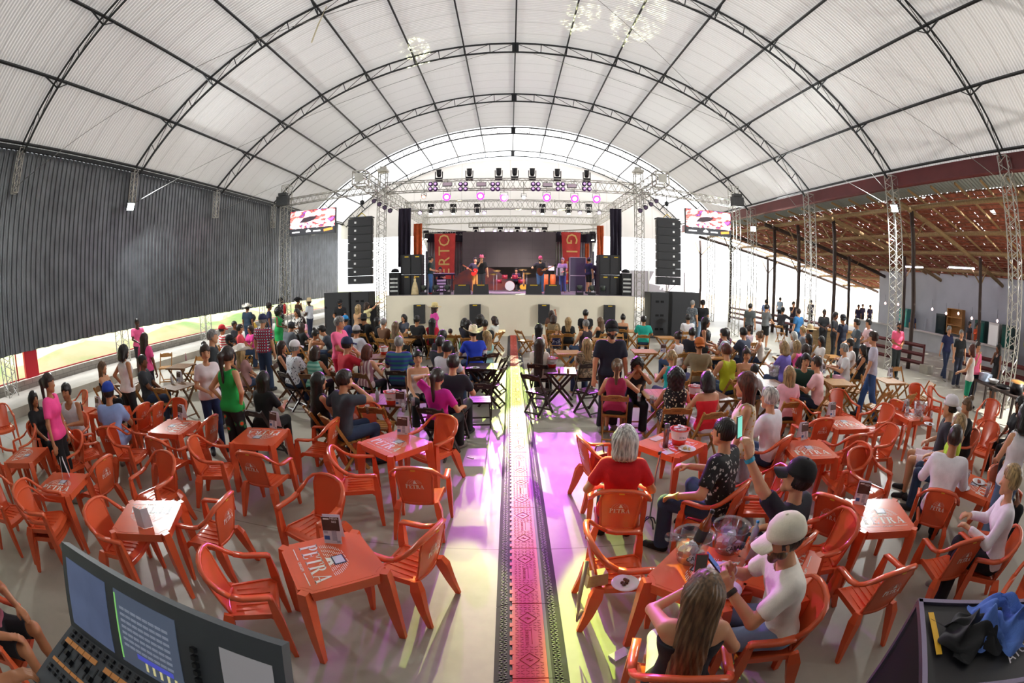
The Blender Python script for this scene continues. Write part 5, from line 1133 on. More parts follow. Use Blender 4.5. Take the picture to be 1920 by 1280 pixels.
# bottom, top shorthands
JN='trousers/2c3e5c'; BK='trousers/17171b'; SH='shorts/55585c'
CR=[
# --- left side
(92,719,'arm','F',60,'tee/ff4f9a','trousers/17171b','pony/b',2,None,'woman in pink tee with long ponytail','standing at the left edge',dict(stand=1)),
(69,747,'sit','F',80,'tee/17171b',BK,'long/k',2,'o','long haired woman in black','behind the pink waitress'),
(114,734,'tab','M',150,'tank/e2e2e6',SH,'short/k',2,'o','young man in white sleeveless top','facing the blue cap man'),
(204,736,'tab','M',-30,'tee/8fa6d8','shorts/8fa6d8','short/k',2,'o','man in blue cap and light blue shirt','seen from behind',dict(hat='cap/1f3fa0')),
(225,661,'hips','F',5,'tank/e9e6e6','trousers/15151a','bob/k',2,None,'woman in white tank top','standing with hands on hips'),
(193,689,'sit','F',70,'strap/141416',BK,'long/m',1,'h','woman with brown hair and black strap top','left of the white tank woman'),
(257,605,'hold','M',110,'tee/ff6aa2','shorts/2b2b30','shaved/k',4,None,'man in pink tee with sunglasses on collar','standing by the left columns'),
(270,635,'st','F',-10,'tee/ff5f9f','trousers/1b1420','xlong/b',3,None,'woman in pink tee with long braids','seen from behind'),
(268,678,'sit','M',60,'tee/33383f',JN,'shaved/k',3,'h','man in dark grey tee','seated near the low left wall'),
(464,577,'st','M',5,'tee/1e3146',JN,'short/k',3,None,'man in white cowboy hat and dark blue shirt','back to camera',dict(hat='cow/e8e4da')),
(474,597,'sit','F',30,'tee/d8b04a',BK,'afro/k',3,'h','curly haired woman in yellow','near the left wall'),
(505,575,'st','M',60,'tee/232746',JN,'short/k',3,None,'man in navy tee and dark cap','beside the red extinguisher',dict(hat='cap/2b2020')),
(527,564,'st','M',90,'tee/20253c',BK,'short/k',3,None,'tall bearded man in navy with black cap','by the screen tower',dict(hat='cap/15151a',beard='k')),
(535,582,'fold','F',80,'dress/1fa050',None,'afro/k',3,None,'woman in green dress','standing with curly dark hair'),
(559,564,'face2','M',40,'tee/4a3228',BK,'short/k',2,None,'man in black cowboy hat','touching his chin',dict(hat='cow/17171a')),
(556,586,'fold','F',190,'tee/camo:e0dcd6:2e2c30',BK,'bob/k',1,None,'woman in black and white patterned top','facing the camera with glasses'),
(579,566,'fold','M',-80,'tee/c9ccd4','trousers/1f2740','short/k',4,None,'man in beige hat and pale shirt','standing by the wooden ladder',dict(hat='straw/cdb894')),
(637,568,'hold','M',170,'tee/1c1c20',BK,'short/k',2,None,'bearded man in sunglasses and black tee','standing before the subwoofers',dict(hat='cap/1b1b1f',beard='k',shades=1)),
(399,631,'st','M',60,'tee/2a2f33',BK,'shaved/g',1,None,'grey haired man in dark polo','behind the woman with raised sunglasses'),
(385,662,'fold','F',130,'tee/e6d8dc','leggings/1d2b55','bun/b',1,None,'woman in pale pink tee and navy trousers','sunglasses on her head'),
(428,668,'hips','F',10,'tank/1fa548','trousers/flowers:e8663a:2d7a4e','pony/d',1,None,'woman in green top and floral trousers','back turned, hands on hips',dict(scale=1.0)),
(417,618,'sit','M',40,'tee/stripeh:d83a4a:efe9e6',JN,'short/k',2,'h','man in red cap and striped shirt','',dict(hat='cap/cc2f38')),
(440,609,'sit','M',80,'tee/2b2b33',JN,'shaved/k',3,'h','man in charcoal tee by the left kerb',''),
(453,616,'sit','M',60,'tee/e8505f',JN,'short/k',2,'h','heavy man in salmon red tee','in front of the plaid shirt man'),
(466,618,'sit','F',200,'tee/c92f86',BK,'bob/b',2,'h','woman in magenta top','opposite the salmon red tee man'),
(493,601,'st','M',0,'tee/plaid:b8283c:2a3f66',JN,'short/g',1,None,'man in plaid shirt and navy cap','standing with his back turned',dict(hat='cap/2a2f52',scale=1.04)),
(431,640,'sit','M',100,'tee/26222a',BK,'short/k',2,'b','bearded man in black cap','',dict(hat='cap/17171b',beard='k')),
(453,660,'sit','F',20,'tee/b98d8d',JN,'long/l',1,'b','person in wide white cowboy hat','',dict(hat='cow/efe9e0')),
(510,606,'sit','F',10,'tee/5a3a2c',BK,'bob/b',2,'h','woman in brown top behind the plaid man',''),
(548,613,'lean','M',20,'tee/5b6068',JN,'short/k',2,'h','man in slate tee and dark cap','leaning over the table',dict(hat='cap/2e3138')),
(571,613,'tab','F',30,'tee/18181c',BK,'long/b',1,'h','woman in black leaning right',''),
(566,600,'tab','F',190,'tee/e0a0b8',BK,'bob/b',1,None,'woman in pale pink, facing the camera','behind the slate tee man'),
(592,627,'face','F',60,'tank/b58a6a',BK,'bun/k',2,'h','woman with black bun and tan top','eating'),
(606,620,'lean','M',250,'tee/39404c',JN,'short/k',1,'h','dark haired man bent over his plate',''),
(529,650,'sit','F',80,'dress/15151a',None,'long/b',1,'b','woman in black dress in profile','left of the white capped man'),
(554,652,'tab','M',30,'tee/floral:dfe2ea:35415c',JN,'short/g',1,'d','man in white cap and blue floral shirt','',dict(hat='cap/e8e4e6')),
(592,660,'tab','F',10,'tank/stripeh:63b09c:9ed4c4',BK,'bob/b',2,'b','woman in teal ruffled top','brown bobbed hair'),
(637,606,'hold','M',100,'tee/ff6f9c','shorts/d8284e','short/g',1,None,'waiter in pink tee and red apron','serving the wooden tables'),
(495,712,'tab','F',10,'tee/121215',BK,'long/k',2,'d','woman in black with long black hair','behind the chair with menu card'),
(600,715,'sit','F',50,'dress/121215',None,'xlong/k',1,'h','woman with very long curly hair','in a black dress'),
(645,712,dict(POSES['eat'],L=(-.6,.05,.80)),'M',40,'tee/3a404b',JN,'short/d',1,'h','man in slate grey tee drinking','arm stretched over a chair'),
# --- centre left
(673,578,'photo','F',20,'dress/c79a72',None,'long/l',1,None,'blond woman in tan dress','standing near the subwoofers',dict(stand=1)),
(688,573,'up','F',60,'tee/e4d8a0',BK,'bob/b',1,None,'woman in pale yellow holding a phone up','before the speaker ports'),
(685,598,'sit','M',20,'tee/17171a',BK,'short/k',2,'h','man in black hat and black shirt','',dict(hat='straw/1c1c1f')),
(705,602,'sit','F',60,'tee/17181c',BK,'long/k',2,'h','woman with long black hair in profile','before the stage tower'),
(721,605,'sit','M',30,'tee/6b4a34',JN,'shaved/g',1,'h','bald man in brown shirt',''),
(744,610,'sit','F',20,'tank/7c7f4a',BK,'xlong/m',1,'h','woman with long olive tinted hair',''),
(757,596,'sit','F',200,'tee/4c505c',BK,'long/k',1,'h','woman facing the camera by the stage','dark hair'),
(782,600,'sit','M',15,'tee/1a1a1d',BK,'short/k',2,'d','man in black tee with white print',''),
(816,577,'walk','F',60,'tee/d8459c','shorts/a6c4d0','wavy/b',1,None,'woman in pink tee and straw hat','standing before the stage',dict(hat='straw/dcc98e')),
(811,604,'sit','F',10,'tee/cf2340',BK,'xlong/k',2,'h','woman in red top with long dark hair',''),
(830,630,'sit','M',10,'tee/1d1d22',BK,'short/k',2,'h','dark haired person before the child',''),
(850,622,'sit','M',0,'tee/b5b06a',SH,'short/b',1,'h','child in pale green shirt','',dict(scale=.72)),
(866,604,'sit','F',30,'tee/23202e',BK,'bob/k',2,'h','woman with black bob haircut',''),
(878,608,'sit','F',0,'tee/1b1b2a',BK,'long/k',2,'h','woman in dark navy with shiny black hair',''),
(902,599,'sit','F',30,'tee/1c1c20',BK,'afro/k',3,'h','woman with round curly hair near the aisle',''),
(909,608,'sit','M',-10,'tee/1a1b1f',BK,'shaved/k',2,'h','man with shaved sides in black tee',''),
(925,600,'sit','F',-60,'tee/dfe2da',BK,'bob/b',1,'h','woman in white top beside the aisle','far row'),
(891,624,'tab','M',-20,'tee/1f3fc4',JN,'short/k',1,'d','man in white cowboy hat and royal blue polo','',dict(hat='cow/e9e0bc',scale=1.06)),
(908,631,'sit','F',-40,'tank/9cc8c6',JN,'long/l',1,'d','blond woman in pale turquoise','right of the cowboy hat man'),
(669,621,'tab','M',15,'tee/c4c6ce',JN,'short/k',2,'h','man in grey cap and white tee','',dict(hat='cap/b5b0b0')),
(648,600,'sit','M',20,'tee/2b3a66',JN,'short/k',2,'h','man in bright blue cap','far left of the cream stage front',dict(hat='cap/2d8fd0')),
(654,647,'ext','M',40,'tee/c01f33',JN,'short/k',1,'b','man in navy cap and red tee','reaching for a bottle',dict(hat='cap/26304f',scale=1.06)),
(688,658,'tab','F',20,'tank/stripex:a06a78:e4cfd0',BK,'bob/r',1,'b','red haired woman in striped halter top',''),
(748,643,'tab','M',0,'tee/stripeh:2b6f74:31408a',JN,'shaved/g',1,'d','grey haired man in striped blue green polo','',dict(scale=1.06)),
(783,671,'sit','F',160,'strap/e3d6d2',BK,'bun/k',1,'b','woman with glasses and white strap top','turned sideways'),
(826,643,'sit','M',20,'tee/22242c',BK,'short/k',2,'d','man in dark shirt behind the white tee man',''),
(839,653,'tab','M',25,'tee/c0bfc6',JN,'short/k',2,'d','man in pale grey tee','short dark hair, left of blue polo'),
(850,681,'tab','M',10,'tee/23252f',BK,'short/d',1,'d','young man in navy tee','back turned, behind the magenta top woman'),
(821,707,dict(POSES['head']),'F',20,'crop/d0209a',BK,'pony/d',1,'d','woman in magenta top with very long ponytail','hand behind her head'),
# --- centre right
(1011,615,'sit','F',20,'tank/e4dcd8',BK,'long/k',1,'h','woman in white top with long black hair','right of the aisle'),
(1041,597,'sit','F',20,'tee/8c7a5c',BK,'bob/b',2,'h','woman with brown hair before the slim speaker',''),
(1044,617,'sit','F',5,'tank/dots:1c2350:e8e8ee',SH,'bun/l',1,'h','blond child in navy polka dot top','',dict(scale=.78)),
(1065,602,'sit','F',10,'tee/17171a',BK,'long/l',1,'h','blond woman in black top',''),
(1034,588,'photo','F',10,'tee/6a4a3c',BK,'long/b',2,'h','woman raising a phone at the stage','seated far row'),
(1098,588,'sit','M',10,'tee/18181b',BK,'short/k',2,'h','broad man in black behind the sleeveless man','',dict(scale=1.08)),
(1098,608,'sit','M',-30,'tank/33262e',JN,'shaved/g',1,'h','man in dark sleeveless top with pink light',''),
(1125,602,'sit','F',-40,'strap/17171a',BK,'long/m',1,'h','woman in black off shoulder top',''),
(1147,619,'st','M',180,'tee/1d2233',BK,'short/k',1,None,'man in black cap and navy tee','standing facing the camera',dict(hat='cap/17171a',beard='b',scale=1.05)),
(1173,596,'sit','F',20,'strap/1a1a1e',BK,'bun/k',1,'h','woman in backless black top with bun',''),
(1207,600,'tab','M',15,'tee/17a291',JN,'short/k',2,'h','man in teal tee','before the right subwoofers'),
(1027,647,'sit','F',15,'tee/e6ded0',BK,'xlong/b',1,'d','woman in cream with long brown hair','at the dark aisle table'),
(1100,645,'sit','F',-10,'tee/camo:b5a284:6d6250',JN,'long/l',1,'d','grey blond woman in camouflage top',''),
(1157,688,dict(POSES['ext'],R=(.4,.4,.84)),'F',15,'tank/a82a55','shorts/1a1a1f','pony/m',1,'h','woman in burgundy sleeveless top','streaked ponytail'),
(1209,686,'face','F',190,'tank/1c1a20',BK,'wavy/k',2,'h','woman with hands before her face','tattooed arms'),
(1258,669,'tab','F',-10,'tank/18a8a8',JN,'pony/l',1,'h','woman in turquoise top with blond ponytail',''),
(1270,632,'sit','F',-20,'tank/ece4e6',JN,'bun/b',1,'h','woman in white tank with pink scarf',''),
(1267,706,'tab','F',10,'dress/floral:17171a:e6e0c8',None,'curly/k',2,'h','woman in black and cream floral dress','curly black hair'),
(1299,569,'st','M',60,'tee/camo:5c646a:8a9094','trousers/8fa0b4','shaved/g',1,None,'grey haired man in camouflage shirt','standing by the right subwoofers'),
(1318,569,'fold','M',30,'tee/1a1a1e','trousers/9db4cc','short/k',1,None,'man in black tee and black cap','standing left of the truss tower',dict(hat='cap/17171a')),
(1330,603,'fold','F',120,'tank/1b1b1f',BK,'long/k',2,None,'woman in black tank holding her arm','before the black tee man'),
(1290,597,'sit','M',10,'tee/dedce0',JN,'short/k',2,'h','man in white tee at the far right table',''),
(1303,625,'tab','M',20,'tee/1e1f2a',BK,'short/k',1,'h','man in black tee left of long haired woman',''),
(1326,628,'tab','F',-60,'tank/ddd8d4',BK,'long/k',1,'h','woman in white with dark side hair',''),
(1343,626,'tab','M',-50,'tee/b9bfc9',JN,'short/k',1,'h','man in light grey tee leaning left',''),
(1361,623,'sit','F',0,'tee/plaid:8a2458:2c1a38',BK,'long/b',1,'h','woman in purple plaid shirt',''),
(1393,624,'tab','M',-20,'tee/3b4256',JN,'short/k',1,'b','man in slate tee with white back print','',dict(scale=1.06)),
(1404,618,'sit','F',-20,'tee/plaid:c9a8b4:7a6070',BK,'bun/b',1,'h','woman with ponytail in pale plaid',''),
(1423,630,'tab','F',-50,'tank/e6e0da',JN,'bun/m',1,'h','older woman in white tank top',''),
(1407,575,'st','M',60,'tee/555a5c','shorts/2a2c30','shaved/k',1,None,'man in charcoal tee with white tick','standing near the far posts'),
(1438,577,'hold','M',80,'tee/777a7c','shorts/17171a','short/k',1,None,'man in grey tee and black shorts','holding a tray'),
(1468,582,'ext','M',60,'long/2c2a30',BK,'short/k',2,'h','man in black cap on a bar chair','reaching to the dark post',dict(hat='cap/17171a',z=.25)),
(1497,585,'st','M',-10,'tee/2e6a9e',JN,'shaved/b',1,None,'man in blue tee with yellow back print','standing at the wood clad bar'),
(1488,570,'face2','M',190,'tee/3a3440',BK,'short/k',1,None,'distant man on the phone','beyond the far railing'),
(1311,647,'tab','M',10,'tee/8a7a5e',JN,'short/r',2,'h','man in khaki tee and orange cap','',dict(hat='capback/c46a2c',scale=1.05)),
(1361,658,'ext','M',-20,'tank/b8bf1e',JN,'short/r',1,'h','person in lime yellow tank top','',dict(scale=1.05)),
(1469,651,'tab','F',-20,'tee/7a6cc8',JN,'bob/l',1,'h','blond woman in purple tee','',dict(scale=1.04)),
(1488,630,'sit','F',-60,'tee/d0c8c8',BK,'bob/w',1,'h','white haired woman near the wood clad bar',''),
(1493,648,'tab','F',-20,'tank/f060a8',BK,'long/l',1,'h','blond woman in pink top','next to the purple tee woman'),
(1510,655,'sit','F',0,'tee/3a3030',BK,'long/b',1,'h','woman with long brown hair, dark blouse',''),
(1505,620,'sit','M',-60,'tee/6c7078',JN,'short/l',1,'h','fair haired man before the wood clad bar',''),
(1518,619,'sit','M',-60,'tee/3e4a6a',JN,'short/k',2,'h','man in straw hat before the bar','',dict(hat='straw/c8b088')),
(1522,636,'sit','F',-70,'tee/1b1b24',BK,'long/k',3,'h','dark haired woman in black, right group',''),
(1533,638,'sit','F',-80,'tee/ebe8e8',BK,'long/k',2,'h','woman in white with black hair, right group',''),
(1426,669,'sit','F',190,'strap/b07a4a',BK,'bun/b',1,'h','smiling woman in tan patterned top','facing the camera'),
(1415,694,'lean','M',60,'tee/e4e2e6',SH,'short/k',1,'h','boy in white shirt bent over the table','',dict(scale=.85)),
(1511,677,'tab','M',200,'tee/24463c',BK,'short/k',1,'h','smiling man in dark green tee','facing the camera'),
(1529,681,'tab','M',-40,'tee/f2c4c8','trousers/1f2a40','shaved/b',1,'h','man in pale pink shirt','seen from behind'),
(1479,701,'tab','F',10,'tee/f2b4c4',BK,'xlong/l',1,'h','woman in light pink with long blond hair',''),
(1390,728,'walk','F',-60,'tank/floral:e8dcc0:d8a84a','trousers/9aa8b4','long/r',1,None,'woman with glasses in cream patterned top','standing in profile'),
(1467,750,'tab','M',-30,'tee/e6e2ea',JN,'short/w',1,'o','silver haired man in white shirt','near the upright print table'),
(1325,713,'tab','F',-5,'strap/d81e2c','shorts/d8d8dc','bob/k',1,'h','woman in red strap top with white trim','black bobbed hair'),
(1546,586,'fold','M',200,'tee/1c1c20',BK,'shaved/k',4,None,'man in black shirt behind the wood bar','arms crossed'),
(1567,592,'fold','M',150,'tee/222228',BK,'short/k',3,None,'man in black with necklace behind the bar',''),
(1580,598,'st','M',-10,'tee/22283c','trousers/1a2136','short/k',2,None,'man in cap and navy shirt','standing right of the wood bar',dict(hat='capback/2a2c33')),
(1582,655,'tab','M',-60,'tee/dcdde0','shorts/e0a8c4','short/g',1,'h','grey haired man in white tee and pink shorts',''),
(1598,646,'tab','M',-60,'tee/ece9ea',JN,'short/k',2,'h','bearded man in white, far right table','',dict(beard='k')),
(1606,606,'hold','M',-60,'tee/48525c',BK,'short/k',1,None,'man in slate shirt at the right bar crowd',''),
(1628,606,'hold','M',-70,'tee/f0c8cc',BK,'short/k',1,None,'man in pale pink polo at the bar crowd',''),
(1637,634,'walk','M',-40,'tee/c8c6da','trousers/34558c','short/b',1,None,'man in lilac grey polo and jeans','standing at the right'),
(1613,654,'sit','F',-60,'tank/1b1b20',BK,'bob/k',2,'h','woman in black tank left of the lilac polo man',''),
(1686,611,'fold','M',200,'tee/ff6a90','trousers/2c3436','shaved/k',2,None,'bearded waiter in pink tee','standing by the plank railing',dict(beard='k')),
(1780,619,'walk','M',200,'tee/20264e','trousers/24304c','short/g',1,None,'man in navy polo walking','in the gap of the railing'),
(1803,626,'st','M',210,'tee/1d2022','trousers/24283a','shaved/g',1,None,'man in black polo','right of the navy polo man'),
(1822,656,'hold','F',-20,'tank/efe8e2','shorts/12906a','bob/r',1,None,'woman in white top and green shorts','back turned, right side'),
(1834,650,'face2','F',200,'tee/ff6f98','leggings/1c2436','bun/b',1,None,'woman with glasses in pink tee','beside the green shorts woman'),
(1872,653,'face2','F',-60,'dress/151518',None,'long/k',3,None,'woman drinking in black dress','at the far right railing'),
(1712,586,'st','M',200,'tee/2a3560','trousers/b8b0a8','short/k',2,None,'barman in navy and yellow by the counter','',dict(xw=24.4,hat='cap/b02a34')),
(1819,590,'st','M',190,'tee/4a4c50',BK,'short/k',1,None,'barman in dark tee and white mask','between the fridges',dict(xw=24.8)),
(1833,583,'st','M',190,'tee/d8542c',BK,'short/k',2,None,'barman in orange beside the tall fridge','',dict(xw=24.8)),
(1781,764,'arm','M',-40,'tee/26242c','shorts/f0d4e0','short/k',1,'o','man in white cap and black tee, pale shorts','',dict(hat='capback/e4e0e4',scale=1.06)),
(1812,762,'tab','F',-50,'tee/17171b',BK,'bun/m',1,'o','woman with glasses and messy bun in black',''),
(1797,795,'sit','F',-30,'tee/b8e038',JN,'long/l',1,None,'blond woman in neon yellow tee','behind the white shirt man'),
(1790,821,'tab','M',55,'long/ece8ee',BK,'shaved/b',2,'o','man in white long sleeved shirt with back print','',dict(scale=1.06)),
(1892,768,'hold','F',40,'tank/ece6ea','trousers/5c7090','bob/k',1,None,'woman in white sleeveless top and jeans','at the right edge'),
(1904,832,'photo','F',200,'tee/1a1a20',BK,'curly/k',3,'o','curly haired woman with sunglasses and phone','at the right edge',dict(shades=1)),
(1894,902,'tab','F',-35,'long/f0e8ee',BK,'short/l',1,'o','person in white sweater with short blond hair','',dict(scale=1.04)),
(1912,760,'sit','F',-60,'tee/1c1c24',BK,'curly/k',3,'o','woman in dark top at the right picture edge','behind the white sleeveless woman'),
]
for c in CR:
    o=c[12] if len(c)>12 else {}; o=dict(o); pose=c[2]
    if o.pop('stand',0): pose={'arm':'st','photo':'hold'}[pose]
    ch=c[9]; who(*c[:2],pose,*c[3:9],ch,c[10],c[11],defer=True,**o)
# distant onlookers beyond the railing
for px,py,l,t in ((1463,561,'leftmost','tee/a9bcd0'),(1437,566,'in blue cap','tee/6c7fae'),(1521,566,'third','tee/5a5468'),(1610,575,'bending at the far counter','tee/3a3550'),(1618,573,'second at the far counter','tee/2f2a44'),(1632,575,'third at the far counter','tee/3b3450')):
    who(px,py,'st','M',60 if px<1600 else 200,t,BK,'short/k',2,None,'distant onlooker '+l,'beyond the far railing',res=.03)
# ---- musicians on stage
def mus(px,py,y,face,pose,top,bot,hair,label,**o):
    sc=o.pop('scale',1.06); ps=POSES[pose]; r=ray(px,py); x=r[0]*y/r[1]; person(label,x,y,face,pose,'M',top,bot,hair,scale=sc,res=.022,z=SZ+.02,group='musicians on the stage',**o)
mus(903,495,22.4,180,'mic','tee/18171a','trousers/4c4a50','short/k','singer in pink brimmed hat and black tee holding a microphone',hat='straw/d06a80',shoes='222222')
mus(891,505,24.0,170,'gtr','tee/2e3038','trousers/c98f4a','short/k','man in dark tee and orange trousers playing the red guitar')
mus(1013,497,22.8,175,'gtr','tee/16161e','trousers/4a6890','short/k','singer in cap and black tee playing a brown guitar',hat='cap/a0405a',beard='k')
mus(1055,503,24.0,200,'hold','tee/9c9aa0','trousers/5868a0','short/g','accordion player in grey shirt')
mus(807,494,22.0,90,'fold','tee/1a2a2c','trousers/3c5f94','short/k','man in black and neon tee standing in profile at stage left',shoes='c02a2a')
mus(1104,493,22.9,60,'st','tee/202044','shorts/17171a','short/k','stage hand in dark tee and shorts in profile at stage right',shoes='222222')
mus(826,500,25.9,180,'tab','tee/17171c','trousers/17171b','short/k','keyboard player in black seated behind the keyboard')
mus(968,508,26.9,180,'tab','tee/2a1a38','trousers/17171b','short/k','drummer in purple light behind the drum kit',scale=1)
mus(1120,495,25.5,180,'st','tee/17171c','trousers/17171b','short/k','technician in black at the stage right console')
for px,y,l in ((826,26.1,'keyboard player'),(968,27.0,'drummer')):
    r=ray(px,500); o=empty('stool',(r[0]*y/r[1],y,SZ+.02),0,'round black stool under the '+l,'stool','stage stools'); MB().lathe([(0,.42),(.17,.42),(.17,.37),(0,.37)],(0,0,0),14).obj('seat',spk,o); MB().tube((0,0,0),(0,0,.37),.03,8).obj('stem',alu,o)
gx=ray(889,515)[0]/ray(889,515)[1]*23.7; guitar('electric_guitar',(gx,23.72,SZ+1.12),0,'d8342a','red electric guitar held by the man in orange trousers',tilt=-1.0)
gx=ray(1013,515)[0]/ray(1013,515)[1]*22.5; guitar('electric_guitar',(gx,22.5,SZ+1.12),0,'5e2c1c','dark brown guitar held by the capped singer',tilt=1.15)
gx=ray(1052,512)[0]/ray(1052,512)[1]*23.7; ac=empty('accordion',(gx,23.7,SZ+1.15),.2,'black and white accordion held by the grey shirted player','accordion')
MB().box((-.16,0,0),(.12,.22,.42)).box((.16,0,0),(.12,.22,.42)).obj('casing',spk,ac); MB().path([(x,.0,0) for x in (-.1,-.07,-.04,-.01,.02,.05,.08,.1)],.2,.4,sm=False,scales=[1,.88]*4).obj('bellows',alu,ac); MB().box((-.23,0,0),(.02,.14,.38)).obj('keys',lg,ac)
# ---- foreground people
def loc2w(o,v): return o.matrix_basis@Vector(v) if False else Vector(o.location)+Matrix.Rotation(o.rotation_euler[2],3,'Z')@(Vector(v)*o.scale[0])
def orient(o,ez,ex): # matrix with local z along ez
    z=Vector(ez).normalized(); x=Vector(ex); x=(x-z*x.dot(z)).normalized(); return Matrix((x,z.cross(x),z)).transposed()
def phone(o,v,nz,up,label,col='15151a',case=None):
    """phone held at body point v, screen facing nz, long side along up (body frame)"""
    rz=Matrix.Rotation(o.rotation_euler[2],3,'Z'); R=orient(None,rz@Vector(nz),(rz@Vector(up)).cross(rz@Vector(nz)))
    p=empty('phone',loc2w(o,v),0,label,'phone','held phones'); p.rotation_euler=R.to_euler()
    MB().box((0,0,0),(.078,.16,.01)).obj('case',M('phone_'+(case or col),case or col,rough=.3),p); MB().box((0,0,.0055),(.07,.148,.002)).obj('screen',M('phone_scr_'+col,col,rough=.1,emit=.6),p); return p
def strap(o,pts,col,name='strap',r=.005):
    return MB().path(pts,r*2,r*2,n=6).obj(name,M('strap_'+col,col,rough=.7),o)
def wrist(o,k,side,col,label='bracelet',t=.1,w=.022):
    s,sh,e,wr=k['arms'][0 if side=='L' else 1]; d=(wr-e)/np.linalg.norm(wr-e); c=wr-d*.02; R=orient(None,d,(1,.3,.2)); MB().lathe([(.036,-w/2),(.039,0),(.036,w/2)],tuple(c),16,R=R).obj(label,M('wr_'+col,col,rough=.4),o)
o,k=who(1172,824,dict(sit=1,lean=.02,L=(-.2,.2,.68),R=(.2,.25,.68)),'F',12,'tee/d01822','trousers/17181c','bob/w',1,'o','grey haired woman in red blouse','seen from behind',res=.009,shoes='17171a',scale=1.0)
o,k=who(1356,811,dict(sit=1,lean=.08,L=(-.34,.28,.68),R=(.1,.42,.78),spread=.6),'M',-38,'tee/floral:1b1c1e:b9b9b6','trousers/2e4468','shaved/k',1,'o','man in black palm print shirt and jeans','arm resting on his knee',res=.009,shoes='17171a',scale=1.05); wrist(o,k,'L','c8b84a')
px=dict(sit=1,lean=.0,L=(-.42,.30,1.50),R=(.16,.3,.64),Lpole=(-.5,.2,-1),handL=(-.1,.2,1),palmL=(.2,1,0),curl=.9,pitch=.25)
o,k=who(1493,897,px,'M',-25,'tee/1d1b26','trousers/22242c','short/k',1,'o','man in black cap raising a phone with tattooed arm','seen from behind',res=.009,hat='cap/161618',scale=1.03,yaw=-20); wrist(o,k,'L','2aa3c4',w=.03); phone(o,(-.43,.34,1.62),(.15,-1,.15),(0,.1,1),'phone held high by the tattooed man in black cap','7fd8c8','17171a')
px=dict(sit=1,lean=.22,L=(-.07,.44,.90),R=(.10,.42,.92),handL=(.25,.6,.9),handR=(-.3,.6,.8),palmL=(1,.1,0),palmR=(-1,.1,0),curl=.8,pitch=-.25)
o,k=who(1470,1012,px,'M',-72,'tee/e6e0d6','trousers/7d94b4','shaved/b',1,'o','man in cream cap and white tee holding a phone','at the ice bucket table',res=.0075,hat='cap/e6dfcb',shoes='6a2a34',beard='m',scale=1.03)
wrist(o,k,'L','2c2620','watch',w=.034); wrist(o,k,'R','e8e0e0','wristband'); phone(o,(.01,.56,1.04),(0,-.75,.65),(0,.6,.75),'phone held in both hands by the cream capped man','3a5a94','15151a')
px=dict(sit=1,lean=.12,L=(-.02,.4,1.02),R=(.2,.36,.80),handL=(.1,.5,.9),palmL=(1,.1,0),curl=.9,Lpole=(-1,-.2,-.6),pitch=-.15)
o,k=who(1318,1112,px,'F',18,'strap/1e1c22','leggings/ded8de','xlong/m',1,'o','blond woman with very long hair and black strap top','back to the camera, nearest person',res=.0075,scale=.95)
strap(o,[(-.055,-.075,.93),(-.06,-.06,1.0),(-.065,.0,1.045),(-.06,.07,1.0)],'1a1a1e'); wrist(o,k,'L','d8b860','gold bracelet',w=.035); phone(o,(.02,.46,1.14),(0,-.85,.5),(0,.5,.85),'phone in red case held by the long haired blond woman','2a2420','c03040')
who(-75,1025,dict(sit=1,lean=.15,L=(-.15,.35,.7),R=(.15,.35,.66)),'M',60,'tank/b86a78','shorts/15151a','short/k',2,'o','person in pink top and black shorts','cut off by the left picture edge',res=.01)
# ---- wooden tables
WT=[(339,686,8,'b','near the low wall with a bottle, behind the card table'),(335,723,-12,'b','with menu card, left of the woman in navy trousers'),(242,716,10,'b','beside the dark grey tee man'),(478,642,20,'h','between the red cap and plaid shirt men'),(590,640,0,'b','where the white capped floral man sits'),
 (640,655,10,'b','under the navy cap man\'s arm'),(575,690,-8,'b','before the black dressed curly woman'),(722,748,2,'b','with bucket, bottles and glasses, left group'),(700,668,5,'b','between red haired woman and striped polo man'),(757,637,-4,'h','empty square honey top amid the left group'),
 (905,686,-2,'d','with a plate in front of the royal blue polo man'),(862,664,4,'d','with bottles left of the royal blue polo man'),(695,624,8,'h','before the bald man'),(800,616,0,'h','behind the red top woman'),(540,628,6,'b','before the slate tee man'),
 (1050,694,-6,'d','with red white bucket and beers, right of the aisle'),(1065,660,4,'h','with colourful light on it, right of the aisle'),(1208,658,-5,'h','empty, right of the navy tee standing man'),(1240,738,-5,'h','between the burgundy top and floral dress women'),(1248,632,0,'h','before the white tank and pink scarf woman'),
 (1060,622,3,'h','before the polka dot child'),(1130,636,-3,'h','behind the sleeveless man'),(1330,742,4,'b','before the woman in red strap top'),(1335,668,-5,'h','with red bucket, in front of the khaki tee man'),(1312,637,0,'h','between the two right rows'),(1440,718,-8,'b','in front of the smiling woman'),
 (1475,672,-10,'h','by the purple tee woman'),(1395,642,0,'h','in front of the white printed slate tee man'),(1572,716,-14,'h','with a green can, right of the pale pink shirt'),(1560,668,-12,'h','before the man in pink shorts'),(1668,713,-14,'h','alone with menu card on the far right'),(1185,620,0,'h','before the backless top woman'),(930,620,0,'h','by the aisle, far left row')]
def wt(i): px,py=WT[i][:2]; return at(px,py,.75)
for px,py,r,kk,l in WT: x,y=at(px,py,.75); ftab(x,y,r,kk,l)
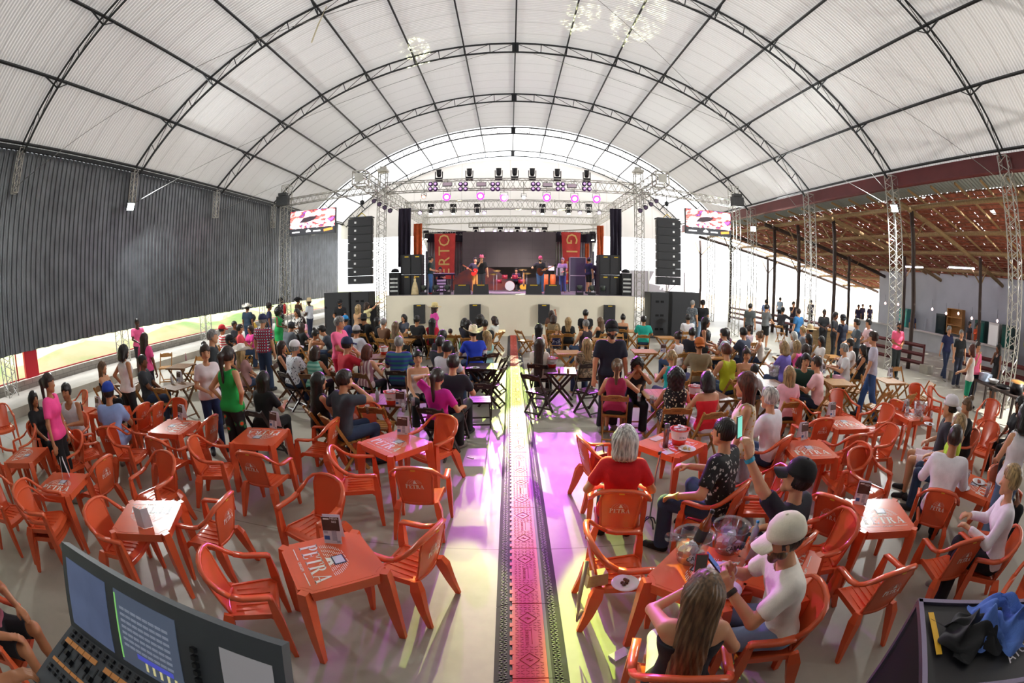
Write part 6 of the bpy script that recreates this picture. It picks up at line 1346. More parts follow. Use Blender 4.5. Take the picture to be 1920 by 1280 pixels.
EC=[(1217,795,4,'h','empty in front of the burgundy top woman'),(1150,788,60,'h','folded sideways left of the empty honey one'),(712,800,5,'h','empty behind the aisle orange table'),(900,752,-5,'d','empty, left of the aisle, nearest dark one'),(925,700,-70,'d','empty, left of the aisle beside the blue polo'),(920,722,-75,'d','empty, left of the aisle, second dark one'),
 (1010,735,40,'d','empty, right of the aisle, left dark one'),(1105,735,-35,'d','empty, right of the aisle, right dark one'),(985,640,60,'h','empty at the aisle, right far row'),(320,758,0,'h','empty with pale slats beside the left wooden table'),(310,690,150,'h','empty, tilted at the low wall table'),(365,700,190,'h','empty behind the menu card table on the left'),
 (1640,765,-15,'h','empty with pink lit backrest on the right'),(1685,770,-10,'h','empty in front of the lone right table'),(1725,748,-60,'h','empty, rightmost wooden one'),(1632,735,70,'h','empty left of the lone right table, orange lit back'),(1690,720,185,'h','empty behind the lone right table'),(1600,735,-20,'h','empty before the green can table'),(1560,760,-35,'h','empty behind the pale pink shirted man'),
 (1330,800,0,'h','empty with white cloth on it, centre right'),(1385,708,20,'h','empty right of the red strap top woman'),(760,650,160,'h','empty behind the honey top of the left group'),(795,650,-40,'h','leaning diagonally in the left group'),(660,640,20,'b','empty by the white tee man'),(1160,650,180,'h','empty behind the standing navy tee man'),(1270,650,0,'h','empty near the turquoise top woman'),(1225,680,20,'h','empty beside the hands before face woman')]
PP=flush(); ALLT=[wt(i) for i in range(len(WT))]+[TB[k][:2] for k in TB]
def free(x,y,rc,rt,rp): return all(math.hypot(x-a,y-b)>rc for a,b in CHAIRS) and all(math.hypot(x-a,y-b)>rt for a,b in ALLT) and all(math.hypot(x-p[0],y-p[1])>rp for p in PP) and all(math.hypot(x-f[0],y-f[1])>rp for f in FIX)
for px,py,f,kk,l in EC:
    x,y=at(px,py,.45)
    if free(x,y,.42,.38,.42): fold(x,y,f,kk,l); CHAIRS.append((x,y))
    else: print('skip',l)
for c in CH:
    x,y=at(c[0],c[1],.44)
    if free(x,y,.3,.2,.27): chair(*c); CHAIRS.append((x,y))
    else: print('skip',c[3])
x,y=at(92,990,.44); place('arm',make_armchair,x,y,-math.radians(60),'orange plastic armchair stacked on top of the lower left one','chair','orange plastic armchairs',z=.1)
# ================================================================ THINGS ON TABLES
card_top=M('card_wood','5b3d34',rough=.5,kind='noise',col2='3d2822',nscale=6); card_w=M('card_white','d9d6de',rough=.5); card_b=M('card_blue','3a5f9e'); card_t=M('card_text','f4f0f0'); card_d=M('card_dark','2a2a33')
def card(x,y,z,face,label,num=None,s=1.0):
    o=empty('menu_card',(x,y,z),-math.radians(face),label,'menu card','standing menu cards'); w,h=.15*s,.24*s
    R=Matrix.Rotation(.16,3,'X')
    for sg in (1,-1):
        Rr=Matrix.Rotation(-.16*sg,3,'X'); c=Vector((0,-.038*sg,h/2))
        pn=MB().box(c,(w,.003,h),R=Rr).obj('panel',card_w,o)
        if sg==1:
            MB().box(c+Rr@Vector((0,-.003,h*.24)),(w*.98,.002,h*.5),R=Rr).obj('wood_field',card_top,pn)
            b=MB(); 
            for a,b_,ww,hh in ((.02,-.1,.04,.05),(.02,-.3,.04,.04),(.05,-.42,.03,.02),(-.05,-.08,.03,.02)): b.box(c+Rr@Vector((a*s,-.003,b_*h)),(ww*s,.002,hh*s),R=Rr)
            b.obj('fields',M('card_grey','a9a9b8'),pn); MB().box(c+Rr@Vector((-.045*s,-.0035,-.28*h)),(.045*s,.002,.035*s),R=Rr).obj('blue_field',card_b,pn)
            rot=(math.pi/2-.16,0,0)
            t=text('lettering','MESA' if not num else 'MESA\n'+num,.028*s,card_t,pn,tuple(c+Rr@Vector((.03*s,-.004,h*.38))),rot,ext=.0004)
            MB().box(c+Rr@Vector((-.035*s,-.004,h*.42)),(.05*s,.002,.012*s),R=Rr).obj('logo',card_t,pn)
    return o
def cardpx(px,py,face,label,num=None,z=.7235,s=1.0): x,y=at(px,py,z); return card(x,y,z,face,label,num,s)
cardpx(628,1012,-8,'menu card reading MESA 065 on the closest orange table','065')
for a in [(757,812,5,'menu card on the aisle side orange table'),(517,801,12,'menu card on the table of the woman in green'),(343,785,10,'menu card on the table left of the navy trousers woman'),(186,766,0,'menu card on the blue cap man\'s table'),(124,893,30,'menu card on the left upright print table'),
 (1503,822,-8,'menu card on the upright print table'),(1557,780,-5,'menu card on the far orange table'),(1612,942,40,'menu card on the glaring orange table'),(1697,772,-10,'menu card left of the clear bucket table'),(1418,1052,-12,'menu card beside the ice buckets')]: cardpx(*a)
for a in [(338,716,5,'menu card on the wooden table left of the navy trousers woman'),(1668,706,-5,'menu card on the lone wooden table'),(1542,700,-20,'menu card on the green can wooden table'),(752,760,5,'menu card at the left bucket table edge'),(665,655,0,'menu card by the navy cap man'),(742,628,0,'menu card on the empty honey table'),(1243,660,10,'menu card by the turquoise top woman')]: cardpx(*a,z=.76)
x,y=at(270,985,.7235); tag(MB().add([(-.06,-.05,0),(.06,-.03,0),(.07,-.02,.2),(-.05,-.04,.2),(.1,.06,0),(.11,.05,.2)],[(0,1,2,3),(1,4,5,2)]).obj('folded_card',card_w,loc=(x,y,.724),rz=-.2),'blank white folded card standing on the left table','card')
gl=bpy.data.materials.new('clear_plastic'); gl.use_nodes=True; nt=gl.node_tree; nt.nodes.remove(nt.nodes['Principled BSDF']); ts=node(nt,'ShaderNodeBsdfTransparent'); ts.inputs[0].default_value=(.9,.9,.93,1); gs=node(nt,'ShaderNodeBsdfGlossy'); gs.inputs['Roughness'].default_value=.12; ms=node(nt,'ShaderNodeMixShader'); ms.inputs[0].default_value=.22
nt.links.new(ts.outputs[0],ms.inputs[1]); nt.links.new(gs.outputs[0],ms.inputs[2]); nt.links.new(ms.outputs[0],nt.nodes['Material Output'].inputs[0])
ice=M('ice','e4e6ee',rough=.2,noise=.1,nscale=20); red=M('bucket_red','d8351f',rough=.35); wht=M('bucket_white','ebe8e4',rough=.4)
def bucket(x,y,z,label,fill=True):
    o=empty('ice_bucket',(x,y,z),0,label,'bucket','red and white ice buckets')
    MB().lathe([(0,0),(.085,0),(.1,.08)],(0,0,0),24).obj('base',red,o); MB().lathe([(.1,.08),(.125,.2)],(0,0,0),24).obj('side',wht,o); MB().lathe([(.125,.2),(.135,.205),(.135,.215),(.125,.215),(.12,.2),(.09,.05)],(0,0,0),24).obj('rim',red,o)
    if fill:
        m=MB(); random.seed(5)
        for k in range(9): a=k*.7; m.box((.06*math.cos(a),.06*math.sin(a),.2+.01*(k%3)),(.045,.04,.035),rz=a)
        m.obj('ice',ice,o)
    lo=MB(); petra(lo,.09,0); l=lo.obj('logo',M('logo_dark','4a3a34'),o); l.location=(0,-.122,.11); l.rotation_euler=(math.pi/2-.2,0,0)
    MB().path([(-.133,0,.2),(-.12,-.06,.24),(0,-.1,.25),(.12,-.06,.24),(.133,0,.2)],.008,.008,n=6).obj('handle',red,o); return o
def clearb(x,y,z,label,word=None):
    o=empty('clear_bucket',(x,y,z),0,label,'bucket','clear ice buckets')
    MB().lathe([(0,.003),(.1,.003),(.11,.03),(.145,.21),(.165,.235),(.16,.24),(.14,.215),(.105,.03)],(0,0,0),28).obj('shell',gl,o); m=MB(); random.seed(9)
    for k in range(40): a=random.random()*6.3; r=random.random()*.09; m.box((r*math.cos(a),r*math.sin(a),.03+random.random()*.12),(.05,.04,.04),R=Matrix.Rotation(a,3,(1,.5,.2)))
    m.obj('ice',ice,o)
    if word: text('lettering',word,.05,M('ink_black','141414'),o,(0,-.134,.1),(math.pi/2-.15,0,0))
    return o
def bottle(x,y,z,label,col='5a2c12',h=.24,cap='1c1c1c',lab=None,tilt=None,r=.032,grp='bottles on the tables'):
    o=empty('bottle',(x,y,z),0,label,'bottle',grp); m=M('glass_'+col,col,rough=.08,spec=.8,alpha=.92)
    if tilt: o.rotation_euler=tilt
    MB().lathe([(0,0),(r,.002),(r,h*.6),(r*.9,h*.68),(r*.4,h*.8),(r*.36,h*.95),(0,h*.95)],(0,0,0),16).obj('body',m,o); MB().lathe([(r*.42,h*.93),(r*.44,h),(0,h)],(0,0,0),12).obj('cap',M('cap_'+cap,cap,rough=.4),o)
    if lab: MB().lathe([(r*1.02,h*.2),(r*1.02,h*.5)],(0,0,0),16).obj('label',M('lab_'+lab,lab,rough=.5),o)
    return o
def cup(x,y,z,label,fill='e8a020',h=.13,grp='drinking cups'):
    o=empty('cup',(x,y,z),0,label,'cup',grp); MB().lathe([(0,.002),(.026,.002),(.037,h),(.035,h),(.025,.006)],(0,0,0),18).obj('shell',gl,o)
    if fill: MB().lathe([(0,.005),(.024,.005),(.032,h*.7),(0,h*.7)],(0,0,0),16).obj('drink',M('drink_'+fill,fill,rough=.15),o)
    return o
def plate(x,y,z,label,food='5a2e18',n=10):
    o=empty('plate',(x,y,z),0,label,'plate','plates'); MB().lathe([(0,.004),(.07,.004),(.1,.016),(.115,.018),(.113,.022),(.07,.009),(0,.009)],(0,0,0),28).obj('dish',M('plate_white','e4e2ea',rough=.3),o)
    m=MB(); random.seed(n)
    for k in range(n): a=random.random()*6.3; r=random.random()*.05; m.lathe([(0,.0),(.016,.005),(.014,.018),(0,.022)],(r*math.cos(a),r*math.sin(a),.008),7)
    m.obj('food',M('food_'+food,food,rough=.5,noise=.3,nscale=30),o); return o
TZ=.7225
def T(px,py,z=TZ): x,y=at(px,py,z); return x,y,z
# grey haired woman's table
bucket(*T(1272,832),'red and white ice bucket with cups by the steel bottle'); 
o=empty('steel_bottle',T(1247,838),0,'tall brushed steel vacuum bottle beside the bucket','bottle'); MB().lathe([(0,0),(.036,0),(.036,.24),(.03,.26)],(0,0,0),20).obj('body',M('steel_b','8c8684',rough=.25,metal=.9),o); MB().lathe([(.031,.26),(.031,.31),(0,.31)],(0,0,0),20).obj('lid',M('lid_grey','5a5658',rough=.4),o)
plate(*T(1288,843),'white plate with food scraps by the floral shirt man','c9a86a',6); tag(MB().box((0,0,.002),(.13,.11,.003),rz=.3).obj('napkin',card_w,loc=T(1252,848)),'white napkin in front of the steel bottle','napkin'); tag(MB().box((0,0,.002),(.2,.12,.003),rz=.6).obj('paper_sheet',M('paper_pink','e8c4cc'),loc=T(1232,822)),'pinkish paper sheet on the grey haired woman\'s table','paper')
# walking cane
x,y=at(1216,985); o=empty('walking_cane',(x,y,0),.3,'silver walking cane with black handle and four foot base','cane')
MB().path([(0,0,.1),(0,0,.7),(.05,.03,.88),(.05,.03,.92)],.022,.022,n=8).obj('shaft',M('cane_silver','b9b4b2',rough=.3,metal=.8),o); MB().path([(.05,.03,.92),(-.02,-.04,.945)],.03,.035,n=8).obj('handle',body,o); b=MB()
for a in range(4): b.path([(0,0,.12),(.06*math.cos(a*1.57),.06*math.sin(a*1.57),.09),(.1*math.cos(a*1.57),.1*math.sin(a*1.57),.0)],.018,.018,n=6)
b.obj('foot',body,o)
# ice bucket table
bx=T(1292,1048); clearb(*bx,'clear ice bucket holding the dark liquor bottle','CABARÉ'); clearb(*T(1362,1030),'clear ice bucket with bottles behind, lettering CABARÉ','CABARÉ')
bottle(bx[0]+.04,bx[1]+.02,TZ+.1,'amber liquor bottle with black label in the ice bucket','8a4312',.34,'1a1a1a','1b1a18',tilt=(0.05,.22,0),r=.045)
o=cup(bx[0]-.07,bx[1]+.02,TZ+.2,'clear plastic cup lying across the ice bucket rim',None,.2); o.rotation_euler=(.2,-1.15,.2)
bottle(*T(1410,1018),'clear water bottle with blue cap by the menu card','cfe0e6',.22,'2aa0d0')
plate(*T(1350,1072),'white plate of grilled sausage by the phones','7a3a12',16); plate(*T(1362,1108),'white plate of leftovers beside the blond woman','4a2c18',6)
plate(*at(1172,1095,.45),.447,'white plate with leftovers on the orange chair seat','5a3a20',8)
# purse on chair
x,y=at(1118,1085,.5); o=empty('shoulder_bag',(x,y,.45),.2,'beige shoulder bag hung on the chair with the plate','bag'); MB().prism([(-.09,0),(.09,0),(.08,.12),(-.08,.12)],-.04,.04,R=Ry).obj('body',M('bag_beige','b8a488',rough=.7,noise=.15,nscale=12),o); MB().path([(-.08,0,.12),(-.12,-.05,.3),(-.16,-.08,-.05),(-.17,-.1,-.3),(-.12,-.08,-.2)],.035,.006).obj('strap',M('strap_beige','cbb89c',rough=.8),o)
x,y=at(1122,868,.5); o=empty('handbag',(x,y,.44),.4,'red and brown handbag with a straw hat on the left chair','bag'); MB().prism([(-.12,0),(.12,0),(.09,.2),(-.09,.2)],-.05,.05,R=Ry).obj('body',M('bag_red','8e1f28',rough=.5,noise=.3,nscale=8),o); MB().path([(-.07,0,.2),(-.05,0,.3),(.05,0,.3),(.07,0,.2)],.02,.02,n=6).obj('handle',M('bag_brown','5a3524'),o)
# other tables: drinks, buckets
for px,py,l in [(735,757,'left group bucket table'),(905,670,'royal blue polo man'),(888,652,'far dark table left of the aisle'),(1035,688,'right aisle dark table'),(1302,745,'red strap top woman'),(1325,662,'khaki tee man'),(720,664,'striped polo man')]:
    bucket(*at(px,py,.76),.757,'red and white ice bucket at the '+l)
clearb(*at(1722,778,TZ),TZ,'clear bucket of ice on the white capped man\'s table'); clearb(*at(1450,705,.76),.757,'clear bucket between the smiling woman and pale pink shirt')
cupn=[(700,762,'cf9a4a'),(690,775,'d8a86a'),(757,772,'e0d8c8'),(775,760,'e8e4dc'),(1048,700,'e89a20'),(1065,700,'f0a830'),(1198,752,None),(1221,756,None),(1228,760,'c83a2a'),(925,690,None),(1590,676,None),(1000,655,None)]
nmz=['before the slate tee drinker','at the left bucket table corner','beside the left bucket','near the magenta top woman','with amber beer on the dark aisle table','second beer on the dark aisle table','tall clear by the hands before face woman','clear beside the first tall one','red drink before the floral dress woman','clear in front of the blue polo man','on the pink shorts man\'s table','by the long brown haired woman']
for (px,py,c),l in zip(cupn,nmz): cup(*at(px,py,.76),.757,'plastic cup '+l,c,.14)
cup(*T(1727,790),'orange drink cup on the clear bucket table','f0941a',.12); cup(*T(1848,930),'tall pale cup on the food table','e8d8d8',.17); cup(*T(1812,900),'clear glass with ice on the food table','d8c8c8',.13); cup(*T(1745,785),'clear cup right of the orange drink',None,.15)
plate(*T(1742,796),'white plate beside the orange drink','7a4a2a',5); plate(*T(1805,915),'white plate at the man in white long sleeves','8a3a2a',9); plate(*T(1835,905),'white plate with red food on the right table','b04a3a',9); plate(*at(890,690,.76),.757,'white plate with greens before the blue polo man','6a8a3a',8)
for px,py,c,l,cp in [(683,750,'9adcc0','green tinted water bottle near the slate tee drinker','3aa060'),(349,676,'c8a0a8','small pink labelled bottle on the low wall table','c04040'),(323,719,'d8dde0','small water bottle left of the wooden table card','e0e0e0'),(862,655,'6aa87a','green bottle left of the royal blue polo man','3a7a4a'),(708,750,'b8ccd0','clear water bottle held by the red tee man','3aa080'),(1444,700,'b02a3a','red can shaped bottle before the light pink top woman','b02a3a'),(1558,708,'4a8a4a','green can on the honey table','c0c8b0'),(155,775,'1c1c20','black small bottle on the joined left tables','1c1c20')]:
    z=.757 if px!=155 else TZ; bottle(*at(px,py,z),z,l,c,.22 if 'can' not in l else .13,cp)
# phones flat on tables
# buffet table with pots
bt=empty('buffet_table',(12.4,4.8,0),-1.94,'long dark buffet table with plates and pots at the right edge','table')
MB().box((0,0,.82),(3.4,.8,.05)).obj('tabletop',dark,bt)
for sx in (-1.55,-.5,.5,1.55):
    for sy in (-.32,.32): MB().box((sx,sy,.4),(.07,.07,.8)).obj('leg',dark,bt)
def onb(u,v,z=.845): p=Vector((12.4,4.8,0))+Matrix.Rotation(-1.94,3,'Z')@Vector((u,v,0)); return p.x,p.y,z
o=empty('food_box',onb(-1.35,0),-.5,'stack of pale blue white boxes on the buffet end','box'); MB().box((0,0,.1),(.4,.3,.2)).obj('box',M('box_blue','c4d4ea',rough=.5),o)
for k,(u,l,c) in enumerate(((-.9,'white enamel bowl on the buffet','dfe0e0'),(.9,'red food tray bowl at the buffet right end','c8604a'))): o=empty('bowl',onb(u,0),0,l,'bowl'); MB().lathe([(0,.01),(.12,.01),(.22,.12),(.21,.12),(.11,.02),(0,.02)],(0,0,0),20).obj('bowl_shell',M('bowl_'+c,c,rough=.3),o)
for k,(u,l,r) in enumerate(((-.35,'wide black frying pan on the buffet',.26),(.3,'large black lidded pot on the buffet',.25))): o=empty('cooking_pot',onb(u,0),0,l,'pot'); h=.07 if k==0 else .28; MB().lathe([(0,0),(r*.9,0),(r,h),(r*.95,h),(r*.85,.02),(0,.02)],(0,0,0),24).obj('pot_body',M('iron','1b1b1d',rough=.4,metal=.5),o); k and MB().lathe([(r,h),(r*.9,h+.04),(0,h+.06)],(0,0,0),24).obj('lid',hw,o)
# bar counter clad in wood and stools
wb=empty('bar_unit',(14.1,15.6,0),math.radians(-50),'short bar clad in vertical wood slats, right of the blue tee man','bar'); m=MB(); random.seed(2)
for k in range(22): m.box((-1.0+2.0*k/21,-.3,.52),(.09,.03+.01*(k%2),1.02))
m.obj('slat_front',timber,wb); MB().box((0,0,1.07),(2.3,.7,.06)).obj('countertop',hw,wb); MB().box((-1.0,.0,.5),(.04,.55,1.0)).box((1.0,0,.5),(.04,.55,1.0)).obj('side_panels',timber,wb)
# wooden ladder and extinguisher far left
o=empty('step_ladder',(at(610,605,.6)[0],22.5,0),.3,'honey wooden step ladder left of the subwoofers','ladder'); 
for s in (-.25,.25): MB().path([(s,-.25,0),(s*.8,.1,1.7)],.05,.05,sm=False).obj('rail',hw,o); MB().path([(s,.5,0),(s*.8,.1,1.7)],.04,.04,sm=False).obj('rail',hw,o)
for k in range(5): MB().box((0,-.25+.07*(k+.5),.17+.34*k),(.45,.1,.03)).obj('step',hw,o)
o=empty('fire_extinguisher',(-11.65,20.95,1.2),0,'red fire extinguisher hung on the left screen tower','extinguisher'); MB().lathe([(0,0),(.08,0),(.08,.45),(.03,.52),(0,.52)],(0,0,0),14).obj('cylinder',M('ext_red','c8202a',rough=.3),o); MB().box((0,0,.56),(.04,.14,.06)).obj('valve',body,o); MB().path([(0,.05,.55),(.1,.05,.4),(.09,0,.1)],.02,.02,n=6).obj('hose',body,o)
o=empty('back_display',(0,0,0)) if False else None
# red fire extinguishers small, phones, floor papers
tag(MB().box((0,0,.01),(.16,.09,.02),rz=.5).obj('crumpled_paper',card_w,loc=at(1162,1228)+(0,)),'crumpled white paper on the floor behind the blond woman','paper')
tag(MB().box((0,0,.004),(.12,.03,.008),rz=-.6).obj('torn_paper',card_w,loc=at(882,858)+(0,)),'small torn paper lying on the floor near the aisle','paper')
# ================================================================ CABLE RAMP DOWN THE AISLE
ro=M('ramp_orange','c2402e',rough=.5,noise=.08,nscale=6); rk=M('ramp_black','2b2a30',rough=.55,noise=.1,nscale=9); ro2=M('ramp_orange_dark','b83c2c',rough=.6)
def ramp():
    o=empty('cable_ramp'); L_=.895
    MB().prism([(-.02,0),(.115,0),(.115,.045),(.1,.048),(0,.008)],0,L_,R=Matrix(((1,0,0),(0,0,1),(0,1,0)))).obj('side_ramp',rk,o)
    MB().prism([(.375,0),(.53,0),(.51,.008),(.40,.048),(.375,.045)],0,L_,R=Matrix(((1,0,0),(0,0,1),(0,1,0)))).obj('side_ramp',rk,o)
    b=MB().box((.245,L_/2,.027),(.256,L_-.006,.05)); 
    for k in range(8): b.box((.112,.06+k*.111,.05),(.03,.05,.008))
    lid=b.obj('lid',ro,o); m=MB()
    for j in range(30):
        for i in range(6):
            xx=.155+i*.036; yy=.02+j*.0295
            if (abs(yy-.2)+abs(xx-.245)*.9<.09) or (abs(yy-.7)+abs(xx-.245)*.9<.09) or (.36<yy<.55 and .2<xx<.3): continue
            a=.5 if (i+j)%2 else -.5; m.box((xx,yy,.0525),(.026,.009,.0025),rz=a)
    for cy_ in (.2,.7):
        P=[(.245,cy_-.075),(.32,cy_),(.245,cy_+.075),(.17,cy_),(.245,cy_-.075)]
        for p,q in zip(P,P[1:]): m.tube((*p,.053),(*q,.053),.003,4)
        m.tube((.22,cy_,.053),(.25,cy_+.012,.053),.003,4).tube((.24,cy_-.012,.053),(.27,cy_,.053),.003,4)
    m.tube((.27,.38,.053),(.27,.54,.053),.003,4); m.obj('tread',ro2,lid)
    m=MB()
    for j in range(36):
        for x0 in (.03,.065,.435,.47): z=.016+.036*((x0)/.11 if x0<.2 else (.52-x0)/.12); m.box((x0,.012+j*.0248,z*.95+.003),(.026,.01,.004),rz=.5 if j%2 else -.5)
    m.obj('tread',M('ramp_black2','3a393e',rough=.5),o); text('raised_lettering','DEFENDER',.04,ro2,lid,(.235,.46,.052),(0,0,math.pi/2),ext=.002); return o
r0=None
for k in range(24):
    y=-.6+.9*k
    if r0 is None: r0=ramp(); r0.location=(-.1,y,0); r0.rotation_euler=(0,0,-.0015); tag(r0,'one segment of the orange and black cable ramp down the aisle','cable ramp','cable ramp segments')
    else: copy_tree(r0,(-.1+.0012*k,y,0),-.0015)
# ================================================================ LIGHTING CONSOLE, bottom left
cg=M('console_grey','4b5156',rough=.55,noise=.05,nscale=12); ck=M('console_key','1c1e22',rough=.4); sc1=M('console_screen_blue','7080a8',rough=.12,emit=.15,noise=.15,nscale=4); 
con=empty('lighting_console',(-1.25,.62,1.45),math.radians(-1),'grey lighting console with two lit touch screens and a white logo sheet','console')
Rc=Matrix.Rotation(math.radians(-28),3,'X')   # screen panel leans back toward the operator
def cp(u,v,w_=0): return Vector((0,.06,.16))+Rc@Vector((u,w_,v))
cp0=lambda u,v,w_,d: (cp(u,v,w_),d)
b=MB(); b.box(cp(0,0,0),(1.24,.05,.42),R=Rc); b.obj('screen_housing',cg,con)
for u,w2,l in ((-.41,.33,'left'),(0.0,.36,'centre')):
    s_=MB().box(cp(u,.0,-.027),(w2,.004,.31),R=Rc).obj('screen',sc1 if l=='left' else M('console_screen_pale','707e98',rough=.15,emit=.12),con)
    if l=='centre':
        m=MB()
        for r_ in range(7):
            for c_ in range(8): m.box(cp(u-.13+c_*.036,.09-r_*.026,-.0305),(.031,.002,.011),R=Rc)
        m.obj('cell_rows',M('screen_cells','a8b4ca',emit=.12),s_)
        m=MB(); m.box(cp(u-.172,.0,-.031),(.008,.002,.28),R=Rc); m.obj('colour_bar',M('screen_green','7ec46a',emit=.5),s_); m=MB()
        for c_ in range(5): m.box(cp(u-.02+c_*.04,-.12,-.031),(.012,.002,.035),R=Rc)
        m.obj('digit_bars',M('screen_yellow','d8d09a',emit=.4),s_); MB().box(cp(u+.03,-.09,-.0305),(.2,.002,.02),R=Rc).obj('blue_bar',M('screen_deep','4a50b8',emit=.5),s_)
MB().box(cp(.48,-.01,-.028),(.2,.003,.28),R=Rc).obj('logo_sheet',M('sheet_white','e4e4ec',rough=.5),con)
m=MB(); 
for a,r_ in ((0,.05),(.9,.035),(2.1,.05),(3.3,.035),(4.4,.05),(5.4,.04)): m.add([tuple(cp(.48+.02*math.cos(a+.9),-.05+.02*math.sin(a+.9),-.031)),tuple(cp(.48+.02*math.cos(a-.9),-.05+.02*math.sin(a-.9),-.031)),tuple(cp(.48+r_*math.cos(a),-.05+r_*math.sin(a),-.031))],[(0,1,2)])
m.box(cp(.48,-.05,-.0305),(.05,.002,.03),R=Rc); m.obj('printed_emblem',M('emblem_ink','2a2440'),con)
m=MB(); [m.box(cp(.27,.08-.03*k,-.04),(.02,.02,.018),R=Rc) for k in range(6)]; m.obj('side_keys',ck,con)
Rd=Matrix.Rotation(math.radians(8),3,'X')
def dp(u,v,w_=0): return Vector((0,-.05,-.0))+Rd@Vector((u,v,w_))
MB().box(dp(0,-.2,-.03),(1.24,.46,.07),R=Rd).obj('deck',cg,con)
m=MB(); 
for r_ in range(2):
    for c_ in range(22): m.box(dp(-.56+c_*.052,-.02-.028*r_,.012),(.018,.018,.014),R=Rd)
for c_ in range(22):
    for r_ in range(2): m.box(dp(-.56+c_*.052,-.27-.028*r_,.012),(.018,.018,.014),R=Rd)
m.obj('keys',ck,con)
m=MB(); 
for c_ in range(22):
    if c_%6!=5: m.box(dp(-.56+c_*.052,-.085,.008),(.046,.03,.004),R=Rd); m.box(dp(-.56+c_*.052,-.225,.008),(.046,.02,.004),R=Rd)
m.obj('orange_strips',M('strip_orange','c8874a',rough=.5,emit=.1),con)
m=MB()
for c_ in range(22): m.box(dp(-.56+c_*.052,-.155,.007),(.008,.1,.003),R=Rd); 
m.obj('fader_slots',ck,con)
m=MB()
for c_ in range(22): m.box(dp(-.56+c_*.052,-.12-.03*((c_*7)%3),.018),(.02,.03,.022),R=Rd)
m.obj('fader_caps',M('fader_black','101114',rough=.3),con)
struct(MB().box((-1.3,.1,.66),(1.6,1.1,1.32)).obj('wall_console_riser',M('riser_black','1c1c20',rough=.7))) if False else None
ds=empty('console_desk',(-1.3,.42,0),0,'black desk case carrying the lighting console','desk'); MB().box((0,0,.68),(1.15,.6,1.33)).obj('case',M('riser_black','1c1c20',rough=.7),ds)
# operator's hand on the console
hb=Field((-.25,-.3,-.12),(.25,.3,.12),.006)
wv_=V3(0,0,0); [hb.put(('c',)+q[1:] ,.006 if q[0]=='f' else .015) for q in hand_prims(wv_,V3(.6,.8,-.1),V3(0,0,-1),1,.7,True)]; hb.put(('c',wv_,V3(-.14,-.2,.03),.03,.04),.02)
hx=at(30,1262,1.5); hm=link('person',hb.mesh('hand',skinmat(2)),None,(hx[0]-.03,hx[1]-.03,1.475),0.35); setmat(hm,skinmat(2)); tag(hm,'operator of whom only one hand resting on the console shows','person')
# ================================================================ ROAD CASE WITH JACKET AND TOWEL, bottom right
rc=empty('road_case',(2.1,.25,0),math.radians(-40),'large black road case with purple lit metal edges at the bottom right','road case')
MB().box((0,0,.72),(1.1,.6,1.44)).obj('case',M('case_black','141317',rough=.5,noise=.1,nscale=8),rc); m=MB()
for sx in (-.55,.55):
    for sy in (-.3,.3): m.box((sx,sy,.72),(.03,.03,1.44))
for z in (.02,1.44): 
    for sy in (-.3,.3): m.box((0,sy,z),(1.12,.03,.03))
    for sx in (-.55,.55): m.box((sx,0,z),(.03,.62,.03))
m.obj('edging',M('edge_violet','8f86a0',rough=.25,metal=.8),rc); text('lettering','ATOM',.09,M('case_print','cfc8d0'),rc,(.1,-.1,1.458),(0,0,.5),ext=.001); MB().box((-.48,.05,1.457),(.035,.3,.002),rz=.1).obj('yellow_tape',M('tape_yellow','d8a820'),rc)
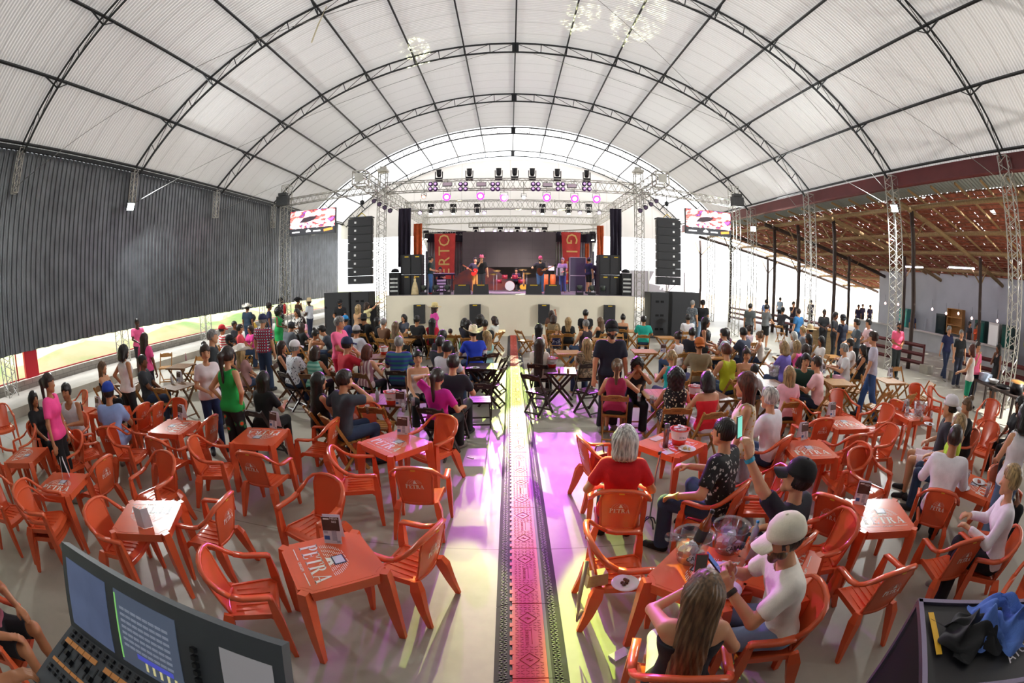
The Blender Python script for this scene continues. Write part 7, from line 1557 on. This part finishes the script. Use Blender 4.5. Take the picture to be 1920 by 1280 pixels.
def cloth_heap(name,x,y,z,sx,sy,h,mat,label,cat,rz,seed):
    rs=np.random.default_rng(seed); ph=rs.random(8)*6
    def f(u,v):
        a,b=(u-.5)*2,(v-.5)*2; e=max(0,1-(abs(a)**3+abs(b)**3)); zz=h*e**.5*(.55+.25*math.sin(a*5+ph[0]+b*2)+.2*math.sin(b*7+ph[1]-a*3)+.12*math.sin(a*13+b*9+ph[2]))
        return (a*sx+.04*math.sin(b*5+ph[3]),b*sy+.04*math.sin(a*6+ph[4]),max(zz,0.004))
    m=MB().grid(f,44,36); return tag(m.obj(name,mat,loc=(x,y,z),rz=rz),label,cat)
cloth_heap('jacket',1.93,.42,1.46,.2,.14,.12,M('jacket_black','121216',rough=.8,noise=.2,nscale=8),'black jacket heaped on the road case corner','jacket',-.5,1)
cloth_heap('towel',2.12,.33,1.46,.2,.17,.17,M('towel_blue','5070b8',rough=.95,noise=.15,nscale=14,bump=.3),'crumpled blue towel lying on the road case','towel',-.9,4)
# ================================================================ BEYOND THE HALL
tr_=M('far_leaf','b7c79a',rough=.9,kind='noise',col2='8fa678',nscale=2)
def tree(x,y,h,label):
    o=empty('tree',(x,y,0),0,label,'tree','trees beyond the hall'); MB().path([(0,0,0),(.3,.1,h*.3),(.1,0,h*.6)],.4,.4,n=8,scales=[1,.8,.5]).obj('trunk',M('bark','6a5848',rough=.9),o)
    g=MB(); rs=random.Random(int(x*7+y))
    for k in range(420):
        a=rs.random()*6.28; b=rs.uniform(-1,1); r=h*.32*(rs.random()**.4); c=Vector((r*math.cos(a)*math.sqrt(1-b*b),r*math.sin(a)*math.sqrt(1-b*b),h*.68+r*b*.9)); R=Matrix.Rotation(a,3,(b,.5,1)); s=h*.035
        g.add([c+R@Vector((-s,0,0)),c+R@Vector((0,-s*.6,0)),c+R@Vector((s,0,0)),c+R@Vector((0,s*.6,0))],[(0,1,2,3)])
    g.obj('foliage',tr_,o)
tree(-24,40,9,'pale leafy tree seen beyond the left hall end'); 
# spare grey truck body / awning seen past the right tower
o=empty('far_marquee',(13.2,40,0),0,'pale grey marquee beyond the right speaker stack','marquee'); MB().box((0,0,2.4),(5.5,3,2.4)).obj('wall_sheet',M('marquee_grey','b9b4bc',rough=.8,noise=.05,nscale=1),o)
m=MB(); [m.tube((sx,-1.6,0),(sx,-1.6,3.8),.06,6) for sx in (-2.7,-.9,.9,2.7)]; m.obj('posts',alu,o)
